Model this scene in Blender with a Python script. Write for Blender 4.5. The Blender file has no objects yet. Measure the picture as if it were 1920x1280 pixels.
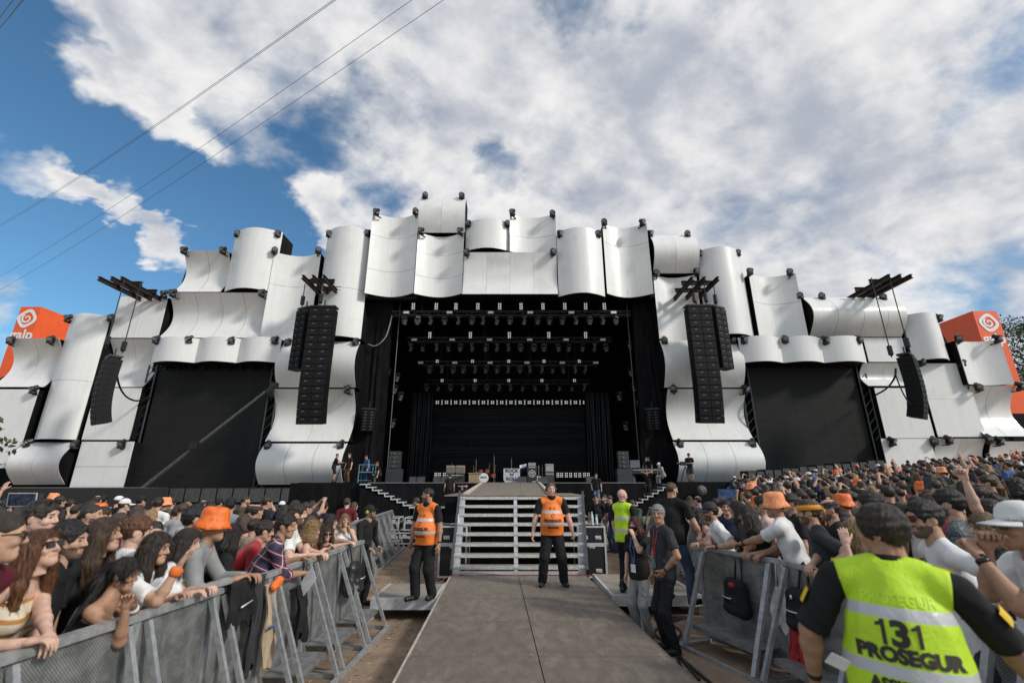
import bpy, math, random
import numpy as np
from mathutils import Vector, Matrix
from mathutils.bvhtree import BVHTree
rnd = random.Random(7)
scene = bpy.context.scene
COL = scene.collection
R = math.radians
# ---------------------------------------------------------------- camera, sky, sun, exposure
H = 2.1                       # eye height above the ground
F = 853.0                     # focal length in pixels of a 1920 wide frame (16 mm lens)
HORIZON = 908.0
PITCH = math.atan((HORIZON - 640) / F)
CP, SP = math.cos(PITCH), math.sin(PITCH)
cam_d = bpy.data.cameras.new('camera'); cam = bpy.data.objects.new('camera', cam_d); COL.objects.link(cam)
cam_d.lens = 16.0; cam_d.sensor_width = 36.0; cam_d.clip_end = 3000; cam_d.clip_start = .05
cam.location = (0, 0, H); cam.rotation_euler = (R(90) + PITCH, 0, 0)
scene.camera = cam
cam_d.dof.use_dof = True; cam_d.dof.focus_distance = 14.0; cam_d.dof.aperture_fstop = 1.4
SUN = Vector((.76, -.42, .58)).normalized()
SUN_EL = math.asin(SUN.z); SUN_AZ = math.atan2(SUN.x, SUN.y)
sun_d = bpy.data.lights.new('sun', 'SUN'); sun = bpy.data.objects.new('sun', sun_d); COL.objects.link(sun)
sun_d.energy = 2.4; sun_d.angle = R(8); sun_d.color = (1, .95, .87)
sun.rotation_euler = (-SUN).to_track_quat('-Z', 'Y').to_euler(); sun.location = (20, -20, 40)
scene.view_settings.view_transform = 'Standard'; scene.view_settings.look = 'None'
scene.view_settings.exposure = 0.12; scene.view_settings.gamma = 1

def ray(px, py):
    u, v = (px - 960) / F, (640 - py) / F
    return Vector((u, CP - v * SP, SP + v * CP))
def at(px, py, Y):            # the point at forward distance Y behind a pixel
    d = ray(px, py); return Vector((0, 0, H)) + d * (Y / d.y)
def att(px, py, t):           # the point at lens depth t
    return Vector((0, 0, H)) + ray(px, py) * t
def on_z(px, py, z):          # the point at height z behind a pixel
    d = ray(px, py); return Vector((0, 0, H)) + d * ((z - H) / d.z)

class NT:                     # tiny node-tree writer
    def __init__(s, tree): s.t = tree; s.n = tree.nodes; s.l = tree.links
    def __call__(s, typ, ins=None, **kw):
        n = s.n.new(typ)
        for k, v in kw.items(): setattr(n, k, v)
        for k, v in (ins or {}).items():
            sock = n.inputs[k]
            if hasattr(v, 'is_output') or isinstance(v, bpy.types.NodeSocket): s.l.new(v, sock)
            else: sock.default_value = v
        return n
    def math(s, op, a, b=0.0, c=0.0, clamp=False):
        n = s('ShaderNodeMath', {0: a, 1: b, 2: c}, operation=op); n.use_clamp = clamp; return n.outputs[0]
    def vec(s, op, a, b=(0, 0, 0), out=0):
        n = s('ShaderNodeVectorMath', {0: a, 1: b}, operation=op); return n.outputs[out]
    def noise(s, v, scale, detail=4, rough=.55, dist=0.0, out=0):
        return s('ShaderNodeTexNoise', {'Vector': v, 'Scale': scale, 'Detail': detail, 'Roughness': rough, 'Distortion': dist}).outputs[out]
    def rng(s, v, a, b, c=0.0, d=1.0, smooth=True):
        n = s('ShaderNodeMapRange', {0: v, 1: a, 2: b, 3: c, 4: d}); n.interpolation_type = 'SMOOTHSTEP' if smooth else 'LINEAR'; return n.outputs[0]
    def mix(s, f, a, b, mode='MIX'):
        n = s('ShaderNodeMix', data_type='RGBA', blend_type=mode)
        for k, v in ((0, f), (6, a), (7, b)):
            if isinstance(v, bpy.types.NodeSocket): s.l.new(v, n.inputs[k])
            else: n.inputs[k].default_value = v if k == 0 else (tuple(v) + (1,))[:4]
        return n.outputs[2]

world = bpy.data.worlds.new('World'); scene.world = world; world.use_nodes = True
W = NT(world.node_tree); W.n.clear()
SKY_STRENGTH = 0.085
sky = W('ShaderNodeTexSky', sky_type='NISHITA'); sky.sun_disc = False
sky.sun_elevation = SUN_EL; sky.sun_rotation = SUN_AZ; sky.air_density = 1.0; sky.dust_density = .6; sky.ozone_density = 2.2
d = W('ShaderNodeTexCoord').outputs['Generated']
dx = W('ShaderNodeSeparateXYZ', {0: d})
hz = W.math('ADD', W.math('MAXIMUM', dx.outputs[2], 0.0), .50)
p = W.vec('SCALE', d); W.l.new(W.math('DIVIDE', 1.0, hz), p.node.inputs['Scale'])
rot = W('ShaderNodeMapping', {'Vector': p, 'Rotation': (0, 0, R(-38)), 'Scale': (1.25, 1.5, 1.0), 'Location': (3.1, 1.7, 0)}).outputs[0]
n1 = W.noise(rot, 2.7, 10, .56, .15)
sh = W.vec('ADD', rot, (.03, -.035, 0))
n1s = W.noise(sh, 2.7, 10, .56, .15)
n2 = W.noise(rot, 6.0, 8, .56, .2)
n3 = W.noise(rot, 1.5, 4, .5, .3)
wv = W.vec('SUBTRACT', W.noise(rot, 3.4, 5, .6, 0, out=1), (.5, .5, .5))
ws = W.vec('SCALE', wv); ws.node.inputs['Scale'].default_value = .34
dw = W.vec('NORMALIZE', W.vec('ADD', d, ws))
bias = None
def blob(px, py, deg, amt):
    global bias
    c = ray(px, py).normalized()
    dt = W.vec('DOT_PRODUCT', dw, tuple(c), out=1)
    m = W.math('MULTIPLY', W.rng(dt, math.cos(R(deg)), math.cos(R(deg * .1))), amt)
    bias = m if bias is None else W.math('ADD', bias, m)
for b in ((350, 500, 17, -.36), (40, 240, 14, -.38), (210, 335, 10, -.22), (20, 540, 13, -.26), (450, 440, 9, -.26), (70, 90, 7, -.16),
          (270, 235, 6.5, .24), (350, 290, 5, .22), (150, 175, 5.5, .20), (210, 70, 9, .16), (0, 330, 5.2, .36), (75, 375, 4.6, .36), (140, 425, 4.4, .34), (205, 370, 5.6, .38), (260, 425, 5.8, .40), (310, 495, 5, .40), (0, 610, 6, .30),
          (1117, 5, 6, -.20), (620, 235, 6, -.14), (725, 370, 5, -.13), (570, 395, 6, .26), (660, 300, 8, .10), (1660, 500, 5, -.08), (1910, 150, 5.5, -.12), (930, 310, 5, -.18), (1760, 540, 4, -.04),
          (1450, 200, 42, .12), (900, 120, 26, .08)): blob(*b)
cov = W.math('ADD', W.math('ADD', W.math('MULTIPLY', n1, .72), W.math('MULTIPLY', n2, .34)), bias)
mask = W.rng(cov, .36, .64)
light = W.math('ADD', W.math('MULTIPLY', W.math('SUBTRACT', n1, n1s), 3.0), W.math('ADD', W.math('MULTIPLY', W.math('SUBTRACT', n2, .5), 1.5), W.math('MULTIPLY', W.math('SUBTRACT', .5, n3), 1.5)))
light = W.math('ADD', light, W.rng(cov, .48, .80, .16, -.16))
t = W.rng(light, -.50, .46)
ccol = W.mix(t, (.40, .435, .505), (.83, .82, .81))
skyc = W.vec('MULTIPLY', sky.outputs[0], (SKY_STRENGTH * .86, SKY_STRENGTH * 1.30, SKY_STRENGTH * 1.42))
col = W.mix(mask, skyc, ccol)
bg = W('ShaderNodeBackground', {'Color': col, 'Strength': 1.0})
out = W('ShaderNodeOutputWorld', {'Surface': bg.outputs[0]})

# ---------------------------------------------------------------- materials
def mat(name, col, rough=.6, metal=0.0, var=.15, vs=6.0, bump=0.0, bs=40.0, stretch=(1, 1, 1), spec=.5, coat=0.0, dirt=None, sheen=0.0, sss=0.0):
    m = bpy.data.materials.new(name); m.use_nodes = True
    T = NT(m.node_tree); T.n.clear()
    co = T('ShaderNodeTexCoord').outputs['Object']
    if stretch != (1, 1, 1): co = T('ShaderNodeMapping', {'Vector': co, 'Scale': stretch}).outputs[0]
    n = T.noise(co, vs, 5, .6)
    a = tuple(c * (1 - var) for c in col); b = tuple(min(1, c * (1 + var)) for c in col)
    c = T.mix(T.rng(n, .3, .7), a, b)
    if dirt:                    # stains with a shape of their own
        dn = T.noise(co, dirt[1], 6, .65, .6)
        c = T.mix(T.math('MULTIPLY', T.rng(dn, dirt[2], dirt[2] + .15), dirt[3]), c, dirt[0])
    bs_ = T('ShaderNodeBsdfPrincipled', {'Base Color': c, 'Roughness': rough, 'Metallic': metal, 'Specular IOR Level': spec, 'Coat Weight': coat, 'Coat Roughness': .15})
    if sheen: bs_.inputs['Sheen Weight'].default_value = sheen
    if sss: bs_.inputs['Subsurface Weight'].default_value = sss; bs_.inputs['Subsurface Radius'].default_value = (.02, .008, .004); bs_.inputs['Subsurface Scale'].default_value = .3
    if bump:
        bn = T.noise(co, bs, 4, .6)
        bp = T('ShaderNodeBump', {'Height': bn, 'Strength': bump, 'Distance': .02})
        T.l.new(bp.outputs[0], bs_.inputs['Normal'])
    T('ShaderNodeOutputMaterial', {'Surface': bs_.outputs[0]})
    m.diffuse_color = (*col, 1)
    return m
_mats = {}
def M(key, *a, **k):
    if key not in _mats: _mats[key] = mat(key, *a, **k)
    return _mats[key]
def emit_mat(name, col, s):
    m = bpy.data.materials.new(name); m.use_nodes = True; T = NT(m.node_tree); T.n.clear()
    e = T('ShaderNodeEmission', {'Color': (*col, 1), 'Strength': s}); T('ShaderNodeOutputMaterial', {'Surface': e.outputs[0]}); return m

def panel_mat():
    m = bpy.data.materials.new('white_panel'); m.use_nodes = True; T = NT(m.node_tree); T.n.clear(); co = T('ShaderNodeTexCoord').outputs['Object']
    x = T('ShaderNodeSeparateXYZ', {0: co})
    st = T.noise(T('ShaderNodeMapping', {'Vector': co, 'Scale': (3.2, 1, .16)}).outputs[0], 1.6, 5, .6); bl = T.noise(co, .7, 5, .6, .4); fine = T.noise(co, 9, 5, .7)
    c = T.mix(T.rng(st, .3, .75), (.82, .81, .785), (.755, .748, .73)); c = T.mix(T.math('MULTIPLY', T.rng(bl, .52, .7), .5), c, (.66, .65, .62)); c = T.mix(T.math('MULTIPLY', T.rng(fine, .62, .72), .25), c, (.60, .59, .56))
    lines = None
    for o_, p_ in ((0, 1.22), (2, 1.5)):
        f_ = T.math('ABSOLUTE', T.math('SUBTRACT', T.math('FRACT', T.math('DIVIDE', T.math('ADD', x.outputs[o_], 50.3), p_)), .5)); l_ = T.math('LESS_THAN', f_, .008); lines = l_ if lines is None else T.math('MAXIMUM', lines, l_)
    c = T.mix(T.math('MULTIPLY', lines, .11), c, (.35, .35, .34))
    bp = T('ShaderNodeBump', {'Height': T.math('ADD', T.math('MULTIPLY', bl, 1.0), T.math('MULTIPLY', st, .5)), 'Strength': .10, 'Distance': .12})
    p_ = T('ShaderNodeBsdfPrincipled', {'Base Color': c, 'Roughness': T.rng(bl, .3, .7, .26, .42), 'Specular IOR Level': .45, 'Coat Weight': .25, 'Coat Roughness': .12, 'Normal': bp.outputs[0]}); T('ShaderNodeOutputMaterial', {'Surface': p_.outputs[0]}); return m
WHITE = panel_mat()
SEAM = M('panel_seam', (.42, .42, .41), .5)
BLACK = M('black_backing', (.008, .008, .009), .8, var=.3, vs=2, spec=.12)
CLOTH_BLACK = M('black_drape', (.008, .008, .009), .85, spec=.12, var=.4, vs=3, bump=.5, bs=9, stretch=(1, 1, .25))
BMETAL = M('black_metal', (.018, .018, .02), .42, .3, var=.3)
STEEL = M('galvanised_steel', (.38, .392, .395), .45, .45, var=.22, vs=14, bump=.08, bs=90, dirt=((.2, .19, .18), 5, .55, .5))
ALU = M('aluminium', (.66, .67, .675), .42, .35, var=.12, vs=20, dirt=((.3, .29, .27), 8, .55, .5))
RUST = M('rusty_beam', (.040, .027, .021), .7, .2, var=.5, vs=9, spec=.2)
PLASTIC = M('black_plastic', (.016, .016, .018), .38, var=.2)
GREYLENS = M('lamp_glass', (.30, .31, .33), .12, var=.3, vs=30, spec=.8)
ORANGE_SIGN = M('orange_sign', (.86, .105, .012), .45, var=.05, vs=1.5)
SIGN_WHITE = M('sign_white', (.82, .81, .79), .5, var=.03)
SCREEN = M('led_screen', (.019, .019, .0185), .6, var=.10, vs=.5, spec=.15)

# ---------------------------------------------------------------- mesh helpers
class MB:
    def __init__(s): s.v = []; s.f = []; s.m = []
    def add(s, vs, fs, mi=0):
        o = len(s.v); s.v += [tuple(v) for v in vs]; s.f += [tuple(i + o for i in f) for f in fs]; s.m += [mi] * len(fs); return s
    def box(s, c, size, mi=0, rot=None):
        hx, hy, hz = (a / 2 for a in size); c = Vector(c)
        vs = [Vector((x, y, z)) for x in (-hx, hx) for y in (-hy, hy) for z in (-hz, hz)]
        if rot is not None: vs = [rot @ v for v in vs]
        return s.add([v + c for v in vs], [(0, 1, 3, 2), (4, 6, 7, 5), (0, 4, 5, 1), (2, 3, 7, 6), (0, 2, 6, 4), (1, 5, 7, 3)], mi)
    def bbox(s, a, b, mi=0): return s.box([(a[i] + b[i]) / 2 for i in range(3)], [abs(a[i] - b[i]) for i in range(3)], mi)
    def beam(s, a, b, w, h, mi=0, up=(0, 0, 1)):
        a, b = Vector(a), Vector(b); d = b - a; L = d.length
        if L < 1e-6: return s
        y = d / L; u = Vector(up)
        if abs(y.dot(u)) > .98: u = Vector((0, 1, 0))
        x = y.cross(u).normalized(); z = x.cross(y)
        return s.box((a + b) / 2, (w, L, h), mi, Matrix((x, y, z)).transposed())
    def tube(s, pts, r, n=8, mi=0, cap=True):
        pts = [Vector(p_) for p_ in pts]; rings = []; prev = None
        rs = r if isinstance(r, (list, tuple)) else [r] * len(pts)
        for i, p_ in enumerate(pts):
            tdir = (pts[min(i + 1, len(pts) - 1)] - pts[max(i - 1, 0)]).normalized()
            if prev is None:
                u = Vector((0, 0, 1)) if abs(tdir.z) < .9 else Vector((1, 0, 0))
                x = tdir.cross(u).normalized()
            else: x = (prev - tdir * prev.dot(tdir)).normalized()
            prev = x; y = tdir.cross(x)
            rings.append([p_ + (x * math.cos(a) + y * math.sin(a)) * rs[i] for a in [k * 2 * math.pi / n for k in range(n)]])
        vs = [v for rg in rings for v in rg]; fs = []
        for i in range(len(pts) - 1):
            for k in range(n): fs.append((i * n + k, i * n + (k + 1) % n, (i + 1) * n + (k + 1) % n, (i + 1) * n + k))
        if cap: fs.append(tuple(range(n))[::-1]); fs.append(tuple((len(pts) - 1) * n + k for k in range(n)))
        return s.add(vs, fs, mi)
    def lathe(s, prof, c=(0, 0, 0), n=16, mi=0, rot=None, sx=1, sy=1):
        vs = []; fs = []; c = Vector(c)
        for r, z in prof:
            for k in range(n):
                a = 2 * math.pi * k / n; v = Vector((r * math.cos(a) * sx, r * math.sin(a) * sy, z))
                vs.append((rot @ v if rot is not None else v) + c)
        for i in range(len(prof) - 1):
            for k in range(n): fs.append((i * n + k, i * n + (k + 1) % n, (i + 1) * n + (k + 1) % n, (i + 1) * n + k))
        if prof[0][0] > 1e-4: fs.append(tuple(range(n))[::-1])
        if prof[-1][0] > 1e-4: fs.append(tuple((len(prof) - 1) * n + k for k in range(n)))
        return s.add(vs, fs, mi)
    def prism(s, poly, y0, y1, mi=0):        # polygon in (x,z) pushed along y
        n = len(poly)
        vs = [(x, y0, z) for x, z in poly] + [(x, y1, z) for x, z in poly]
        fs = [tuple(range(n)), tuple(range(2 * n - 1, n - 1, -1))] + [(i, i + n, (i + 1) % n + n, (i + 1) % n) for i in range(n)]
        return s.add(vs, fs, mi)
    def build(s, name, mats, parent=None, smooth=False, loc=None, rz=0.0):
        me = bpy.data.meshes.new(name); me.from_pydata(s.v, [], s.f)
        for m in (mats if isinstance(mats, (list, tuple)) else [mats]): me.materials.append(m)
        if any(s.m): me.polygons.foreach_set('material_index', s.m)
        me.polygons.foreach_set('use_smooth', [smooth] * len(s.f)); me.update()
        o = bpy.data.objects.new(name, me); COL.objects.link(o)
        if parent is not None: o.parent = parent
        if loc is not None: o.location = loc
        o.rotation_euler.z = rz
        return o
def tag(o, label, cat, group=None, kind=None):
    if label: o['label'] = label
    if cat: o['category'] = cat
    if group: o['group'] = group
    if kind: o['kind'] = kind
    return o
def empty(name, loc=(0, 0, 0), label=None, cat=None, group=None, rot=None):
    o = bpy.data.objects.new(name, None); COL.objects.link(o); o.location = loc; o.empty_display_size = .2
    if rot is not None: o.rotation_euler = rot
    if label: tag(o, label, cat, group)
    return o
def dup(src, loc=None, rot=None, label=None, group=None, scale=None):
    c = src.copy(); COL.objects.link(c)
    if loc is not None: c.location = loc
    if rot is not None: c.rotation_euler = rot
    if scale is not None: c.scale = (scale,) * 3
    if label: c['label'] = label
    if group: c['group'] = group
    def rec(a, b):
        for ch in KIDS.get(a.name, None) or [x for x in a.children]:
            k = ch.copy(); COL.objects.link(k); k.parent = b; rec(ch, k)
    rec(src, c); return c
KIDS = {}
def text_mb(txt, size, mb=None, mi=0, depth=0.0, bold=0.0, squash=1.0):
    cu = bpy.data.curves.new('t', 'FONT'); cu.body = txt; cu.size = size; cu.align_x = 'CENTER'; cu.align_y = 'CENTER'; cu.offset = bold; cu.extrude = depth; cu.resolution_u = 3
    o = bpy.data.objects.new('t', cu); COL.objects.link(o); bpy.context.view_layer.update()
    me = bpy.data.meshes.new_from_object(o.evaluated_get(bpy.context.evaluated_depsgraph_get()))
    vs = [v.co.copy() for v in me.vertices]; fs = [tuple(p_.vertices) for p_ in me.polygons]
    bpy.data.objects.remove(o); bpy.data.curves.remove(cu); bpy.data.meshes.remove(me)
    for v in vs: v.x *= squash
    return vs, fs
# ---------------------------------------------------------------- ground
def terrain(x, y):
    a = max(0.0, x - 3.6); b = max(0.0, 1 - abs(y - 14) / 40)
    return min(2.6, a * .085) * min(1, b * 1.6)
mb = MB()
xs = [-600, -200, -80] + [i * 2.0 for i in range(-30, 41)] + [120, 250, 600]
ys = [-60, -20] + [i * 2.0 for i in range(-4, 41)] + [120, 250, 600]
vs = [(x, y, terrain(x, y)) for y in ys for x in xs]; nx = len(xs)
mb.add(vs, [(j * nx + i, j * nx + i + 1, (j + 1) * nx + i + 1, (j + 1) * nx + i) for j in range(len(ys) - 1) for i in range(nx - 1)])
DIRT = M('packed_dirt', (.245, .172, .118), .95, var=.28, vs=1.6, bump=.6, bs=30, dirt=((.30, .235, .15), 9, .58, .55))
tag(mb.build('ground', DIRT, smooth=True), None, None, kind='structure')

# ---------------------------------------------------------------- the facade of curved panels
YF = 33.0
def make_panel(desc, q, typ='F', amp=.8, off=0.0, hs=(), vsm=(), side=1.0):
    (x1, y1), (x2, y2), (x3, y3), (x4, y4) = q          # TL TR BR BL in the photograph
    Yp = YF - off
    tl, tr, br, bl = at(x1, y1, Yp), at(x2, y2, Yp), at(x3, y3, Yp), at(x4, y4, Yp)
    xl, xr = (tl.x + bl.x) / 2, (tr.x + br.x) / 2; zt, zb = (tl.z + tr.z) / 2, (bl.z + br.z) / 2
    w, h = xr - xl, zt - zb; cx = (xl + xr) / 2
    def cols(n, seams, L):
        c = {i / n: 0 for i in range(n + 1)}
        e = .022 / L
        for s_ in seams: c[s_ - e] = 1; c[s_ + e] = 0
        ks = sorted(c)
        ks = [k for i, k in enumerate(ks) if not (i and k - ks[i - 1] < e * .5)]
        return ks, [c.get(k, 0) for k in ks]
    us, um = cols(14 if typ[0] in 'V' else 4, vsm, w); vv, vm = cols(14 if typ[0] in 'HS' else 4, hs, h)
    def dep(u, v):
        if typ == 'V+': return -amp * math.sin(math.pi * u)
        if typ == 'V-': return amp * math.sin(math.pi * u)
        if typ == 'H+': return -amp * math.sin(math.pi * v)
        if typ == 'H-': return amp * math.sin(math.pi * v)
        if typ == 'S': return amp * .6 * math.sin(2 * math.pi * v)
        return 0.0
    root = empty('facade_shell', (cx, Yp, zb), 'white ' + desc, 'facade panel', 'curved white panels of the stage facade')
    P3 = lambda u, v, dy=0.0, ins=0.0: ((u - .5) * (w - 2 * ins), dep(u, v) + dy, ins + v * (h - 2 * ins))
    m = MB(); nu, nv = len(us), len(vv); wob = [rnd.uniform(-.006, .006) for _ in range(nu * nv)]
    m.v = [tuple(np.array(P3(u, v)) + np.array((0, wob[j * nu + i] if 0 < i < nu - 1 and 0 < j < nv - 1 else 0, 0))) for j, v in enumerate(vv) for i, u in enumerate(us)]
    for j in range(nv - 1):
        for i in range(nu - 1):
            m.f.append((j * nu + i, j * nu + i + 1, (j + 1) * nu + i + 1, (j + 1) * nu + i)); m.m.append(1 if um[i] or vm[j] else 0)
    loop = [(u, 0) for u in us] + [(1, v) for v in vv[1:]] + [(u, 1) for u in us[::-1][1:]] + [(0, v) for v in vv[::-1][1:-1]]
    n = len(loop)
    m.add([P3(*l) for l in loop] + [P3(*l, .05) for l in loop], [((i + 1) % n, i, i + n, (i + 1) % n + n) for i in range(n)])
    m.build('skin', [WHITE, SEAM], root, smooth=True)
    b = MB(); dmax = amp + side
    lf = [P3(*l, .04, .03) for l in loop]; lb = [(x, dmax + .12, z) for x, y, z in lf]
    b.add(lf + lb, [((i + 1) % n, i, i + n, (i + 1) % n + n) for i in range(n)] + [tuple(range(n, 2 * n))[::-1]])
    b.build('backing_box', BLACK, root)
    me_pts = [((x1, y1), (x2, y2)), Yp - .05]
    return root
PANELS = [
 ('flared panel at the far left frame edge below the orange sign', ((20,634),(112,634),(80,725),(-20,725)), 'H-', .9, .5, (), (.5,)),
 ('flat panel at the far left edge under the flared panel', ((-5,729),(72,730),(27,877),(-60,877)), 'F', .1, .5, (), ()),
 ('tall bulging panel right of the left orange sign', ((137,594),(208,592),(143,824),(62,824)), 'V+', .7, .3, (.45,), ()),
 ('barrel panel at ground level in the lower left corner', ((55,830),(148,828),(118,908),(20,908)), 'H+', .9, .3, (), (.5,)),
 ('flat panel behind the outer left speaker beams', ((228,554),(314,558),(297,633),(205,633)), 'F', .15, .1, (), (.5,)),
 ('scooped panel behind the outer left hanging speakers', ((207,635),(291,635),(266,725),(180,725)), 'H-', .9, 0, (), (.5,)),
 ('flat panel under the outer left hanging speakers', ((190,727),(268,727),(240,824),(143,824)), 'F', .15, .2, (), ()),
 ('flat ground level panel just left of the left screen', ((154,827),(253,828),(229,916),(131,912)), 'F', .2, .4, (.45,), ()),
 ('wide scooped panel above the left screen header', ((318,548),(498,549),(485,633),(297,633)), 'H-', .95, .5, (), (.26,.52,.76)),
 ('scooped square panel topping the left wing', ((344,470),(430,470),(411,547),(327,547)), 'H-', .8, .2, (), (.52,)),
 ('tall bulging panel between the left wing top and the inner towers', ((443,433),(530,439),(511,547),(422,547)), 'V+', .8, .2, (), ()),
 ('tall hollow panel behind the inner left speaker tower', ((515,475),(603,471),(578,633),(487,633)), 'V-', .7, .45, (.62,), ()),
 ('tall bulging panel rising left of the stage mouth', ((614,433),(695,433),(679,635),(590,635)), 'V+', .8, .2, (.42,), ()),
 ('first and leftmost scallop of the left screen header', ((292,635),(371,635),(369,680),(286,680)), 'V+', .55, .9, (), ()),
 ('middle scallop of the left screen header', ((371.5,635),(449,635),(447,680),(369.5,680)), 'V+', .55, .9, (), ()),
 ('right scallop of the left screen header', ((449.5,635),(527,635),(522,680),(447.5,680)), 'V+', .55, .9, (), ()),
 ('barrel panel behind the inner left speaker tower base', ((532,642),(675,639),(667,726),(519,726)), 'H+', .75, .3, (), (.55,)),
 ('scooped panel below the inner left speaker tower', ((515,729),(665,729),(651,827),(494,827)), 'H-', .85, .3, (), (.5,)),
 ('barrel panel behind the two camera men left of the stage', ((500,831),(653,831),(642,908),(482,908)), 'H+', .8, .3, (), (.33,.66)),
 ('tall hollow panel at the top left corner of the stage mouth', ((699,398),(785,399),(775,549),(684,549)), 'V-', .8, .9, (.3,.72), ()),
 ('small barrel panel at the very top of the facade', ((788,370),(874,369),(872,436),(786,436)), 'H+', .5, .6, (), (.5,)),
 ('hollow panel under the topmost panel', ((784,435),(870,436),(866,550),(776,550)), 'V-', .75, 1.0, (.3,.68), ()),
 ('short bulging panel right of the topmost panel', ((874,418),(955,417),(955,471),(873,471)), 'V+', .6, .5, (), ()),
 ('short hollow panel standing above the wide middle panel', ((956,401),(1042,401),(1043,471),(956,471)), 'V-', .6, .8, (.45,), ()),
 ('wide smooth panel over the middle of the stage mouth', ((870,473),(1043,473),(1047,551),(866,551)), 'H-', .35, 1.1, (), (.25,.5,.75)),
 ('bulging panel right of the wide middle panel', ((1044,436),(1127,435),(1134,556),(1047,556)), 'V+', .8, .9, (), ()),
 ('tall hollow panel at the top right corner of the stage mouth', ((1129,416),(1211,420),(1227,550),(1139,550)), 'V-', .8, .9, (.72,), ()),
 ('barrel panel above the inner right speaker tower', ((1217,441),(1300,441),(1306,513),(1224,511)), 'H+', .9, .3, (), (.5,)),
 ('hollow panel behind the inner right speaker beams', ((1224,515),(1304,515),(1322,635),(1237,635)), 'V-', .6, .4, (), ()),
 ('tall bulging panel right of the inner right speaker beams', ((1307,473),(1387,471),(1414,632),(1324,632)), 'V+', .9, .2, (), ()),
 ('tall hollow panel with a black left side above the right screen', ((1403,513),(1490,511),(1517,632),(1425,632)), 'V-', .7, .5, (.55,), ()),
 ('long barrel panel under the outer right speaker beams', ((1502,555),(1674,560),(1687,631),(1518,631)), 'H+', 1.0, .2, (), (.26,.54,.8)),
 ('left scallop of the right screen header', ((1385,633),(1463,633),(1467,680),(1389,680)), 'V+', .55, .9, (), ()),
 ('middle scallop of the right screen header', ((1463.5,633),(1538,633),(1544,680),(1467.5,680)), 'V+', .55, .9, (), ()),
 ('last and rightmost scallop of the right screen header', ((1538.5,633),(1617,633),(1622,680),(1544.5,680)), 'V+', .55, .9, (), ()),
 ('flat panel below the long barrel panel', ((1617,633),(1692,633),(1702,678),(1630,678)), 'F', .1, .1, (), ()),
 ('scooped panel behind the outer right hanging speakers', ((1612,680),(1702,680),(1722,723),(1635,723)), 'H-', .6, .3, (), (.5,)),
 ('flat panel under the outer right hanging speakers', ((1638,727),(1724,727),(1757,821),(1663,821)), 'F', .15, .2, (), ()),
 ('bulging panel between the outer right speakers and orange sign', ((1694,591),(1757,593),(1780,677),(1708,676)), 'V+', .8, .3, (), ()),
 ('large flat panel right of the outer right hanging speakers', ((1721,681),(1805,681),(1850,818),(1759,819)), 'F', .15, .2, (.5,), ()),
 ('hollow panel in front of the right orange sign', ((1790,638),(1874,636),(1902,719),(1818,720)), 'V-', .5, .7, (), ()),
 ('glossy scooped panel at the far right edge', ((1819,723),(1903,723),(1938,817),(1850,818)), 'H-', .9, .5, (), (.45,)),
 ('low flat panel just right of the right screen', ((1651,823),(1742,821),(1768,905),(1672,905)), 'F', .2, .4, (), ()),
 ('low scooped panel behind the raised right crowd', ((1755,822),(1847,821),(1876,905),(1784,905)), 'H-', .7, .4, (), (.5,)),
 ('last low panel at the far right frame edge', ((1857,828),(1945,826),(1975,905),(1886,905)), 'H-', .5, .5, (), ()),
 ('barrel panel behind the inner right speaker tower base', ((1235,639),(1382,637),(1392,726),(1247,726)), 'H+', .75, .3, (), (.4,)),
 ('scooped panel below the inner right speaker tower', ((1250,729),(1396,729),(1416,824),(1264,824)), 'H-', .85, .3, (), (.5,)),
 ('barrel panel behind the lone camera man right of the stage', ((1260,828),(1416,828),(1431,903),(1271,903)), 'H+', .8, .3, (), (.33,.66)),
]
for pn in PANELS: make_panel(*pn)

# panel lamps: a moving spotlight on a small bracket at the panel corners
def lamp_proto():
    root = empty('facade_spotlight', (0, 0, 0), 'spotlight', 'spotlight', 'black spotlights along the panel tops')
    b = MB(); b.box((0, .25, -.05), (.10, .5, .07)); b.lathe([(.20, 0), (.24, .03), (.24, .15), (.18, .19)], (0, 0, -.02), 10); b.build('base', BMETAL, root)
    y = MB(); y.beam((-.2, 0, .15), (-.2, 0, .42), .06, .10); y.beam((.2, 0, .15), (.2, 0, .42), .06, .10); y.box((0, 0, .17), (.46, .1, .05)); y.build('yoke', BMETAL, root)
    hd = MB(); rt = Matrix.Rotation(R(125), 3, 'X')
    hd.lathe([(.10, -.26), (.16, -.22), (.17, .05), (.205, .12), (.205, .24), (.17, .25)], (0, 0, .40), 12, rot=rt); hdo = hd.build('head', PLASTIC, root, smooth=False)
    ln = MB(); ln.lathe([(.0, .262), (.17, .255)], (0, 0, .40), 12, rot=rt); ln.build('lens', GREYLENS, hdo)
    return root
LAMPS = [(128,596),(208,595),(345,468),(418,468),(445,437),(521,437),(515,468),(597,468),(617,437),(690,436),(706,396),(779,395),(797,365),(866,366),(790,432),(863,432),(878,418),(951,418),(961,397),(1036,399),(875,472),(1037,471),(1050,437),(1122,437),(1133,415),(1204,416),(1219,437),(1289,437),(1231,511),(1306,508),(1311,473),(1383,473),(1406,508),(1481,509),(1500,553),(1541,554),(1656,556),(1687,595),(1760,595),(1395,636),(1472,635),(1548,637),(1610,636),(1246,637),(1374,637),(1263,728),(1398,729),(1275,831),(1411,830),(1798,634),(1870,634),(1803,679),(1728,677),(1835,725),(1912,723),(1673,827),(1752,826),(1779,824),(1855,822),(1874,826),(20,637),(95,636),(63,730),(52,831),(140,833),(228,832),(308,550),(324,548),(293,636),(355,636),(434,638),(516,637),(491,548),(540,641),(667,640),(507,735),(651,729),(502,834),(639,833)]
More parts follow.
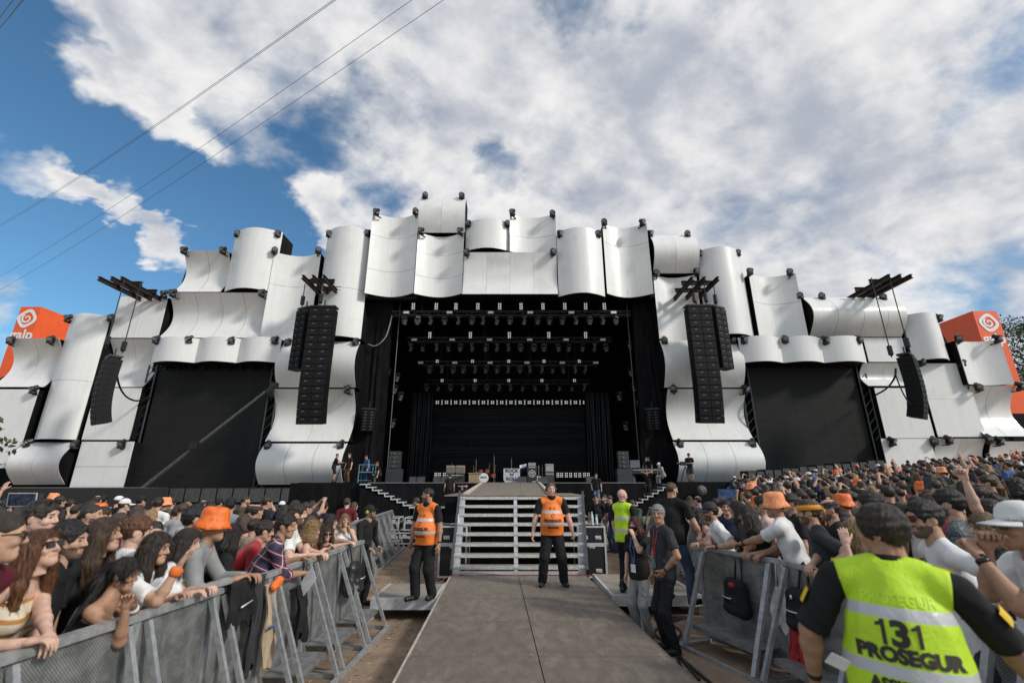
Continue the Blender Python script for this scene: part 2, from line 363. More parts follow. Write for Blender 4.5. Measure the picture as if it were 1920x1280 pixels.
LP = lamp_proto(); LKIDS = list(LP.children); KIDS[LP.name] = LKIDS
first = True
for (x, y) in LAMPS:
    best = None
    for pn in PANELS:
        (tl, tr) = pn[1][0], pn[1][1]
        for nm, c in (('left', tl), ('right', tr)):
            dd = (c[0] + (6 if nm == 'left' else -6) - x) ** 2 + 1.5 * (c[1] - y) ** 2
            if best is None or dd < best[0]: best = (dd, nm, pn)
    _, nm, pn = best
    loc = at(x, y + 3, YF - pn[4] - (.22 if pn[2] != 'H-' else .2)); loc.z -= .18
    lab = 'black spotlight on the top %s corner of the %s' % (nm, pn[0])
    w_ = lab.split(); lab = ' '.join(w_[:16])
    rot = (0, 0, rnd.uniform(-.6, .6))
    if first: LP.location = loc; LP.rotation_euler = rot; LP['label'] = lab; first = False
    else: dup(LP, loc, rot, lab)

# black wing wall behind the panels (the frame that carries them)
def wall(name, label, poly, y0, y1, m=BLACK):
    w_ = MB(); w_.prism(poly, y0, y1); return tag(w_.build(name, m), label, 'wall')
def fx(px, py, Y=YF + 1.6): return at(px, py, Y)
def zpoly(pts, Y): return [(at(px, py, Y).x, at(px, py, Y).z) for px, py in pts]
wall('backing_wall', 'black backing wall of the left facade wing', zpoly([(-120, 925), (-60, 740), (95, 660), (215, 655), (225, 575), (330, 560), (355, 490), (425, 490), (450, 455), (520, 455), (530, 490), (610, 490), (625, 455), (690, 455), (684, 548), (640, 925)], YF + 1.7), YF + 1.7, YF + 2.2)
wall('backing_wall', 'black backing wall of the right facade wing', zpoly([(1915, 905), (1850, 680), (1785, 655), (1760, 615), (1690, 610), (1670, 575), (1510, 570), (1480, 530), (1400, 530), (1380, 490), (1310, 490), (1290, 460), (1225, 460), (1230, 549), (1285, 905)], YF + 1.7), YF + 1.7, YF + 2.2)
wall('backing_wall', 'black backing wall behind the panels over the stage mouth', zpoly([(706, 420), (785, 420), (795, 390), (862, 390), (870, 440), (955, 440), (960, 425), (1030, 425), (1045, 455), (1125, 455), (1135, 440), (1205, 440), (1222, 549), (692, 549)], YF + 1.7), YF + 1.7, YF + 2.2)

# screens either side
def side_screen(q, label, Y):
    pts = [at(*c, Y) for c in q]; xl = (pts[0].x + pts[3].x) / 2; xr = (pts[1].x + pts[2].x) / 2; zt = (pts[0].z + pts[1].z) / 2; zb = (pts[2].z + pts[3].z) / 2
    root = empty('video_screen', ((xl + xr) / 2, Y, zb), label, 'video screen', 'large dark side screens')
    s = MB(); nx_, nz_ = 8, 10; w, h = xr - xl, zt - zb
    for i in range(nx_):
        for j in range(nz_):
            s.bbox((-w / 2 + i * w / nx_ + .004, -.08 + rnd.uniform(-.004, .004), j * h / nz_ + .004), (-w / 2 + (i + 1) * w / nx_ - .004, .05, (j + 1) * h / nz_ - .004))
    s.build('led_surface', SCREEN, root)
    for sx in (-1, 1):
        f = MB(); X = sx * (w / 2 + .45)
        for dx_ in (-.3, .3):
            f.tube([(X + dx_, -.2, -.3), (X + dx_, -.2, h + .2)], .06, 6)
        for k in range(14):
            z0 = k * h / 13; f.tube([(X - .3, -.2, z0), (X + .3, -.2, z0 + (h / 13 if k < 13 else 0))], .03, 5)
        f.build('truss_column', M('dark_truss', (.10, .105, .11), .4, .8), root)
    bk = MB(); bk.bbox((-w / 2 - .9, .3, -.4), (w / 2 + .9, .6, h + .7)); bk.build('back_panel', BLACK, root)
    tl = MB()
    for k in range(9):
        x = -w / 2 + (k + .5) * w / 9; tl.box((x, -.3, h + .14), (.5, .3, .22)); tl.lathe([(.1, 0), (.13, -.22)], (x + .2, -.35, h + .02), 8)
    tl.build('lamp_row', BMETAL, root)
side_screen(((302, 690), (509, 690), (475, 916), (248, 918)), 'big black left video screen between white panels with a diagonal boom in front', YF + .5)
side_screen(((1400, 688), (1595, 682), (1647, 901), (1437, 903)), 'big black right video screen above the right crowd', YF + .5)

# orange sign towers behind the facade
def logo_mb(mb_, s, T, mi=0):
    # a rounded white badge with an orange swirl cut out of it
    n = 40
    def sq(r, k, e=3.2):
        a = 2 * math.pi * k / n; c, s_ = math.cos(a), math.sin(a)
        q = (abs(c) ** e + abs(s_) ** e) ** (-1 / e); x, z = c * q * r, s_ * q * r
        return (.72 * x - .69 * z * .75 + 0, .69 * x * .75 + .72 * z)
    def ring(r0, r1):
        vs = [T(*[c * s for c in sq(r0, k)]) for k in range(n)] + [T(*[c * s for c in sq(r1, k)]) for k in range(n)]
        mb_.add(vs, [(k, (k + 1) % n, (k + 1) % n + n, k + n) for k in range(n)], mi)
    ring(.66, 1.0)
    # inner swirl
    pts = []; m = 34
    for i in range(m):
        tt = i / (m - 1); a = 2.2 + tt * 7.2; r = .52 - .40 * tt
        pts.append((r * math.cos(a), r * math.sin(a), .105 * (1 - .35 * tt)))
    L = []; Rr = []
    for i, (x, z, w) in enumerate(pts):
        x2, z2, _ = pts[min(i + 1, m - 1)]; x1, z1, _ = pts[max(i - 1, 0)]
        tx, tz = x2 - x1, z2 - z1; l = math.hypot(tx, tz) or 1
        L.append(T((x - tz / l * w) * s, (z + tx / l * w) * s)); Rr.append(T((x + tz / l * w) * s, (z - tx / l * w) * s))
    mb_.add(L + Rr, [(i, i + 1, i + 1 + m, i + m) for i in range(m - 1)], mi)
def orange_tower(xl, xr, ztop, Y, depth, label, lc, lz, ls):
    root = empty('sign_tower', ((xl + xr) / 2, Y, 0), label, 'sign', 'orange sign towers')
    w = xr - xl; b = MB(); b.bbox((-w / 2, 0, 0), (w / 2, depth, ztop)); b.build('tower_body', ORANGE_SIGN, root)
    l = MB(); logo_mb(l, ls, lambda x, z: (lc + x, -.03, lz + z)); l.build('emblem', SIGN_WHITE, root)
    t_ = MB(); vs, fs = text_mb('galp', ls * 1.45, bold=.05 * ls / 1.2); t_.add([(lc + v.x, -.035, lz - ls * 1.75 + v.y) for v in vs], fs); t_.build('lettering', SIGN_WHITE, root)
    bs = MB(); bs.bbox((-w / 2 - .05, -.05, 0), (w / 2 + .05, depth + .05, at(1920, 775, Y).z)); bs.build('black_plinth', BLACK, root)
YS = 38.0
a = at(40, 575, YS); b_ = at(76, 574, YS)
orange_tower(a.x, b_.x + .1, a.z, YS, 5.0, 'orange sign tower with white emblem at the left edge behind the panels', 0, at(48, 597, YS).z, .88)
a = at(1823, 583, YS); b_ = at(1868, 583, YS)
orange_tower(a.x, b_.x, a.z, YS, 4.2, 'orange sign tower with white emblem at the right edge beside a tree', .02, at(1853, 605, YS).z, .86)
# ---------------------------------------------------------------- the stage
ZS = 2.2; YW = 31.0; YC = 29.0
DARKWOOD = M('dark_ply', (.115, .095, .08), .62, var=.25, vs=3, bump=.25, bs=25, stretch=(1, .25, 1), dirt=((.20, .175, .15), 2.5, .5, .6))
RAMPWOOD = M('ramp_ply', (.21, .175, .14), .75, var=.2, vs=4, bump=.2, bs=20, dirt=((.11, .095, .08), 3, .56, .5))
mXL, mXR = at(690, 560, YF).x, at(1226, 560, YF).x      # the mouth
zM = at(957, 556, YF).z
s = MB(); s.bbox((at(545, 906, YW).x, YW, .0), (at(690, 906, YW).x, 46, ZS)); s.bbox((at(690, 906, YW).x + .003, YC, 0), (at(1212, 906, YC).x, 46, ZS + .003)); s.bbox((at(1212, 906, YC).x + .003, YW, 0), (at(1395, 906, YW).x, 46, ZS))
root = empty('concert_stage', (0, YC, 0), 'wide black fronted main stage deck under the lighting trusses', 'stage')
s.build('deck', CLOTH_BLACK, root).location = (0, -YC, 0)
s = MB(); s.bbox((at(690, 906, YC).x, YC - .03, ZS - .02), (at(1212, 906, YC).x, YC + .05, ZS + .03)); s.build('edge_trim', M('grey_trim', (.16, .16, .16), .6), root).location = (0, -YC, 0)
# the black box of the stage house
bx0, bx1 = mXL - 1.2, mXR + 1.2
def drape(name, label, x0, x1, y, z0, z1, folds, amp, m=CLOTH_BLACK, along='x', mat_=None):
    g = MB(); n = folds * 6; rows = 9
    for j in range(rows):
        for i in range(n + 1):
            u = i / n; q = amp * math.sin(u * folds * 2 * math.pi + .7 * math.sin(j * .8 + u * 9)) * (.5 + .5 * math.sin(u * 7 + 1) ** 2) * (1 - .35 * j / rows)
            c = x0 + (x1 - x0) * u; z = z0 + (z1 - z0) * j / (rows - 1)
            g.v.append((c, y + q, z) if along == 'x' else (y + q, c, z))
    for j in range(rows - 1):
        for i in range(n): a = j * (n + 1) + i; g.f.append((a, a + 1, a + n + 2, a + n + 1)); g.m.append(0)
    k = len(g.v); g.add([(v[0] + (0 if along == 'x' else .12), v[1] + (.12 if along == 'x' else 0), v[2]) for v in g.v[:k]], [tuple(reversed(f)) for f in g.f])
    return tag(g.build(name, m, smooth=True), label, 'curtain')
zI = zM + 1.5
w = MB(); w.bbox((bx0, 46, 0), (bx1, 46.3, zI)); tag(w.build('back_wall', BLACK), 'black rear wall of the stage house', 'wall')
w = MB(); w.bbox((bx0, YF + 1.4, zI), (bx1, 46.3, zI + .3)); tag(w.build('stage_roof', BLACK), 'black roof over the stage and its trusses', 'roof')
drape('side_curtain', 'long black curtain lining the left wall of the stage', YF + .9, 46, bx0 + .3, ZS, zI, 14, .16, along='y')
drape('side_curtain', 'long black curtain lining the right wall of the stage', YF + .9, 46, bx1 - .4, ZS, zI, 14, .16, along='y')
SHINY = M('satin_drape', (.008, .009, .012), .42, var=.3, vs=3, bump=.8, bs=5, stretch=(1, 1, .35), spec=.35)
def slanted_leg(xa, xb, xa2, xb2, label):      # drape at the mouth edge: top and bottom pixel columns
    g = MB(); n = 40; rows = 14
    for j in range(rows):
        tt = j / (rows - 1); L = xa + (xa2 - xa) * tt; Rr = xb + (xb2 - xb) * tt; z = ZS + (zM + .4 - ZS) * tt
        for i in range(n + 1):
            u = i / n; g.v.append((L + (Rr - L) * u, YF + 1.0 + .07 * math.sin(u * 23 + 2 * math.sin(u * 11) + .6 * math.sin(j)) * (.2 + .8 * math.sin(u * 5 + .3 * j) ** 2), z))
    for j in range(rows - 1):
        for i in range(n): a = j * (n + 1) + i; g.f.append((a, a + 1, a + n + 2, a + n + 1)); g.m.append(0)
    k = len(g.v); g.add([(v[0], v[1] + .1, v[2]) for v in g.v[:k]], [tuple(reversed(f)) for f in g.f])
    tag(g.build('stage_curtain', CLOTH_BLACK, smooth=True), label, 'curtain')
slanted_leg(at(640, 900, YF + 1).x, at(715, 900, YF + 1).x, at(686, 565, YF + 1).x, at(738, 565, YF + 1).x, 'black fabric leg hanging at the left edge of the stage mouth')
slanted_leg(at(1205, 900, YF + 1).x, at(1285, 900, YF + 1).x, at(1185, 565, YF + 1).x, at(1229, 565, YF + 1).x, 'black fabric leg hanging at the right edge of the stage mouth')
def px_drape(label, xl, xr, Y, ybot, ytop, folds):
    drape('stage_curtain', label, at(xl, ybot, Y).x, at(xr, ybot, Y).x, Y, ZS, at(900, ytop, Y).z, folds, .22, SHINY)
px_drape('shiny pleated black curtain left of the rear led wall', 762, 806, 43.6, 888, 735, 5)
px_drape('shiny pleated black curtain right of the rear led wall', 1103, 1152, 43.6, 888, 735, 5)
tb = MB(); tb.bbox((mXL - .2, YF - .1, zM - .05), (mXR + .2, YF + .5, zM + .45)); tag(tb.build('header_beam', M('header', (.075, .072, .07), .6)), 'dark grey beam across the top of the stage mouth', 'beam')
# rear LED wall
lw = empty('led_wall', (at(955, 880, 44.5).x, 44.5, ZS), 'dark led wall with fine horizontal lines at the back of the stage', 'led wall')
xl, xr = at(806, 880, 44.5).x - lw.location.x, at(1101, 880, 44.5).x - lw.location.x; z0, z1 = at(950, 884, 44.5).z - ZS, at(950, 762, 44.5).z - ZS
LEDM = M('led_wall', (.013, .013, .013), .6, var=.45, vs=1.2, stretch=(.15, 1, 3), spec=.15)
g = MB(); g.bbox((xl, 0, z0), (xr, .3, z1), 1)
for k in range(46):
    za = z0 + (z1 - z0) * k / 46; g.bbox((xl, -.05 - .012 * rnd.random(), za + .012), (xr, -.001, za + (z1 - z0) / 46 - .012), 0 if rnd.random() < .8 else 2)
g.build('led_surface', [LEDM, BLACK, M('led_wall_b', (.020, .020, .020), .6, var=.2, vs=1, spec=.2)], lw)
g = MB(); g.bbox((xl - .2, -.3, 0), (xr + .2, .3, z0 - .02)); g.build('riser', BLACK, lw)

# lighting trusses with their lamps
TRUSSM = M('truss_metal', (.10, .102, .105), .4, .5)
def truss(label, xa, xb, y, Y, s=.34):
    A, B = at(xa, y, Y), at(xb, y, Y); L = B.x - A.x
    r = empty('lighting_truss', ((A.x + B.x) / 2, Y, A.z), label, 'truss', 'lighting trusses over the stage'); m = MB(); h = s / 2
    for dy in (-h, h):
        for dz in (-h, h): m.tube([(-L / 2, dy, dz), (L / 2, dy, dz)], .03, 6)
    n = int(L / .55)
    for k in range(n):
        x0 = -L / 2 + L * k / n; x1 = -L / 2 + L * (k + 1) / n; sgn = 1 if k % 2 else -1
        m.tube([(x0, -h, -h * sgn), (x1, -h, h * sgn)], .016, 4); m.tube([(x0, -h * sgn, h), (x1, h * sgn, h)], .016, 4)
    m.build('frame', TRUSSM, r)
    for k in range(4):
        x = -L / 2 + L * (k + .5) / 4; c = MB(); c.tube([(x, 0, h), (x, 0, zI - A.z)], .03, 5); c.build('chain', BMETAL, r)
TR = [(735, 1182, 588, 33.6, 'front lighting truss nearest the stage mouth'), (764, 1146, 637, 36.3, 'second lighting truss from the front'), (785, 1120, 681, 38.6, 'third lighting truss from the front'), (800, 1105, 716, 41.2, 'rear lighting truss above the led wall')]
for xa, xb, y, Y, lb in TR: truss(lb, xa, xb, y, Y)
CELL = M('lamp_cell', (.88, .88, .86), .25)
def glow_cell():  # faint glow put into the cells so they show bright in the dark interior
    m = bpy.data.materials.new('added_glow_cell'); m.use_nodes = True; b = m.node_tree.nodes['Principled BSDF']; b.inputs['Base Color'].default_value = (.85, .85, .82, 1); b.inputs['Roughness'].default_value = .25; b.inputs['Emission Color'].default_value = (1, .97, .9, 1); b.inputs['Emission Strength'].default_value = .42; return m
GLOWCELL = glow_cell(); GBOX = M('grey_lampbox', (.30, .30, .31), .45)
def blinder(nr, nc, cell=None):
    r = empty('blinder_lamp', (0, 0, 0), 'x', 'stage lamp', 'white celled blinders on the trusses'); m = MB(); sp = .145
    m.box((0, .06, 0), (sp * nc + .05, .12, sp * nr + .05)); m.build('housing', PLASTIC, r); c = MB()
    for i in range(nc):
        for j in range(nr): c.lathe([(.0, .02), (.036, .02), (.05, 0)], ((i - (nc - 1) / 2) * sp, -.004, (j - (nr - 1) / 2) * sp), 10, rot=Matrix.Rotation(R(90), 3, 'X'))
    c.build('lens_cells', cell or CELL, r); return r
def mover():
    r = empty('moving_head_lamp', (0, 0, 0), 'x', 'stage lamp', 'moving head lamps hanging under the trusses')
    m = MB(); m.box((0, 0, -.06), (.36, .34, .14)); m.build('base', PLASTIC, r)
    m = MB(); m.box((-.20, 0, -.30), (.05, .14, .40)); m.box((.20, 0, -.30), (.05, .14, .40)); m.box((0, 0, -.145), (.42, .12, .04)); m.build('yoke', PLASTIC, r)
    m = MB(); rt = Matrix.Rotation(R(200), 3, 'X'); m.lathe([(.09, -.20), (.14, -.16), (.15, .1), (.17, .2), (.15, .22)], (0, 0, -.42), 10, rot=rt); hdo = m.build('head', M('lamp_grey', (.07, .07, .072), .35, var=.2), r)
    m = MB(); m.lathe([(0, .235), (.14, .225)], (0, 0, -.42), 10, rot=rt); m.build('lens', GREYLENS, hdo); return r
def strobe():
    r = empty('strobe_lamp', (0, 0, 0), 'x', 'stage lamp', 'small pale strobes on the trusses'); m = MB(); m.box((0, 0, 0), (.46, .2, .22)); m.build('housing', GBOX, r)
    m = MB(); m.box((0, -.103, -.02), (.40, .012, .12)); m.build('reflector', CELL, r); return r
protos = {}
def put(key, maker, loc, label, rot=(0, 0, 0), scale=1):
    if key not in protos:
        o = maker(); protos[key] = o; KIDS[o.name] = list(o.children); o.location = loc; o.rotation_euler = rot; o.scale = (scale,) * 3; o['label'] = label
    else: dup(protos[key], loc, rot, label, scale=scale)
rows = [
 (33.4, 574, [775, 818, 855, 896, 937, 977, 1018, 1059, 1098, 1133], (4, 2), 586, [762, 843, 920, 994, 1071, 1150], 594, [759, 783, 808, 834, 860, 885, 906, 932, 956, 983, 1008, 1030, 1054, 1080, 1105, 1130, 1154], 'front truss'),
 (36.1, 628, [806, 882, 955, 1029, 1098], (4, 2), 637, [777, 848, 918, 993, 1061, 1130], 645, [771, 793, 819, 841, 863, 886, 911, 932, 954, 976, 1001, 1020, 1047, 1066, 1092, 1114, 1136], 'second truss'),
 (38.4, 677, [820, 886, 954, 1020, 1086], (2, 2), 680, [789, 853, 919, 988, 1054, 1117], 686, [806, 829, 850, 869, 891, 911, 932, 953, 975, 994, 1016, 1036, 1056, 1079, 1097], 'third truss'),
 (41.0, 713, [829, 891, 954, 1016, 1077], (2, 2), 716, [], 720, [800, 822, 845, 868, 890, 913, 936, 958, 980, 1003, 1026, 1049, 1072, 1095], 'rear truss')]
ORD = ['leftmost', 'second from left', 'third from left', 'fourth from left', 'fifth from left', 'sixth from left', 'seventh from left', 'eighth from left', 'ninth from left', 'tenth from left', 'eleventh from left', 'twelfth from left', 'thirteenth from left', 'fourteenth from left', 'fifteenth from left', 'sixteenth from left', 'rightmost']
def nth(i, n): return 'rightmost' if i == n - 1 else ORD[min(i, 16)]
for (Y, yb, xb, rc, ys, xs_, ym, xm, nm) in rows:
    for i, x in enumerate(xb): put('bl%d' % rc[0], lambda: blinder(*rc, GLOWCELL), at(x, yb, Y), '%s white celled blinder lamp on the %s' % (nth(i, len(xb)), nm))
    for i, x in enumerate(xs_): put('st', strobe, at(x, ys, Y - .1), '%s pale rectangular strobe on the %s' % (nth(i, len(xs_)), nm))
    for i, x in enumerate(xm): put('mv', mover, at(x, ym, Y + .1), '%s dark moving head lamp hanging from the %s' % (nth(i, len(xm)), nm), (0, 0, rnd.choice([0, .5, -.6, 1.3, 1.6])))
def rowlamp(): 
    r = blinder(2, 2, GLOWCELL); r['group'] = 'row of pale lamps over the led wall'; return r
def rowbar():
    r = blinder(3, 1, GLOWCELL); r['group'] = 'row of pale lamps over the led wall'; return r
for i in range(33):
    x = 820 + i * (1096 - 820) / 32
    if i % 2 == 0: put('rl', rowlamp, at(x, 754, 44.0), 'square four cell lamp in the bright row above the rear led wall', scale=1.25)
    else: put('rb', rowbar, at(x, 754, 44.0), 'narrow lamp bar in the bright row above the rear led wall', scale=1.1)
for i, x in enumerate([817, 824, 833, 1046, 1053, 1062, 1070, 1079, 1087, 1096, 1103]):
    put('rf', (lambda: tag(blinder(3, 2, GLOWCELL), 'x', 'stage lamp', 'pale lamps along the floor below the led wall')), at(x, 890, 42.5), 'pale four cell lamp on the stage floor in front of the led wall')
# hanging lamps and chains either side of the stage mouth
for side, xs_ in ((0, [(728, 690), (722, 740), (745, 700), (713, 768), (741, 722), (752, 735), (737, 785)]), (1, [(1182, 690), (1196, 745), (1180, 640), (1160, 735), (1188, 718), (1172, 790), (1205, 762)])):
    for i, (x, y) in enumerate(xs_):
        put('mv', mover, at(x, y, 34.6), '%s side lamp hanging in the %s wing of the stage' % (ORD[i], 'left' if side == 0 else 'right'), (0, 0, 1.2 if side == 0 else -1.2))
    for i, x in enumerate([(705, 570), (716, 600), (733, 610), (745, 640)] if side == 0 else [(1178, 610), (1190, 610), (1205, 600), (1216, 575)]):
        p_ = at(x[0], x[1], 34.3); c = MB(); c.tube([(p_.x, 34.3, zI), (p_.x, 34.3, ZS + .6)], .035, 5)
        tag(c.build('hanging_cable', M('pale_cable', (.11, .11, .11), .5)), '%s long cable hanging in the %s wing of the stage' % (ORD[i], 'left' if side == 0 else 'right'), 'cable', 'cables hanging in the stage wings')

# ---------------------------------------------------------------- hanging loudspeakers
SPK = M('speaker_front', (.011, .011, .012), .7, var=.25, vs=4, spec=.2); SPKE = M('speaker_body', (.006, .006, .007), .6, spec=.2)
def cabinet(w, h, d):
    m = MB(); m.bbox((-w / 2, 0, -h / 2 + .008), (w / 2, d, h / 2 - .008), 1)
    for sx in (-1, 1):
        m.bbox((sx * .02, -.03, -h / 2 + .03), (sx * (w / 2 - .02), -.001, h / 2 - .03), 0)
        m.box((sx * w * .25, -.034, h * .18), (w * .12, .01, .03), 2)
    for sx in (-1, 1): m.box((sx * (w / 2 + .012), d * .5, 0), (.024, .25, h * .5), 1)
    return m
def line_array(label, top, n, w, h, d, yaw, tilts, grp='hanging line array loudspeakers'):
    r = empty('line_array', top, label, 'loudspeaker', grp, rot=(0, 0, yaw)); z = -.25; y = 0; c0 = None
    f = MB(); f.bbox((-w / 2 - .05, .05, -.15), (w / 2 + .05, d - .05, -.03)); f.tube([(0, d / 2, -.05), (0, d / 2, .5)], .05, 6); f.build('rigging_frame', BMETAL, r)
    base = None
    for k in range(n):
        a = R(tilts(k / max(1, n - 1)))
        dirv = Vector((0, math.sin(a), -math.cos(a)))
        c = Vector((0, y, z)) + dirv * (h / 2)
        if base is None: base = cabinet(w, h, d).build('cabinet', [SPK, SPKE, M('speaker_badge', (.2, .2, .2), .4)], r); o = base
        else: o = base.copy(); COL.objects.link(o); o.parent = r
        o.location = c; o.rotation_euler = (a, 0, 0)
        y += dirv.y * h; z += dirv.z * h
    return r
def arr_px(label, xl, xr, ytop, ybot, Y, n, yaw, tilts, w=None, d=.75):
    A, B = at(xl, ytop, Y), at(xr, ytop, Y); zt = A.z; zb = at((xl + xr) / 2, ybot, Y).z
    return line_array(label, ((A.x + B.x) / 2, Y, zt + .25), n, w or (B.x - A.x), (zt - zb) / n, d, yaw, tilts)
curve = lambda t_: 0 if t_ < .55 else (t_ - .55) * 22
arr_px('tall double column of black line array speakers left of the stage', 581, 627, 577, 795, 29.6, 16, 0, curve)
arr_px('shorter black speaker column outside the tall left array', 552, 580, 580, 692, 30.4, 10, R(-28), lambda t_: 0, d=.7)
arr_px('tall double column of black line array speakers right of the stage', 1289, 1333, 575, 793, 29.6, 16, 0, curve)
arr_px('shorter black speaker column outside the tall right array', 1335, 1365, 578, 690, 30.4, 10, R(28), lambda t_: 0, d=.7)
curve2 = lambda t_: -3 + t_ * t_ * 20
arr_px('outer left black speaker column hanging alone before white panels', 183, 214, 672, 797, 29.0, 12, R(-38), curve2, w=1.2, d=.8)
arr_px('outer right black speaker column hanging alone before white panels', 1697, 1728, 668, 786, 29.0, 12, R(38), curve2, w=1.2, d=.8)
arr_px('small black speaker column hanging in the left wing of the stage', 682, 702, 770, 808, 33.2, 7, R(20), lambda t_: t_ * 14, w=.9, d=.5)
arr_px('small black speaker column hanging in the right wing of the stage', 1213, 1232, 770, 806, 33.2, 7, R(-20), lambda t_: t_ * 14, w=.9, d=.5)
def ibeam(m, a, b, w=.20, h=.26):
    a, b = Vector(a), Vector(b); u = Vector((0, 0, h / 2))
    m.beam(a + u, b + u, w, .04); m.beam(a - u, b - u, w, .04); m.beam(a, b, .04, h - .05)
def hang_beams(label, backs, ln, cab):
    z = at(*backs[1], YF).z; xs_ = [at(*b, YF).x for b in backs]; r = empty('rigging_beams', (xs_[1], YF, z), label, 'rigging', 'steel rigging beams for the loudspeakers')
    for x in xs_: m = MB(); ibeam(m, (x - xs_[1], 1.5, 0), (x - xs_[1], -ln, 0)); m.build('long_beam', RUST, r)
    e = .28
    for yy in (-ln * .62, -ln * .25):
        m = MB(); ibeam(m, (min(xs_) - xs_[1] - e, yy, .27), (max(xs_) - xs_[1] + e, yy, .27)); m.build('cross_beam', RUST, r)
    for (px_, py_, Y) in cab:
        p_ = at(px_, py_, Y) ; m = MB(); m.tube([(p_.x - xs_[1], Y - YF, .0), (p_.x - xs_[1], Y - YF, p_.z - z)], .035, 5); m.lathe([(.05, .35), (.15, .3), (.15, -.3), (.05, -.4)], (p_.x - xs_[1], Y - YF, p_.z - z + .5), 8); m.build('chain_hoist', BMETAL, r)
hang_beams('rusty rigging beams above the outer left speaker column', [(266, 562), (287, 562), (304, 560)], 3.9, [(198, 652, 29.3), (229, 662, 29.6)])
hang_beams('rusty rigging beams above the inner left speaker columns', [(605, 557), (622, 556), (640, 555)], 3.6, [(566, 575, 30.6), (600, 572, 29.9)])
hang_beams('rusty rigging beams above the inner right speaker columns', [(1266, 560), (1287, 559), (1309, 557)], 3.6, [(1303, 570, 29.9), (1325, 570, 29.9), (1343, 572, 30.6)])
hang_beams('rusty rigging beams above the outer right speaker column', [(1594, 557), (1613, 558), (1631, 558)], 3.9, [(1672, 670, 29.4), (1704, 655, 29.3)])
def cable(label, pts, r=.04, m=BMETAL, name='cable'):
    P_ = [Vector(p_) for p_ in pts]; out_ = []
    for i in range(len(P_) - 1):
        p0, p1, p2, p3 = P_[max(i - 1, 0)], P_[i], P_[i + 1], P_[min(i + 2, len(P_) - 1)]
        for k in range(6):
            t_ = k / 6; out_.append(.5 * ((2 * p1) + (p2 - p0) * t_ + (2 * p0 - 5 * p1 + 4 * p2 - p3) * t_ ** 2 + (3 * p1 - p0 - 3 * p2 + p3) * t_ ** 3))
    out_.append(P_[-1]); c = MB(); c.tube(out_, r, 6); return tag(c.build(name, m, smooth=True), label, 'cable')
cable('black cable looping from the outer left speaker column to the screen', [at(226, 668, 29.3), at(220, 705, 29.3), at(232, 738, 30.5), at(255, 751, 32), at(282, 745, YF + .2)], .06)
cable('black cable looping from the outer right speaker column to the screen', [at(1679, 690, 29.3), at(1677, 708, 29.6), at(1662, 728, 31), at(1640, 741, YF - .3)], .06)
cable('thin black cables hanging beside the outer right speaker column', [at(1678, 700, 29.2), at(1692, 735, 29.1), at(1710, 760, 29.0), at(1722, 745, 29.3)], .04)
cable('long pale cable from the front truss to the left mouth edge', [at(735, 592, 33.5), at(724, 630, 33.6), at(705, 648, 33.7), at(690, 645, 33.8)], .05, M('pale_cable2', (.3, .3, .3), .5))
for i, q in enumerate([((-40, 444), (640, -10)), ((-40, 447), (645, -10)), ((-40, 542), (790, -12)), ((-40, 566), (850, -12)), ((-20, 68), (60, -20)), ((-20, 52), (40, -20))]):
    a_, b_ = at(*q[0], 70), at(*q[1], 22)
    pts = [a_ + (b_ - a_) * (k / 24) - Vector((0, 0, 1.2 * math.sin(math.pi * k / 24) * (1 if i > 1 else 1))) for k in range(25)]
    c = MB(); c.tube(pts, .017 if i < 4 else .045, 5)
    tag(c.build('zip_line_cable', M('sky_cable', (.06, .06, .07), .5)), ['upper of two close cables crossing the blue sky', 'lower of two close cables crossing the blue sky', 'middle overhead cable crossing the left sky', 'lowest overhead cable crossing the left sky', 'dark cable at the very top left corner', 'second dark cable at the very top left corner'][i], 'cable', 'cables crossing the sky')
# boom in front of the left screen
bt = empty('camera_boom', at(255, 925, 29.5), 'long dark diagonal boom crossing in front of the left screen', 'boom'); B0 = bt.location
e = at(514, 722, 30.5) - B0; m = MB(); side = Vector((0, 0, 1)).cross(e).normalized() * .13
for o_ in (side, -side, Vector((0, 0, .2))): m.tube([o_ * .8, e * .5 + o_ * .7, e + o_ * .4], .035, 6)
for k in range(36): m.tube([e * (k / 36) + (side if k % 2 else -side) * .8, e * ((k + 1) / 36) + Vector((0, 0, .17))], .02, 4)
m.build('arm', M('boom', (.11, .112, .115), .6, .3), bt); m = MB(); m.box(e * .41 + Vector((0, -.1, .05)), (.5, .4, .45)); m.build('clamp', BMETAL, bt)
m = MB(); m.box(e, (.45, .4, .35)); m.box(e + Vector((-.1, -.1, -.40)), (.3, .3, .44)); m.lathe([(.10, -.2), (.12, .2)], e + Vector((-.1, -.3, -.45)), 10, rot=Matrix.Rotation(R(90), 3, 'X')); m.build('camera_head', BMETAL, bt)

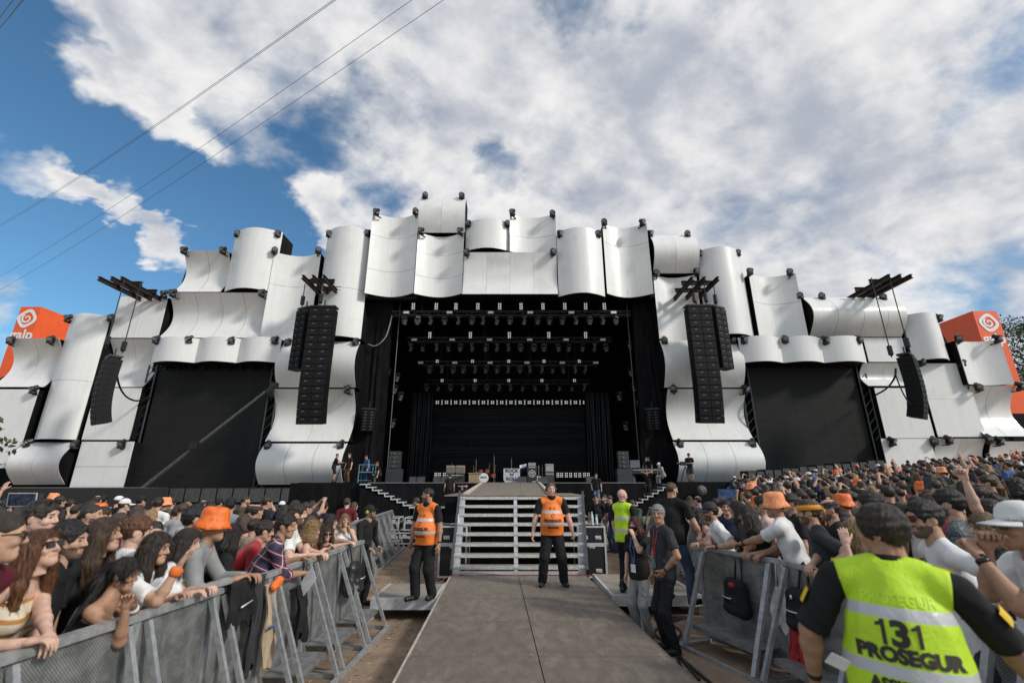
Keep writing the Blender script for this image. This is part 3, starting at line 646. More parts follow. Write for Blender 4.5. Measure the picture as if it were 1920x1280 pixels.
# ---------------------------------------------------------------- wings, subs, side stairs
pl = MB(); a_ = at(-160, 908, 26); b_ = at(262, 912, 26); pl.bbox((a_.x, 26, 0), (b_.x, 32.4, 1.92)); r = tag(pl.build('side_platform', M('side_platform', (.018, .018, .019), .7)), 'low black side platform in front of the far left panels', 'platform')
pl = MB(); pl.bbox((a_.x, 26.02, 1.924), (b_.x - .02, 32.3, 1.934)); o = pl.build('platform_top', M('brown_top', (.15, .10, .085), .8), r)
def sub():
    r_ = empty('subwoofer', (0, 0, 0), 'x', 'loudspeaker', 'black subwoofers lined up before the side screens'); m = MB(); m.bbox((-.52, 0, 0), (.52, .9, 1.05)); m.bbox((-.52, 0, 1.08), (.52, .9, 1.95)); m.build('body', SPKE, r_)
    m = MB()
    for sx in (-1, 1): m.bbox((sx * .05, -.03, .06), (sx * .47, -.002, 1.0)); m.bbox((sx * .05, -.03, 1.13), (sx * .47, -.002, 1.9))
    m.build('grille', M('sub_grille', (.06, .06, .062), .55, var=.3), r_); return r_
def sub2():
    r_ = sub(); return r_
for i in range(9):
    p_ = at(288 + i * 30, 918, 28.2); put('sub', sub, (p_.x, 28.2, 0), '%s grey fronted subwoofer in the row below the left screen' % nth(i, 9), (0, 0, 0))
for i in range(8):
    p_ = at(1420 + i * 33, 905, 28.5); put('sub', sub, (p_.x, 28.5, terrain(p_.x, 28.5)), '%s black subwoofer in the row below the right screen' % nth(i, 8))
pl = MB(); xa, xb = at(562, 906, 29.5).x, at(700, 906, 29.5).x; pl.bbox((xa, 29.3, 0), (xb, YW - .003, ZS + .02)); tag(pl.build('wing_platform', CLOTH_BLACK), 'black draped platform under the two camera men left of the stage', 'platform')
pl = MB(); xa, xb = at(1262, 906, 29.5).x, at(1395, 906, 29.5).x; pl.bbox((xa, 29.3, 0), (xb, YW - .003, ZS + .02)); tag(pl.build('wing_platform', CLOTH_BLACK), 'black draped platform under the lone camera man right of the stage', 'platform')
def side_stairs(label, xa, xb, sgn, Y):
    A, B = at(xa, 906, Y).x, at(xb, 955, Y).x; n = 8; r_ = empty('stage_stairs', (A, Y, 0), label, 'stairs', 'metal stairs at the sides of the stage')
    for k in range(n):
        x = (B - A) * (k + .5) / n; z = ZS - (ZS - .85) * (k + .5) / n; m = MB(); m.box((x, .5, z), (abs(B - A) / n + .06, 1.1, .06)); m.box((x + (B - A) / n / 2, -.04, z - .085), (.05, .05, .17)); m.build('tread', ALU, r_)
    m = MB(); m.prism([(0, ZS - .25), (B - A, .75), (B - A, 0), (0, 0)], .02, .9); m.build('skirt', CLOTH_BLACK, r_)
    m = MB(); m.bbox(((B - A), .05, .78), ((B - A) + sgn * 2.2, 1.0, .86)); m.build('landing', ALU, r_)
side_stairs('metal stairs descending to the right at the left stage corner', 676, 768, 1, 28.3)
side_stairs('metal stairs descending to the left at the right stage corner', 1262, 1185, -1, 28.3)

# ---------------------------------------------------------------- walkway, stairs, ramp, decks
ZW = .33
wl0, wl1 = on_z(740, 1280, ZW), on_z(845, 1080, ZW); wr0, wr1 = on_z(1304, 1280, ZW), on_z(1099, 1080, ZW)
def wx(side, y):
    a_, b_ = (wl0, wl1) if side == 0 else (wr0, wr1); return a_.x + (b_.x - a_.x) * (y - a_.y) / (b_.y - a_.y)
YT = on_z(960, 1078, ZW).y
wk = empty('walkway', (.3, 5, 0), 'long grey plywood walkway leading up to the metal stairs', 'walkway')
seams = [-1.4, .3, 1.75, 3.35, on_z(990, 1230, ZW).y, on_z(990, 1163, ZW).y, on_z(990, 1121, ZW).y, YT]
WALK = M('walk_ply', (.162, .134, .108), .6, var=.15, vs=9, bump=.3, bs=55, stretch=(1, .35, 1), dirt=((.25, .215, .18), 7, .50, .5))
WALKS = [WALK, M('walk_ply_b', (.150, .124, .100), .6, var=.16, vs=10, bump=.3, bs=55, stretch=(1, .4, 1), dirt=((.235, .205, .17), 5, .5, .5)), M('walk_ply_c', (.165, .138, .113), .55, var=.14, vs=6, bump=.3, bs=55, stretch=(1, .4, 1), dirt=((.10, .085, .07), 4.5, .56, .4))]
def slab(m, q, z0, z1, mi=0): m.add([(x, y, z0) for x, y in q] + [(x, y, z1) for x, y in q], [(3, 2, 1, 0), (4, 5, 6, 7)] + [(i, (i + 1) % 4, (i + 1) % 4 + 4, i + 4) for i in range(4)], mi)
for k in range(len(seams) - 1):
    y0, y1 = seams[k] + .006, seams[k + 1] - .006
    for sd in (0, 1):
        mid = lambda y: wx(0, y) + (wx(1, y) - wx(0, y)) * .5
        q = [(wx(0, y0) if sd == 0 else mid(y0) + .006, y0), (mid(y0) - .006 if sd == 0 else wx(1, y0), y0), (mid(y1) - .006 if sd == 0 else wx(1, y1), y1), (wx(0, y1) if sd == 0 else mid(y1) + .006, y1)]
        m = MB(); slab(m, [(x - .3, y - 5) for x, y in q], ZW - .03 , ZW + rnd.uniform(-.002, .002)); bd = m.build('deck_board', WALKS[(k * 2 + sd * 3 + k // 2) % 3], wk)
        sc_ = MB()
        for (a_, b_) in ((.05, .04), (.5, .04), (.95, .04), (.05, .96), (.5, .96), (.95, .96), (.05, .5), (.95, .5)):
            xa_ = q[0][0] + (q[1][0] - q[0][0]) * a_; xb_ = q[3][0] + (q[2][0] - q[3][0]) * a_; sc_.lathe([(.009, 0), (.008, .002), (0, .0025)], (xa_ + (xb_ - xa_) * b_ - .3, y0 + (y1 - y0) * b_ - 5, ZW + .0035), 8)
        sc_.build('screw_heads', STEEL, bd)
for sd in (0, 1):
    m = MB(); a_ = Vector((wx(sd, seams[0]) - .3, seams[0] - 5, 0)); b_ = Vector((wx(sd, YT) - .3, YT - 5, 0)); off = .012 if sd else -.012
    m.beam(a_ + Vector((off, 0, ZW - .095)), b_ + Vector((off, 0, ZW - .095)), .03, .19); m.build('edge_rail', M('pale_edge', (.52, .47, .40), .5, .2, var=.2) if sd == 0 else M('edge_dark', (.16, .15, .14), .5, .4), wk)
for k in range(9):
    y = -1 + k * 1.4
    for sd in (0, 1): m = MB(); m.bbox((wx(sd, y) - .3 + (.02 if sd == 0 else -.08), y - 5, 0), (wx(sd, y) - .3 + (.08 if sd == 0 else -.02), y - 4.94, ZW - .04)); m.build('foot', BMETAL, wk)
# big stairs
YB = YT + .05; sx0 = at(855, 1060, YB).x; sx1 = at(1092, 1060, YB).x; tx0 = at(867, 935, YB + 1.9).x; tx1 = at(1088, 935, YB + 1.9).x
st = empty('aluminium_stairs', (0, YB, 0), 'wide eight step aluminium stairs up to the ramp', 'stairs'); n = 8
TREAD = M('tread_plate', (.60, .585, .55), .42, .75, var=.3, vs=60, bump=.7, bs=130, dirt=((.30, .27, .2), 30, .5, .6))
ZT0 = .49; RISE = .187; RUN = .27
cxm = at(967, 1000, YB + 1).x
for k in range(n):
    f_ = k / 7; L_, R_ = sx0 + (tx0 - sx0) * f_, sx1 + (tx1 - sx1) * f_; z = ZT0 + RISE * k; y = RUN * k
    m = MB()
    for (p0, p1) in ((L_ + .07, cxm - .045), (cxm + .045, R_ - .07)):
        m.bbox((p0, y, z - .035), (p1, y + .27, z), 0); m.bbox((p0, y - .006, z - .06), (p1, y + .0, z - .004), 0)
    m.build('tread', TREAD, st)
    for xx, ww in ((L_, .14), (cxm, .085), (R_, .14)):
        m = MB(); m.bbox((xx - ww / 2, y + .012, z - RISE + .002), (xx + ww / 2, y + .05, z - .037)); m.bbox((xx - ww / 2, y - .008, z - .036), (xx + ww / 2, y + .25, z + .004)); m.build('riser_bracket', ALU, st)
for sd, (xa, xb) in enumerate(((sx0 - .09, tx0 - .09), (sx1 + .09, tx1 + .09))):
    m = MB(); m.beam((xa, -.05, .36), (xb, RUN * 7.6, ZT0 + RISE * 7.3), .05, .22); m.build('side_rail', M('dark_rail', (.09, .09, .092), .5, .5), st)
m = MB(); m.bbox((sx0, .02, .331), (sx1, .07, .40)); m.build('base_bar', ALU, st)
YP = YB + RUN * 7; ZP = ZT0 + RISE * 7 + .01
pf = MB(); xa, xb = at(832, 932, YP).x, at(1097, 932, YP).x; pf.bbox((xa, YP + .29, 0), (xb, YP + 3.2, ZP - .002)); o = tag(pf.build('stair_platform', CLOTH_BLACK), 'black draped platform box around the top of the stairs', 'platform')
m = MB(); m.bbox((xa - .03, YP + .26, ZP), (xb + .03, YP + 3.22, ZP + .03)); m.build('platform_edge', RAMPWOOD, o)
ra, rb = at(873, 930, YP + .4), at(1032, 930, YP + .4); rc, rd = at(905, 905, YC - .02), at(1010, 905, YC - .02)
q = [(ra.x, YP + .4, ZP + .034), (rb.x, YP + .4, ZP + .034), (rd.x, YC - .02, ZS + .02), (rc.x, YC - .02, ZS + .02)]
m = MB(); rp = empty('stage_ramp', (0, YP, 0), 'gentle brown plywood ramp with pale edges rising from stairs to stage', 'ramp')
def lerp3(a, b, t): return tuple(a[i] + (b[i] - a[i]) * t for i in range(3))
for i in range(6):
    for j in range(3):
        c = [lerp3(lerp3(q[0], q[3], (i + e1) / 6), lerp3(q[1], q[2], (i + e1) / 6), (j + e2) / 3) for e1, e2 in ((.004, .004), (.004, .996), (.996, .996), (.996, .004))]
        m.add([(x, y - YP, z) for x, y, z in c] + [(x, y - YP, z - .06) for x, y, z in c], [(0, 1, 2, 3), (0, 4, 5, 1), (1, 5, 6, 2), (2, 6, 7, 3), (3, 7, 4, 0)])
m.build('ramp_surface', RAMPWOOD, rp)
for a_, b_ in ((q[0], q[3]), (q[1], q[2])):
    m = MB(); m.beam((a_[0], a_[1] - YP, a_[2] + .03), (b_[0], b_[1] - YP, b_[2] + .03), .12, .05); m.build('edge_strip', M('pale_strip', (.55, .48, .40), .6), rp)
m = MB(); m.add([(x, y - YP, 0) for x, y, z in q] + [(x * .995, y - YP, z - .062) for x, y, z in q], [(0, 4, 5, 1), (1, 5, 6, 2), (2, 6, 7, 3), (3, 7, 4, 0)]); m.build('ramp_skirt', CLOTH_BLACK, rp)
# low decks beside the walkway
DECK = M('deck_ply', (.27, .235, .20), .65, var=.2, vs=3, bump=.2, bs=25, dirt=((.12, .105, .09), 3, .55, .5))
def low_deck(label, x0, x1, y0, y1):
    r_ = empty('low_deck', ((x0 + x1) / 2, y0, 0), label, 'deck', 'low metal framed decks beside the walkway'); w_ = (x1 - x0) / 2
    m = MB(); m.bbox((-w_, 0, ZW - .03), (w_, y1 - y0, ZW - .006)); m.build('deck_top', DECK, r_)
    m = MB(); m.bbox((-w_ - .01, -.02, ZW - .17), (w_ + .01, .03, ZW - .001)); m.bbox((-w_ - .01, .032, ZW - .17), (-w_ + .04, y1 - y0, ZW - .001)); m.bbox((w_ - .04, .032, ZW - .17), (w_ + .01, y1 - y0, ZW - .001)); m.build('frame', ALU, r_)
    for sx in (-1, 1):
        for yy in (.05, y1 - y0 - .1): m = MB(); m.bbox((sx * w_ - .04, yy, 0), (sx * w_ + .04, yy + .07, ZW - .171)); m.build('leg', ALU, r_)
dl = on_z(697, 1120, ZW); low_deck('low aluminium framed deck left of the walkway under the security guard', dl.x, wx(0, dl.y) - .06, dl.y, dl.y + 1.15)
dr = on_z(1202, 1114, ZW); low_deck('low aluminium framed deck right of the walkway near the barrier', wx(1, dr.y) + .12, on_z(1314, 1114, ZW).x, dr.y, dr.y + 1.9)
# flight cases
def flight_case(label, x, y, w, d_, h, rz=0, z=0):
    r_ = empty('flight_case', (x, y, z), label, 'flight case', 'black flight cases with metal edges', rot=(0, 0, rz)); m = MB(); m.bbox((-w / 2, 0, .1), (w / 2, d_, h * .66)); cb_ = m.build('case_body', M('case_black', (.014, .014, .016), .5, var=.3), r_)
    m = MB(); m.bbox((-w / 2, 0, h * .66 + .012), (w / 2, d_, h)); m.build('case_lid', M('case_black'), r_)
    m = MB(); e_ = .018
    for z_ in (.1, h * .66 - .01, h * .66 + .03, h): 
        m.beam((-w / 2, -.004, z_), (w / 2, -.004, z_), .03, .035); m.beam((-w / 2 - .004, 0, z_), (-w / 2 - .004, d_, z_), .03, .035); m.beam((w / 2 + .004, 0, z_), (w / 2 + .004, d_, z_), .03, .035); m.beam((-w / 2, d_ + .004, z_), (w / 2, d_ + .004, z_), .03, .035)
    for sx in (-1, 1):
        for yy in (-.003, d_ + .003): m.beam((sx * (w / 2 + .001), yy, .1), (sx * (w / 2 + .001), yy, h), .04, .04, up=(0, 1, 0))
    m.build('metal_edging', ALU, r_)
    for (hx, hz) in ((-.25, .80), (.25, .80), (0, .635), (.22, .2)):
        m = MB(); m.bbox((hx * w - .07, -.012, hz * h - .04), (hx * w + .07, -.002, hz * h + .04)); m.bbox((hx * w - .05, -.03, hz * h - .012), (hx * w + .05, -.013, hz * h + .012)); m.build('latch', ALU, cb_)
    for sx in (-1, 1):
        for yy in (.08, d_ - .08): m = MB(); m.lathe([(.045, -.02), (.045, .02)], (sx * (w / 2 - .08), yy, .05), 10, rot=Matrix.Rotation(R(90), 3, 'Y')); m.build('wheel', PLASTIC, cb_)
    return r_
c0 = on_z(842, 1095, 0); flight_case('tall black flight case left of the stairs behind the guard', c0.x + .02, c0.y + .3, .62, .75, 1.16)
c1 = on_z(1116, 1092, 0); flight_case('tall black flight case with bottles right of the stairs', c1.x - .02, c1.y + .1, .62, .75, 1.16)
for i, (px_, py_, w, h) in enumerate(((752, 985, 1.0, .5), (752, 1003, 1.1, .45), (778, 985, .7, .5), (775, 1003, 1.0, .45))):
    p_ = on_z(px_, 1010, 0); flight_case(['black equipment case stacked on another left of the stairs', 'bottom black equipment case of the left stack', 'upper black case nearest the left stair side', 'lower black case nearest the left stair side'][i], p_.x + (0 if i < 2 else .35), 17.6, w * .8, .7, h, z=(.455 if i % 2 == 0 else 0))
def bottle(label, loc, h=.24):
    r_ = empty('water_bottle', loc, label, 'bottle', 'clear water bottles on the flight cases'); m = MB(); m.lathe([(.034, 0), (.036, .02), (.034, h * .6), (.03, h * .72), (.013, h * .9), (.013, h * .95)], (0, 0, 0), 12); m.build('bottle_body', M('bottle_plastic', (.62, .68, .72), .12, var=.1), r_, True)
    m = MB(); m.lathe([(.016, h * .951), (.016, h), (0, h)], (0, 0, 0), 10); m.build('cap', M('bottle_cap', (.75, .76, .78), .4), r_); return r_
bottle('clear water bottle on the flight case left of the stairs', (c0.x + .1, c0.y + .45, 1.18)); bottle('clear water bottle standing on the flight case right of the stairs', (c1.x + .05, c1.y + .3, 1.18), .3); bottle('small clear bottle beside the taller one on the right flight case', (c1.x + .17, c1.y + .4, 1.18), .2)
pb = MB()
for k in range(40):
    a_ = rnd.uniform(0, 6.28); r1 = rnd.uniform(.03, .13); z = rnd.uniform(0, .25); p0 = Vector((math.cos(a_) * r1, math.sin(a_) * r1, z)); p1 = p0 + Vector((rnd.uniform(-.07, .07), rnd.uniform(-.07, .07), rnd.uniform(0, .09))); p2 = p0 + Vector((rnd.uniform(-.08, .08), rnd.uniform(-.05, .05), rnd.uniform(-.02, .1)))
    if min(p1.z, p2.z) < 0: continue
    pb.add([p0, p1, p2], [(0, 1, 2)])
tag(pb.build('plastic_wrap', M('clear_wrap', (.6, .6, .6), .2), loc=(c1.x - .16, c1.y + .45, 1.18)), 'crumpled clear plastic wrap on the right flight case', 'plastic wrap')
cable('red cable lying along the foot of the stairs', [(sx0 - .5, YB - .6, .012), (sx0 - .05, YB - .12, ZW + .02), (0, YB - .08, ZW + .012), (1.2, YB - .06, ZW + .012), (wx(1, YB) - .1, YB - .1, ZW + .012), (wx(1, YB) + .2, YB - .1, ZW + .012)], .007, M('red_cable', (.30, .06, .04), .6))
for i in range(3): cable(['thick black cable on the dirt beside the right deck', 'second black cable snaking under the right deck', 'thin black cable curling by the right barrier foot'][i], [(2.0 + .1 * i, 6.3 - .3 * i, .02), (2.15, 7.0, .02), (2.1 + .2 * i, 7.7, .02), (2.5, 8.2 + .1 * i, .02), (2.9, 8.5, .02)], .018, PLASTIC)
# ---------------------------------------------------------------- crowd barriers
def perf_mat():
    m = bpy.data.materials.new('perforated_sheet'); m.use_nodes = True; T = NT(m.node_tree); T.n.clear()
    co = T('ShaderNodeTexCoord').outputs['Object']
    x = T('ShaderNodeSeparateXYZ', {0: co})
    a = T.math('SINE', T.math('MULTIPLY', x.outputs[0], 300.0)); b = T.math('SINE', T.math('MULTIPLY', x.outputs[2], 300.0))
    hole = T.rng(T.math('MULTIPLY', a, b), .1, .5)
    n = T.noise(co, 5, 6, .7, .5); base = T.mix(T.rng(n, .35, .65), (.20, .208, .20), (.40, .41, .395))
    c = T.mix(T.math('MULTIPLY', hole, .75), base, (.05, .052, .055))
    p_ = T('ShaderNodeBsdfPrincipled', {'Base Color': c, 'Roughness': .5, 'Metallic': .55}); T('ShaderNodeOutputMaterial', {'Surface': p_.outputs[0]}); return m
PERF = perf_mat()
BH = 1.24
def barrier_proto(L):
    r_ = empty('crowd_barrier', (0, 0, 0), 'x', 'barrier', 'grey steel crowd barriers in front of the audience')
    m = MB(); m.bbox((.03, -.006, .06), (L - .03, .006, BH - .05)); m.build('front_sheet', PERF, r_)
    m = MB(); m.beam((0, 0, BH - .02), (L, 0, BH - .02), .07, .05); m.build('top_rail', STEEL, r_)
    for x in (.02, L - .02): m = MB(); m.bbox((x - .02, -.02, .0), (x + .02, .02, BH - .05)); m.build('post', STEEL, r_)
    for x in (.10, L - .10):
        m = MB(); m.beam((x, .03, BH - .06), (x, .50, .05), .042, .042, up=(1, 0, 0)); m.build('strut', STEEL, r_)
    m = MB(); m.beam((0, .52, .025), (L, .52, .025), .05, .045)
    for x in (.03, L - .03): m.beam((x, .02, .025), (x, .495, .025), .05, .045)
    m.build('base_frame', STEEL, r_)
    m = MB(); m.bbox((.125, .02, .27), (L - .125, .36, .285)); m.bbox((.125, .355, .235), (L - .125, .368, .269)); m.build('step_plate', M('step_plate', (.30, .305, .30), .5, .6, var=.25, vs=10), r_)
    return r_
LEFT1 = [(-2.88, .2), (-2.78, 1.9), (-2.62, 3.6), (-2.50, 5.2), (-2.42, 8.0)]
LEFT2 = [(-3.55, 8.6), (-4.25, 17.2)]
RIGHT1 = [(2.75, 7.35), (3.22, 6.0), (3.32, 4.7), (3.28, 3.4), (3.2, 1.2)]
RIGHT2 = [(4.9, 17.2), (3.75, 8.9)]
def poly_pts(P_, step):
    out_ = [Vector((*P_[0], 0))]; 
    for a_, b_ in zip(P_[:-1], P_[1:]):
        a_, b_ = Vector((*a_, 0)), Vector((*b_, 0)); n = max(1, round((b_ - a_).length / step))
        out_ += [a_ + (b_ - a_) * (k + 1) / n for k in range(n)]
    return out_
BP = None
def lay(P_, side, where):
    global BP
    pts = poly_pts(P_, 1.0)
    for i, (a_, b_) in enumerate(zip(pts[:-1], pts[1:])):
        d_ = b_ - a_; L = d_.length
        if side == 'L': a2, ang = a_, math.atan2(d_.y, d_.x)
        # local +y must point to the pit: left line runs +Y, pit is +X -> rotate so +y = +X
        if side == 'L': a2, ang = b_, math.atan2(-d_.y, -d_.x)
        else: a2, ang = b_, math.atan2(-d_.y, -d_.x)
        lab = 'grey steel crowd barrier %s of the %s, counted from the camera' % (ORD[min(i if side == 'L' else len(pts) - 2 - i, 15)].replace(' from left', '').replace('leftmost', 'first'), where)
        loc = (a2.x, a2.y, terrain(a2.x, a2.y))
        if BP is None: BP = barrier_proto(1.0); KIDS[BP.name] = list(BP.children); o = BP; o.location = loc; o['label'] = lab
        else: o = dup(BP, loc, None, lab)
        o.rotation_euler = (0, 0, ang); o.scale = (L, 1, 1)
lay(LEFT1, 'L', 'near left line'); lay(LEFT2, 'L', 'far left line')
lay(RIGHT1, 'R', 'near right line'); lay(RIGHT2, 'R', 'far right line')
# ---------------------------------------------------------------- people: signed distance shapes turned into one smooth surface
A3 = lambda v: np.array(v, dtype=np.float32)
class Field:
    def __init__(s, lo, hi, h):
        s.h = h; s.ax = [np.arange(lo[i] - 2 * h, hi[i] + 2 * h, h, dtype=np.float32) for i in range(3)]
        s.v = np.full([len(a) for a in s.ax], 1.0, dtype=np.float32)
    def sub(s, lo, hi):
        sl = []
        for i in range(3):
            a = int(np.searchsorted(s.ax[i], lo[i])); b = int(np.searchsorted(s.ax[i], hi[i])); sl.append(slice(max(0, a - 1), min(len(s.ax[i]), b + 1)))
        return tuple(sl)
    def pts(s, sl): return np.stack(np.meshgrid(s.ax[0][sl[0]], s.ax[1][sl[1]], s.ax[2][sl[2]], indexing='ij'), -1)
    def put(s, d, sl, k, op):
        c = s.v[sl]
        if op == 'sub': hh = np.maximum(k - np.abs(c + d), 0) / k; s.v[sl] = np.maximum(c, -d) + hh * hh * k * .25
        else: hh = np.maximum(k - np.abs(c - d), 0) / k; s.v[sl] = np.minimum(c, d) - hh * hh * k * .25
    def cone(s, a, b, ra, rb, k=.03, f=None, sq=1.0, cap=False, op='add', noise=None, capa=False):
        a, b = A3(a), A3(b); r = max(ra, rb); pad = r + k + 2 * s.h + (.02 if noise else 0)
        sl = s.sub(np.minimum(a, b) - pad, np.maximum(a, b) + pad); P = s.pts(sl)
        if P.size == 0: return
        ab = b - a; L2 = float(ab @ ab) + 1e-9; q = P - a; t = np.clip((q @ ab) / L2, 0, 1); q = q - t[..., None] * ab
        if f is not None and sq != 1.0: ff = A3(f); q = q + ((sq - 1) * (q @ ff))[..., None] * ff
        d = np.sqrt((q * q).sum(-1)) - (ra + (rb - ra) * t)
        if noise: d = d + noise(P)
        n = ab / math.sqrt(L2)
        if cap: d = np.maximum(d, (P - b) @ n)
        if capa: d = np.maximum(d, -((P - a) @ n))
        s.put(d, sl, k, op)
    def ell(s, c, r, k=.03, op='add', noise=None):
        c, r = A3(c), A3(r); pad = k + 2 * s.h + (.02 if noise else 0); sl = s.sub(c - r - pad, c + r + pad); P = s.pts(sl)
        if P.size == 0: return
        q = (P - c) / r; k0 = np.sqrt((q * q).sum(-1)) + 1e-6; k1 = np.sqrt(((q / r) ** 2).sum(-1)) + 1e-6; d = k0 * (k0 - 1) / k1
        if noise: d = d + noise(P)
        s.put(d, sl, k, op)
    def plane(s, p, n):          # keep what lies behind the plane
        sl = (slice(None),) * 3; P = s.pts(sl); s.v = np.maximum(s.v, (P - A3(p)) @ A3(n))
    def mesh(s):
        v = s.v; ins = v < 0; nx, ny, nz = v.shape
        if not ins.any(): return np.zeros((0, 3), np.float32), np.zeros((0, 4), np.int32)
        c = [ins[i:nx - 1 + i, j:ny - 1 + j, k:nz - 1 + k] for i in (0, 1) for j in (0, 1) for k in (0, 1)]
        sm = sum(x.astype(np.int8) for x in c); act = (sm > 0) & (sm < 8)
        idx = np.full(act.shape, -1, np.int32); ii = np.argwhere(act); idx[act] = np.arange(len(ii))
        acc = np.zeros((len(ii), 3), np.float32); cnt = np.zeros(len(ii), np.float32)
        cor = [(i, j, k) for i in (0, 1) for j in (0, 1) for k in (0, 1)]
        val = {cc: v[ii[:, 0] + cc[0], ii[:, 1] + cc[1], ii[:, 2] + cc[2]] for cc in cor}
        for a in cor:
            for ax in range(3):
                if a[ax]: continue
                b = list(a); b[ax] = 1; b = tuple(b); va, vb = val[a], val[b]; m = (va < 0) != (vb < 0)
                t = np.where(m, va / np.where(m, va - vb, 1), 0); p_ = np.array(a, np.float32)[None].repeat(len(ii), 0); p_[:, ax] = t
                acc[m] += p_[m]; cnt[m] += 1
        V = (ii + acc / cnt[:, None]) * s.h + np.array([a[0] for a in s.ax], np.float32)
        Q = []
        for ax in range(3):
            o = [(0, 0, 0)] * 4; u, w = [(1, 2), (2, 0), (0, 1)][ax]
            sl0 = [slice(None)] * 3; sl1 = [slice(None)] * 3; sl0[ax] = slice(0, -1); sl1[ax] = slice(1, None)
            a, b = ins[tuple(sl0)], ins[tuple(sl1)]; e = np.argwhere(a != b)
            e = e[(e[:, u] > 0) & (e[:, w] > 0) & (e[:, u] < v.shape[u] - 1) & (e[:, w] < v.shape[w] - 1)]
            if not len(e): continue
            def cell(du, dw): c_ = e.copy(); c_[:, u] -= du; c_[:, w] -= dw; return idx[c_[:, 0], c_[:, 1], c_[:, 2]]
            q = np.stack([cell(1, 1), cell(0, 1), cell(0, 0), cell(1, 0)], 1); fl = ~a[e[:, 0], e[:, 1], e[:, 2]]; q[fl] = q[fl][:, ::-1]
            Q.append(q)
        return V.astype(np.float32), np.concatenate(Q).astype(np.int32)
def np_mesh(name, V, Q, mats, mi=None, smooth=True):
    me = bpy.data.meshes.new(name); me.vertices.add(len(V)); me.vertices.foreach_set('co', np.ascontiguousarray(V, np.float32).ravel())
    me.loops.add(Q.size); me.loops.foreach_set('vertex_index', Q.ravel()); k = Q.shape[1]
    me.polygons.add(len(Q)); me.polygons.foreach_set('loop_start', np.arange(0, Q.size, k, dtype=np.int32))
    for m in mats: me.materials.append(m)
    if mi is not None: me.polygons.foreach_set('material_index', np.ascontiguousarray(mi, np.int32))
    me.polygons.foreach_set('use_smooth', np.full(len(Q), smooth)); me.update(calc_edges=True); return me
def folds(seed, amp, fr=20.0):
    r = np.random.RandomState(seed); K = [(r.normal(size=3) * fr * r.uniform(.5, 1.5) * np.array((1, 1, .75)), r.uniform(0, 6.28), r.uniform(.4, 1)) for _ in range(5)]; G = [(r.normal(size=3) * 7, r.uniform(0, 6.28)) for _ in range(5)]
    def fn(P):
        o = 0
        for (k, ph, a), (g_, gp) in zip(K, G):
            w_ = P @ A3(k) + ph + 1.1 * np.sin(P @ A3(k[::-1]) * .5)
            o = o + a * (np.abs(np.sin(w_)) - .6) * (.5 + .5 * np.sin(P @ A3(g_) + gp))
        return amp * o
    return fn
# ---- head and hands are modelled once per detail level, in their own frames
_cache = {}
def head_base(h, fem):
    key = ('head', h, fem)
    if key in _cache: return _cache[key]
    F_ = Field((-.10, -.12, -.15), (.10, .13, .13), h); j = .92 if fem else 1.0
    F_.ell((0, -.012, .028), (.076, .098, .090), .02)
    F_.cone((0, .028, -.01), (0, .045, -.082), .064 * j, .036 * j, .03)
    F_.cone((-.045 * j, .0, -.05), (0, .058, -.092), .028, .024, .03); F_.cone((.045 * j, .0, -.05), (0, .058, -.092), .028, .024, .03)
    F_.ell((0, .068, -.096), (.022, .02, .018), .02)
    F_.cone((-.034, .071, .026), (.034, .071, .026), .013, .013, .018)
    for sx in (-1, 1):
        F_.ell((sx * .033, .090, .003), (.020, .013, .013), .012, op='sub'); F_.ell((sx * .040, .062, -.028), (.024, .022, .02), .02)
        F_.ell((sx * .031, .071, .002), (.0135, .0135, .0125), .004)
        F_.ell((sx * .077, -.012, -.006), (.011, .022, .033), .008)
    F_.cone((0, .086, .014), (0, .105, -.026), .0075, .0125, .010); F_.cone((-.012, .092, -.031), (.012, .092, -.031), .009, .009, .008)
    F_.cone((-.018, .083, -.060), (.018, .083, -.060), .0085, .0085, .008); F_.cone((-.016, .082, -.069), (.016, .082, -.069), .009, .009, .006)
    F_.cone((0, -.02, -.06), (0, -.035, -.15), .056 * j, .054 * j, .03)
    V, Q = F_.mesh(); C = V[Q].mean(1); mi = np.zeros(len(Q), np.int32); x, y, z = np.abs(C[:, 0]), C[:, 1], C[:, 2]
    mi[(np.abs(x - .032) < .0115) & (np.abs(z - .002) < .0075) & (y > .068)] = 1
    mi[(x > .014) & (x < .050) & (z > .019) & (z < .029) & (y > .066)] = 2
    mi[(x < .022) & (z < -.056) & (z > -.074) & (y > .078)] = 3
    bd = (y > .005) & (z < -.040) & (z > -.125) & ((x > .026) | (z < -.078) | (z > -.054)) & (C[:, 1] * .9 - z > .045) & ~((z > -.05) & (x < .05) & (x > .026))
    mi[bd & (mi == 0)] = 4
    _cache[key] = (V, Q, mi); return _cache[key]
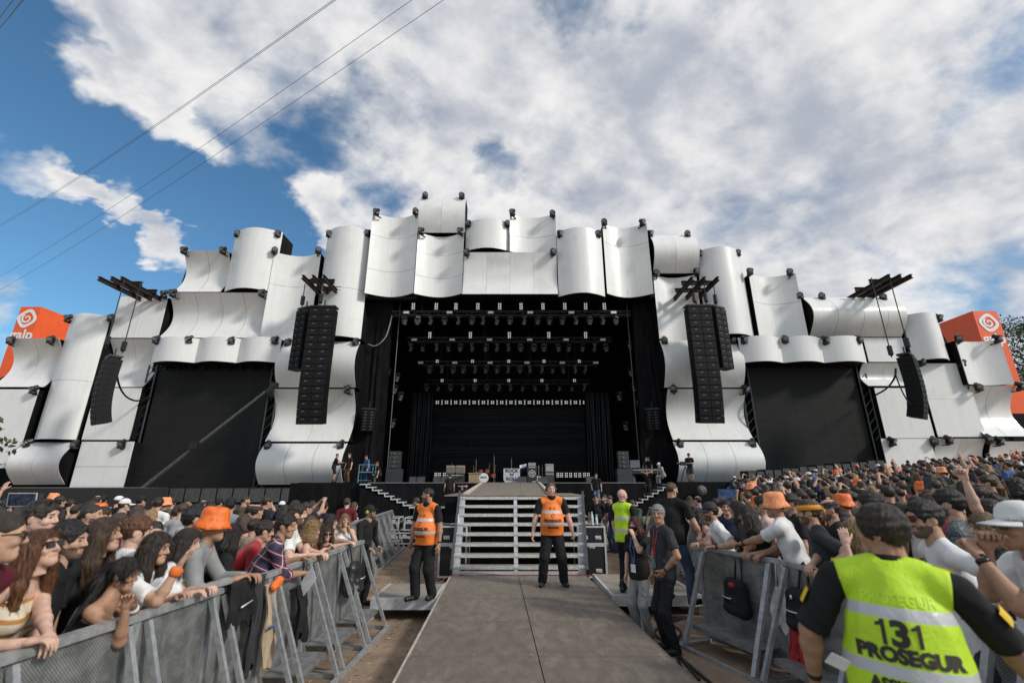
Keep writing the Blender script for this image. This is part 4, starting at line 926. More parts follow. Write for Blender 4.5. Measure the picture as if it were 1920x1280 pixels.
def hand_base(h, pose, right):
    key = ('hand', h, pose, right)
    if key in _cache: return _cache[key]
    F_ = Field((-.09, -.04, -.11), (.09, .21, .07), h); sx = -1 if right else 1
    curl = {'relaxed': (22, 30, 25), 'grip': (50, 70, 50), 'flat': (5, 8, 8), 'fist': (75, 85, 60), 'drape': (38, 28, 18)}[pose]
    F_.cone((0, -.03, 0), (0, .015, 0), .027, .026, .02, (0, 0, 1), 1.25)
    for i, (x, L) in enumerate(((.028, .072), (.010, .080), (-.009, .074), (-.026, .058))):
        x = x * sx; kx = x * 1.12; k = A3((kx, .088 - abs(i - 1.2) * .004, .002)); F_.cone((x * .55, .01, 0), k, .019, .0125, .016, (0, 0, 1), 1.25)
        a = 0; p_ = k; sp = (x / .03) * .07
        for s_, (c, ll) in enumerate(zip(curl, (.44, .31, .27))):
            a += R(c); q = p_ + A3((math.sin(sp) * L * ll, math.cos(a) * L * ll, -math.sin(a) * L * ll)); F_.cone(p_, q, (.0098, .0088, .008)[s_], (.0088, .008, .0068)[s_], .004); p_ = q
    a = A3((sx * .026, .022, -.006)); b = a + A3((sx * .030, .032, -.014)); c = b + A3((sx * (.010 if pose != 'flat' else .02), .030, -.012 if pose != 'grip' else -.02)); F_.cone((sx * .012, .008, 0), a, .02, .016, .012); F_.cone(a, b, .0145, .0115, .008); F_.cone(b, c, .011, .0085, .004)
    V, Q = F_.mesh(); _cache[key] = (V, Q); return _cache[key]
HAIRC = dict(black=(.014, .011, .010), dark=(.028, .018, .012), brown=(.060, .034, .018), auburn=(.115, .045, .018), red=(.075, .018, .012), blond=(.27, .17, .075), grey=(.26, .25, .235), lightbrown=(.13, .08, .04))
SKINC = dict(fair=(.60, .38, .29), mid=(.50, .30, .21), tan=(.40, .225, .145), brown=(.22, .115, .07))
def hair_mat(c):
    return M('hair_' + c, HAIRC[c], .38, var=.55, vs=70, bump=.5, bs=220, stretch=(1, 1, .18), spec=.45)
def skin_mat(c): return M('skin_' + c, SKINC[c], .58, var=.14, vs=18, spec=.3, sss=.12, bump=.05, bs=120)
def cloth(name, col, rough=.85, **k): return M('cloth_' + name, col, rough, var=k.pop('var', .14), vs=k.pop('vs', 7), bump=k.pop('bump', .22), bs=k.pop('bs', 16), sheen=(.12 if max(col) > .2 else 0), spec=.3, **k)
CL = dict(white=(.72, .72, .71), offwhite=(.60, .57, .52), black=(.013, .013, .014), charcoal=(.035, .036, .04), grey=(.25, .25, .25), lightgrey=(.42, .42, .42), navy=(.018, .024, .055), blue=(.05, .12, .30), denim=(.055, .085, .15), denimlight=(.13, .19, .29), maroon=(.115, .014, .026), red=(.38, .025, .03), green=(.05, .10, .055), olive=(.10, .10, .055), orange=(.80, .17, .03), pink=(.62, .36, .36), beige=(.42, .32, .22), teal=(.06, .20, .22), yellow=(.62, .42, .05), purple=(.12, .06, .22), hivis=(.52, .78, .02), hivor=(.97, .225, .03), khaki=(.22, .19, .12), brown=(.12, .07, .04))
def cm(c): return c if not isinstance(c, str) else cloth(c, CL[c])
def attr_cloth(name, fn, rough=.7):
    m = bpy.data.materials.new(name); m.use_nodes = True; T = NT(m.node_tree); T.n.clear()
    a = T('ShaderNodeAttribute', attribute_name='tuv').outputs['Vector']; s_ = T('ShaderNodeSeparateXYZ', {0: a})
    c, ro = fn(T, s_.outputs[0], s_.outputs[1]); co = T('ShaderNodeTexCoord').outputs['Object']
    bp = T('ShaderNodeBump', {'Height': T.noise(co, 22, 4, .6, .6), 'Strength': .35, 'Distance': .02})
    p_ = T('ShaderNodeBsdfPrincipled', {'Base Color': c, 'Roughness': ro if ro is not None else rough, 'Normal': bp.outputs[0]}); T('ShaderNodeOutputMaterial', {'Surface': p_.outputs[0]}); return m
def band(T, v, lo, hi): return T.math('MULTIPLY', T.math('GREATER_THAN', v, lo), T.math('LESS_THAN', v, hi))
def vest_fn(col, bands):
    def fn(T, u, v):
        m = None
        for lo, hi in bands: b = band(T, v, lo, hi); m = b if m is None else T.math('ADD', m, b)
        co = T('ShaderNodeTexCoord').outputs['Object']; n = T.noise(co, 6, 4, .6)
        c = T.mix(T.rng(n, .3, .7), tuple(x * .88 for x in col), col)
        return T.mix(m, c, (.50, .51, .52)), T.mix(m, (.62,) * 3, (.35,) * 3)
    return fn
def plaid_fn(T, u, v):
    def tri(x, f, w): return T.math('GREATER_THAN', T.math('SINE', T.math('MULTIPLY', x, f)), w)
    c = T.mix(T.math('MULTIPLY', tri(u, 70, .2), .6), (.018, .022, .055), (.20, .018, .035)); c = T.mix(T.math('MULTIPLY', tri(v, 70, .2), .55), c, (.22, .016, .035))
    c = T.mix(T.math('MULTIPLY', tri(u, 70, .965), .85), c, (.6, .58, .6)); c = T.mix(T.math('MULTIPLY', tri(v, 70, .965), .85), c, (.6, .58, .6)); return c, None
def stripe_fn(T, u, v):
    w = T.math('GREATER_THAN', T.math('SINE', T.math('ADD', T.math('MULTIPLY', v, 85), T.math('MULTIPLY', u, 8))), .55); return T.mix(w, (.62, .55, .42), (.45, .20, .05)), None
def pattern_fn(T, u, v):
    co = T('ShaderNodeTexCoord').outputs['Object']; n = T.noise(co, 38, 3, .6, 2.0); return T.mix(T.rng(n, .50, .56), (.025, .03, .04), (.16, .18, .21)), None
def tie_fn(T, u, v):
    co = T('ShaderNodeTexCoord').outputs['Object']; n = T.noise(co, 7, 3, .6, 1.0); return T.mix(T.rng(n, .4, .6), (.62, .35, .36), (.55, .52, .40)), None
def ik(a, b, l1, l2, hint):
    d = b - a; L = d.length
    if L > (l1 + l2) * .995: b = a + d * ((l1 + l2) * .995 / L); d = b - a; L = d.length
    L = max(L, abs(l1 - l2) + .02); x = (l1 * l1 - l2 * l2 + L * L) / (2 * L); y = math.sqrt(max(0, l1 * l1 - x * x)); n = d.normalized(); hp = hint - n * hint.dot(n)
    if hp.length < 1e-4: hp = Vector((0, -1, 0))
    return a + n * x + hp.normalized() * y, b
def rotz(a): return Matrix.Rotation(a, 3, 'Z')
seedc = [0]
def person(label, loc, yaw, lean=0, side=0, fem=False, S=1.0, fat=1.0, headyaw=0, headpitch=0, headroll=0, skin='mid', hair='short', hairc='dark', beard=False, top='black', sleeve='short', topfn=None, low='charcoal', shorts=False, shoe='black',
           R_hand=None, L_hand=None, R_el=(.5, -.6, -.4), L_el=(-.5, -.6, -.4), R_pose='relaxed', L_pose='relaxed', R_n=None, L_n=None, stance=.10, step=0.0, h=.016, hat=None, hatc='orange', glasses=None, vest=None, lanyard=None, mask=False, headset=False, muff=False,
           baggy=1.0, slen=.72, patch=False, watch=None, bandana=None, band_arm=None, world_hands=False, group=None, joined=False, low_detail=False, name='person', collar=True, top_hem=None, nolegs=False, kneel=False, texts=(), headcut=None, sit=0.0):
    seedc[0] += 1; sd = seedc[0]
    yaw = R(yaw); root = empty(name, loc, label, 'person', group, rot=(0, 0, yaw)); root.scale = (S,) * 3
    def tol(v):                      # world -> local
        w_ = Vector(v) - Vector(loc); return (rotz(-yaw) @ w_) / S
    ln = R(lean); sdv = R(side); s = Vector((math.sin(sdv), math.sin(ln), math.cos(ln))).normalized(); f = Vector((0, math.cos(ln), -math.sin(ln))); f = (f - s * f.dot(s)).normalized(); x = f.cross(s).normalized()
    Pz = .93 - sit; Pv = Vector((0, -math.sin(ln) * .22, Pz)); shw = (.165 if fem else .188) * (.5 + .5 * fat); g = fat
    nb = Pv + s * .555; up2 = (s * .45 + Vector((0, 0, 1)) * .55).normalized()
    hc = nb + up2 * .165 + f * .025
    sh = {1: Pv + s * .50 + x * shw, -1: Pv + s * .50 - x * shw}
    parts = []                       # (name, V, Q, materials, material index, attr)
    # limbs
    def arm(sg, tgt, el):
        a = sh[sg] + x * sg * .012 - s * .01
        if tgt is None: tgt = a + Vector((sg * .08, .06, -.55)); 
        else: tgt = tol(tgt) if world_hands else Vector(tgt)
        return (a, *ik(a, tgt, .295, .255, Vector(el)))
    ARM = {1: arm(1, R_hand, R_el), -1: arm(-1, L_hand, L_el)}
    LEG = {}
    for sg in (1, -1):
        hp = Pv + Vector((sg * .082, 0, -.05)); 
        if sit > .3: kn = hp + Vector((sg * .06, .42, .0)); an = kn + Vector((0, .02, -.43))
        else:
            an = Vector((sg * stance, sg * step, .085)); kn, an = ik(hp, an, .42, .405, Vector((sg * .15, 1, 0)))
        LEG[sg] = (hp, kn, an)
    # ---- body (skin)
    lo = Vector((1e9,) * 3); hi = -lo
    allp = [Pv, nb, hc] + [p_ for a in ARM.values() for p_ in a] + ([p_ for a in LEG.values() for p_ in a])
    lo = A3([min(p_[i] for p_ in allp) - .22 for i in range(3)]); hi = A3([max(p_[i] for p_ in allp) + .22 for i in range(3)])
    lo[2] = max(lo[2], -.02 if not sit else lo[2])
    def torso(F_, o, nz=None, hipo=0.0):
        hipr = (.142 if fem else .13); wr = (.112 if fem else .128) * (1 + (g - 1) * 1.6)
        F_.cone(Pv - s * .03, Pv + s * .10, hipr * g + o + hipo, hipr * .95 * g + o + hipo, .05, f, 1.24 if hipo else 1.28, noise=nz)
        F_.cone(Pv + s * .10, Pv + s * .30, wr + o, .138 * g + o, .06, f, 1.3 if g < 1.1 else 1.12, noise=nz)
        F_.cone(Pv + s * .30, Pv + s * .455, .142 * (g * .5 + .5) + o, (.125 if not fem else .112) + o, .06, f, 1.42, noise=nz)
        for sg in (1, -1):
            F_.cone(Pv + s * .495, sh[sg] - s * .012, .060 + o, .052 + o, .03, noise=nz); F_.cone(nb + s * .015, sh[sg] - s * .005, .044 + o * .8, .046 + o, .025, noise=nz)
            if fem: F_.ell(Pv + s * .355 + x * sg * .075 + f * .085, (.062 + o,) * 3, .05, noise=nz)
        if g > 1.08: F_.ell(Pv + s * .17 + f * .075 * g, (.15 * g + o, .115 * g + o, .15 + o), .08, noise=nz)
    Fb = Field(lo, hi, h); torso(Fb, -.016 if top and sleeve not in ('tank', 'bare') else -.004); lk = .86 if low and not shorts else 1.0
    Fb.cone(nb - s * .03, hc - up2 * .06 - f * .015, .060 if not fem else .050, .054 if not fem else .045, .03)
    for sg in (1, -1):
        a, e, w_ = ARM[sg]; q = .88 if fem else 1.0; q *= (.6 + .4 * g)
        Fb.cone(a, e, .054 * q, .042 * q, .03); m_ = e + (w_ - e) * .3; Fb.cone(e, m_, .042 * q, .043 * q, .02); Fb.cone(m_, w_, .043 * q, .0265 * q, .02)
        hp, kn, an = LEG[sg]
        if not nolegs:
            Fb.cone(hp, kn, .086 * g * lk, .055 * lk, .02); m_ = kn + (an - kn) * .3 + Vector((0, -.012, 0)); Fb.cone(kn, m_, .055 * lk, .056 * lk, .02); Fb.cone(m_, an, .056 * lk, .036, .02)
    V, Q = Fb.mesh(); skm = skin_mat(skin); hm = hair_mat(hairc if hair != 'bald' else 'dark')
    Vs, Qs, MI = [V], [Q], [np.zeros(len(Q), np.int32)]; off = len(V)
    hh = max(.0062, h * .55); Vh, Qh, mih = head_base(.0062 if h < .02 else .011, fem)
    hy, hpit, hr = R(headyaw), R(headpitch), R(headroll)
    base = Matrix((x, f if lean < 20 else Vector((0, 1, 0)), Vector((0, 0, 1)) if lean >= 20 else s)).transposed() if False else Matrix.Identity(3)
    HM = Matrix.Rotation(hy, 3, 'Z') @ Matrix.Rotation(-hpit - ln * .25, 3, 'X') @ Matrix.Rotation(hr, 3, 'Y')
    Hn = np.array(HM, np.float32); HS = .92 if fem else .98
    tohead = lambda P_: (P_ * HS) @ Hn.T + A3(hc)
    mih = mih.copy(); mih[mih == 4] = 4 if beard else 0
    Vs.append(tohead(Vh)); Qs.append(Qh + off); MI.append(mih); off += len(Vh)
    for sg, pose, nrm in ((1, R_pose, R_n), (-1, L_pose, L_n)):
        a, e, w_ = ARM[sg]; d_ = (w_ - e).normalized(); Vq, Qq = hand_base(.0062 if h < .02 else .011, pose, sg == 1)
        n_ = Vector(nrm) if nrm else (Vector((-sg, .2, 0)) if d_.z < -.6 else Vector((0, 0, -1)))
        z_ = -(n_ - d_ * n_.dot(d_)).normalized(); x_ = d_.cross(z_); Mh = np.array(Matrix((x_, d_, z_)).transposed(), np.float32)
        Vs.append((Vq * (.92 if fem else 1.02)) @ Mh.T + A3(w_ + d_ * .012)); Qs.append(Qq + off); MI.append(np.zeros(len(Qq), np.int32)); off += len(Vq)
    V = np.concatenate(Vs); Q = np.concatenate(Qs); mi = np.concatenate(MI)
    parts.append(('body', V, Q, [skm, M('eye', (.05, .035, .03), .2), hm, M('lips_' + skin, tuple(c * k for c, k in zip(SKINC[skin], (.82, .6, .6))), .45), M('stubble_' + hairc, tuple(HAIRC[hairc][i] * .55 + SKINC[skin][i] * .26 for i in range(3)), .8, var=.4, vs=90)], mi, None))
    # ---- top
    def tuv(V_): q = V_ - A3(Pv); return np.stack([q @ A3(x), q @ A3(s), q @ A3(f)], 1)
    nz = folds(sd, .0075 if not fem else .006)
    if top:
        slo = A3([min(p_[i] for p_ in allp[:3] + [p_ for a in ARM.values() for p_ in a]) - .25 for i in range(3)]); shi = A3([max(p_[i] for p_ in allp[:3] + [p_ for a in ARM.values() for p_ in a]) + .25 for i in range(3)])
        Ft = Field(slo, shi, max(h, .011)); o = .012; torso(Ft, o, nz, .030)
        hem = Pv - s * (.10 if top_hem is None else top_hem)
        Ft.plane(hem, -s)
        for sg in (1, -1):
            a, e, w_ = ARM[sg]
            q = .92 if fem else 1.0; q *= (.6 + .4 * g)
            if sleeve == 'short': Ft.cone(a, a + (e - a) * slen, .060 * q, .066 * q, .02, noise=nz, cap=True)
            elif sleeve == 'cap': Ft.cone(a, a + (e - a) * .4, .060 * q, .060 * q, .03, noise=nz, cap=True)
            elif sleeve == 'long': Ft.cone(a, e, .064 * q, .056 * q, .035, noise=nz); Ft.cone(e, e + (w_ - e) * .94, .056 * q, .042 * q, .02, noise=nz, cap=True)
            elif sleeve == 'roll': Ft.cone(a, e, .064 * q, .056 * q, .035, noise=nz); Ft.cone(e, e + (w_ - e) * .35, .056 * q, .055 * q, .02, noise=nz, cap=True)
            elif sleeve == 'tank': Ft.ell(sh[sg] + x * sg * .015, (.075, .09, .085), .02, op='sub')
            elif sleeve == 'bare': pass
        if sleeve == 'bare': Ft.plane(Pv + s * .40, s)
        Ft.ell(nb + s * .045 + f * .035, (.072, .078, .062) if sleeve != 'tank' else (.10, .10, .14), .012, op='sub')
        V, Q = Ft.mesh(); tm = topfn if topfn else cm(top); parts.append(('shirt' if sleeve in ('short', 'long', 'roll') else 'top', V, Q, [tm], None, tuv(V) if topfn else None))
    # ---- trousers and shoes
    if low and not nolegs:
        nz2 = folds(sd + 500, .010, 22); p_ = [q for a in LEG.values() for q in a] + [Pv]
        Fl = Field(A3([min(q[i] for q in p_) - .2 for i in range(3)]), A3([max(q[i] for q in p_) + .2 for i in range(3)]), max(h, .013))
        Fl.cone(Pv - s * .03, Pv + s * .10, (.142 if fem else .13) * g + .008, (.135 if fem else .126) * g + .004, .05, f, 1.28)
        for sg in (1, -1):
            hp, kn, an = LEG[sg]
            if shorts: Fl.cone(hp, hp + (kn - hp) * .95, .108 * g, .092 * g, .03, noise=nz2, cap=True)
            else: Fl.cone(hp, kn, .090 * g * (.5 + .5 * baggy), .074 * baggy, .03, noise=nz2); Fl.cone(kn, an + Vector((0, -.005, -.035)), .074 * baggy, .064 * baggy, .03, noise=nz2, cap=True)
        Fl.plane(Pv + s * .12, s); V, Q = Fl.mesh(); parts.append(('shorts' if shorts else 'trousers', V, Q, [cm(low)], None, None))
        for sg in (1, -1):
            hp, kn, an = LEG[sg]; t_ = an + Vector((sg * .035, .17, -.048)); Fs = Field(A3(an) - .16, A3(an) + A3((.16, .26, .12)), max(.010, h * .8))
            Fs.cone(an + Vector((0, -.03, -.045)), t_, .048, .041, .03, (0, 0, 1), 1.0); Fs.cone(an + Vector((0, 0, .09 if shoe == 'black' else .03)), an + Vector((0, .0, -.03)), .053, .052, .03); Fs.plane(Vector((0, 0, an.z - .085)), (0, 0, -1)); V, Q = Fs.mesh()
            parts.append(('shoe', V, Q, [M('shoe_' + shoe, CL.get(shoe, (.02, .02, .02)), .45, var=.3)], None, None))
    # ---- hair (head frame)
    def hl(v): return A3(v)
    grav = np.array(HM.inverted() @ Vector((0, 0, -1)), np.float32); back = A3((0, -1, 0))
    if hair not in ('bald', None):
        lng = hair in ('long', 'wavy', 'curly', 'pony', 'verylong'); hr_ = .007 if h < .02 else .012
        E = .55 if hair in ('verylong', 'pony', 'wavy') else (.40 if lng else .17)
        Fh = Field((-.20 if lng else -.13, -.30 if lng else -.16, -E), (.20 if lng else .13, .14, .16), hr_)
        rs = np.random.RandomState(sd); ph = rs.uniform(0, 6, 8)
        if hair == 'curly':
            def nzh(P):
                wx = P[..., 0] + .012 * np.sin(P[..., 2] * 83 + ph[0]) + .01 * np.sin(P[..., 1] * 57 + ph[3]); wy = P[..., 1] + .012 * np.sin(P[..., 0] * 71 + ph[1]); wz = P[..., 2] + .012 * np.sin(P[..., 1] * 77 + ph[2])
                return .007 * np.sin(wx * 150 + ph[4]) * np.sin(wy * 140 + ph[5]) + .006 * np.sin(wz * 160 + wx * 70 + ph[6])
        elif hair == 'wavy': nzh = lambda P: .0035 * np.sin(np.arctan2(P[..., 0], P[..., 1] + .02) * 26 + 2.0 * np.sin(P[..., 2] * 28 + ph[0])) + .003 * np.sin(P[..., 0] * 60 + ph[2])
        elif lng: nzh = lambda P: .0022 * np.sin(np.arctan2(P[..., 0], P[..., 1] + .02) * 30 + .8 * np.sin(P[..., 2] * 18 + ph[0])) + .003 * np.sin(P[..., 0] * 50 + ph[1] + P[..., 1] * 40)
        else: nzh = lambda P: .0035 * np.sin(P[..., 0] * 130 + ph[0] + 2 * np.sin(P[..., 1] * 60)) * np.sin(P[..., 1] * 110 + ph[1] + P[..., 2] * 90) + .002 * np.sin(P[..., 2] * 140 + ph[3])
        th = {'buzz': .004, 'short': .014, 'mop': .019, 'quiff': .020, 'curly': .030, 'balding': .006}.get(hair, .015)
        Fh.ell((0, -.014, .030), (.076 + th, .098 + th, .090 + th * (1.15 if hair != 'quiff' else 1.7)), .02, noise=None if hair == 'buzz' else nzh)
        if hair == 'balding': Fh.ell((0, .02, .11), (.062, .10, .05), .01, op='sub')
        top_y = .075 if hair in ('short', 'buzz', 'quiff') else .08
        Fh.ell((0, .108, -.045), (.075, .070, .105), .02, op='sub'); Fh.ell((0, .085, -.09), (.085, .075, .075), .02, op='sub')
        if lng:
            for i in range(9 if hair != 'pony' else 0):
                a_ = (i - 4) / 4 * 2.05; st_ = A3((.080 * math.sin(a_), -.012 - .088 * math.cos(a_), -.0 - .02 * abs(math.cos(a_)))); L = {'long': .24, 'wavy': .33, 'verylong': .40, 'curly': .22}[hair] * rs.uniform(.88, 1.06)
                en = st_ + grav * L + A3((.025 * math.sin(a_), -.035 * max(0, math.cos(a_)), 0)); md = (st_ + en) / 2 + A3((.018 * math.sin(a_), -.028 * max(0.2, math.cos(a_)), 0)); rr = .034 if hair != 'curly' else .045
                Fh.cone(st_, md, rr, rr * 1.05, .025, noise=nzh); Fh.cone(md, en, rr * 1.05, rr * .55, .02, noise=nzh)
            if hair == 'pony':
                st_ = A3((0, -.115, .035)); md = st_ + A3((0, -.05, 0)) + grav * .10; en = md + grav * .42 + A3((.04, -.05, 0)); Fh.cone((0, -.09, .04), st_, .035, .034, .02, noise=nzh); Fh.cone(st_, md, .036, .06, .02, noise=nzh); Fh.cone(md, en, .066, .03, .02, noise=nzh); Fh.cone(md, en + A3((-.09, 0, .05)), 0.055, .025, .02, noise=nzh); Fh.cone(st_, en + A3((.08, -.03, .10)), .045, .025, .02, noise=nzh)
        else:
            Fh.ell((0, .0, -.14 if hair != 'mop' else -.185), (.16, .15, .075 if hair != 'bun' else .085), .01, op='sub')
            for sx in ((-1, 1) if hair != 'mop' else ()): Fh.ell((sx * .085, .006, -.022), (.03, .034, .040), .008, op='sub')
            if hair == 'bun': Fh.ell((0, -.125, .045), (.045, .04, .042), .015, noise=nzh)
            if hair == 'quiff': Fh.ell((0, .055, .115), (.06, .045, .03), .02, noise=nzh)
        if hat: Fh.plane((0, 0, .062), (0, 0, 1)) if hat == 'bucket' else Fh.plane((0, 0, .05), (0, 0, 1))
        V, Q = Fh.mesh()
        if len(Q):
            if hair != 'buzz':
                ns = 260 if h >= .02 else (3200 if lng else 1500); rs2 = np.random.RandomState(sd + 7); pick = rs2.randint(0, len(Q), ns); C = V[Q[pick]].mean(1); e1 = V[Q[pick, 1]] - V[Q[pick, 0]]; e2 = V[Q[pick, 3]] - V[Q[pick, 0]]; nn = np.cross(e1, e2); nn /= np.linalg.norm(nn, axis=1, keepdims=True) + 1e-9
                fl = C - A3((0, -.05, .14)); low_ = np.clip((-.02 - C[:, 2:3]) * 14, 0, 1) if lng else 0; fl = fl / (np.linalg.norm(fl, axis=1, keepdims=True) + 1e-6) * (1 - low_) + grav * low_
                if hair == 'curly': fl = rs2.normal(size=fl.shape)
                fl = fl - nn * (fl * nn).sum(1, keepdims=True) + rs2.normal(size=fl.shape) * (.12 if lng and hair != 'curly' else .22); fl /= np.linalg.norm(fl, axis=1, keepdims=True) + 1e-6
                sdv2 = np.cross(fl, nn); ln_ = (rs2.uniform(.04, .10, (ns, 1)) if lng else rs2.uniform(.012, .024, (ns, 1))); wd = rs2.uniform(.0007, .0017, (ns, 1)) * (1 if h < .02 else 1.8); lift = (rs2.uniform(.0, .09, (ns, 1)) if lng else rs2.uniform(.0, .12, (ns, 1))) if not hat else .02
                a0 = C - nn * .002; p0 = a0 - sdv2 * wd; p1 = a0 + sdv2 * wd; mid_ = a0 + fl * ln_ * .55 + nn * (ln_ * lift + .003); p2 = mid_ + sdv2 * wd * .8; p3 = mid_ - sdv2 * wd * .8; tip = a0 + fl * ln_ + nn * ln_ * lift * .8; p4 = tip + sdv2 * wd * .15; p5 = tip - sdv2 * wd * .15
                SV = np.stack([p0, p1, p2, p3, p4, p5], 1).reshape(-1, 3); b0 = len(V) + np.arange(ns)[:, None] * 6; Q = np.concatenate([Q, np.concatenate([b0 + np.array([[0, 1, 2, 3]]), b0 + np.array([[3, 2, 4, 5]])])]).astype(np.int32); V = np.concatenate([V, SV]).astype(np.float32)
            parts.append(('hair', tohead(V), Q, [hm], None, None))
    def headmb(nm, mb_, mats, smooth=True):
        V = tohead(np.array(mb_.v, np.float32)); parts.append((nm, V, [tuple(f_) for f_ in mb_.f], mats if isinstance(mats, list) else [mats], mb_.m, None))
    if hat == 'bucket':
        m = MB(); n = 28; rr = np.random.RandomState(sd); prof = [(.001, .152), (.05, .151), (.078, .146), (.090, .132), (.097, .10), (.102, .055), (.106, .042), (.122, .012), (.134, -.018), (.131, -.022), (.116, .008), (.106, .036), (.098, .040)]
        m.lathe(prof, (0, -.012, 0), n, sy=1.14); m.v = [tuple(np.array(v) + rr.normal(size=3) * .0028 + np.array((0, 0, .007 * math.sin(math.atan2(v[1], v[0]) * 3 + sd)))) for v in m.v]
        headmb('bucket_hat', m, hatc if not isinstance(hatc, str) else HATS[hatc])
    if hat == 'cap':
        m = MB(); m.lathe([(.001, .140), (.03, .138), (.06, .125), (.082, .098), (.092, .060), (.094, .038), (.090, .036)], (0, -.012, 0), 24, sy=1.14); vs = []
        for j in range(5):
            for i in range(13): a_ = (i / 12 - .5) * 2.3; r0 = .093 + .082 * j / 4 * max(.0, math.cos(a_ * .78)); vs.append((math.sin(a_) * r0 * (1 - .05 * j / 4), math.cos(a_) * r0 * 1.12 - .012, .040 - .018 * j / 4 - .012 * abs(math.sin(a_))))
        k = len(vs); vs += [(v[0], v[1], v[2] - .006) for v in vs]; fs = []
        for j in range(4):
            for i in range(12): a0 = j * 13 + i; fs += [(a0, a0 + 1, a0 + 14, a0 + 13), (k + a0 + 13, k + a0 + 14, k + a0 + 1, k + a0)]
        for i in range(12): a0 = 4 * 13 + i; fs.append((a0, a0 + 1, k + a0 + 1, k + a0))
        m.add(vs, fs); headmb('cap', m, hatc if not isinstance(hatc, str) else cloth('cap_' + hatc, CL[hatc], .7))
    if glasses:
        m = MB(); gy, gz = (.098, .004) if glasses != 'up' else (.062, .105)
        for sx in (-1, 1):
            m.box((sx * .034, gy, gz), (.052, .006, .036), 1); m.beam((sx * .06, gy - .004, gz + .012), (sx * .082, -.01, gz + .004), .004, .006); m.beam((sx * .008, gy + .001, gz + .017), (sx * .061, gy + .001, gz + .017), .008, .006)
        m.beam((-.012, gy + .002, gz + .008), (.012, gy + .002, gz + .008), .004, .005); headmb('sunglasses', m, [M('glasses_frame', (.015, .013, .012), .3), M('dark_lens', (.008, .008, .010), .08, spec=.8)])
    if mask:
        Fm = Field((-.1, 0, -.14), (.1, .14, .03), .008); Fm.cone((0, .035, -.035), (0, .05, -.085), .068, .045, .02); Fm.ell((0, .095, -.04), (.03, .02, .04), .03); Fm.plane((0, 0, -.008), (0, .25, .97)); Fm.plane((0, .012, 0), (0, -1, 0)); Fm.plane((0, 0, -.118), (0, 0, -1)); V, Q = Fm.mesh(); parts.append(('face_mask', tohead(V), Q, [cm('black')], None, None))
    if headset or muff:
        m = MB(); m.tube([(.092 * math.sin(a_), -.012, .025 + .112 * math.cos(a_)) for a_ in [(-1.55 + 3.1 * k / 14) for k in range(15)]], .008, 6)
        for sx in (-1, 1): m.lathe([(.03, 0), (.036, .008), (.036, .025), (.02, .034)], (sx * .078, -.01, .0), 14, mi=1, rot=Matrix.Rotation(R(90 * sx), 3, 'Y'))
        if headset: m.tube([(-.10, .0, -.01), (-.092, .06, -.045), (-.05, .105, -.066), (-.02, .112, -.068)], .004, 6); m.lathe([(.002, -.012), (.01, -.006), (.01, .006), (.002, .012)], (-.018, .112, -.068), 8)
        headmb('headset' if headset else 'ear_defenders', m, [PLASTIC, PLASTIC if headset else M('muff_green', (.45, .7, .05), .4)])
    if bandana:
        m = MB(); n = 26; m.lathe([(.098, .020), (.103, .035), (.102, .060), (.094, .072)], (0, -.014, 0), n, sy=1.16); 
        m.tube([(0, -.122, .04), (.012, -.15, .01), (.02, -.155, -.05)], [.012, .014, .006], 6); m.tube([(0, -.122, .04), (-.012, -.15, .015), (-.026, -.15, -.03)], [.012, .014, .006], 6)
        headmb('bandana', m, cloth('bandana', (.72, .30, .02), .6))
    # ---- vest
    if vest:
        vm, o2 = vest; Fv = Field(lo, hi, min(max(h, .011), .011) if h <= .011 else max(h, .012)); torso(Fv, .026, folds(sd + 90, .007, 16), .032); Fv.plane(Pv - s * .085, -s)
        for sg in (1, -1): Fv.ell(sh[sg] + x * sg * (.045) - s * .05, (.070, .13, .145), .015, op='sub')
        if collar:
            Fc = Field(A3(nb) - .14, A3(nb) + .14, .010); Fc.cone(nb - s * .05, nb + s * .055 + f * .012, .078, .072, .02, cap=True, capa=True); Vc, Qc = Fc.mesh(); parts.append(('collar', Vc, Qc, [cm(top)], None, None))
        Fv.ell(nb + s * .05 + f * .05, (.075, .11, .085), .012, op='sub'); V, Q = Fv.mesh(); parts.append(('safety_vest', V, Q, [vm], None, tuv(V)))
        if texts:
            bvh = BVHTree.FromPolygons([tuple(v) for v in V.tolist()], Q.tolist())
            import bmesh
            for (txt, size, xo, so, sgn, bold, mt, sq_, nm) in texts:
                vs, fs = text_mb(txt, size, bold=bold, squash=sq_) if isinstance(txt, str) else txt(size)
                bm = bmesh.new(); bv = [bm.verts.new((v[0], v[1], 0)) for v in vs]
                for f_ in fs:
                    try: bm.faces.new([bv[i] for i in f_])
                    except ValueError: pass
                xs_ = [v[0] for v in vs]; yy_ = [v[1] for v in vs]
                for lo_, hi_, ax in ((min(xs_), max(xs_), 0), (min(yy_), max(yy_), 1)):
                    nn = int((hi_ - lo_) / .02)
                    for k in range(1, nn + 1):
                        co = [0, 0, 0]; no = [0, 0, 0]; co[ax] = lo_ + (hi_ - lo_) * k / (nn + 1); no[ax] = 1; bmesh.ops.bisect_plane(bm, geom=bm.verts[:] + bm.edges[:] + bm.faces[:], plane_co=co, plane_no=no)
                bm.verts.ensure_lookup_table(); m = MB(); vv = []
                for v in bm.verts:
                    # seen from outside: text x runs to the viewer's right
                    o_ = Pv + s * (so + v.co.y) + x * ((v.co.x + xo) * (-sgn)) + f * (sgn * .6); hit = bvh.ray_cast(o_, -f * sgn); hp_ = hit[0]
                    vv.append(tuple(hp_ + f * sgn * .004) if hp_ is not None else tuple(o_ - f * sgn * .5))
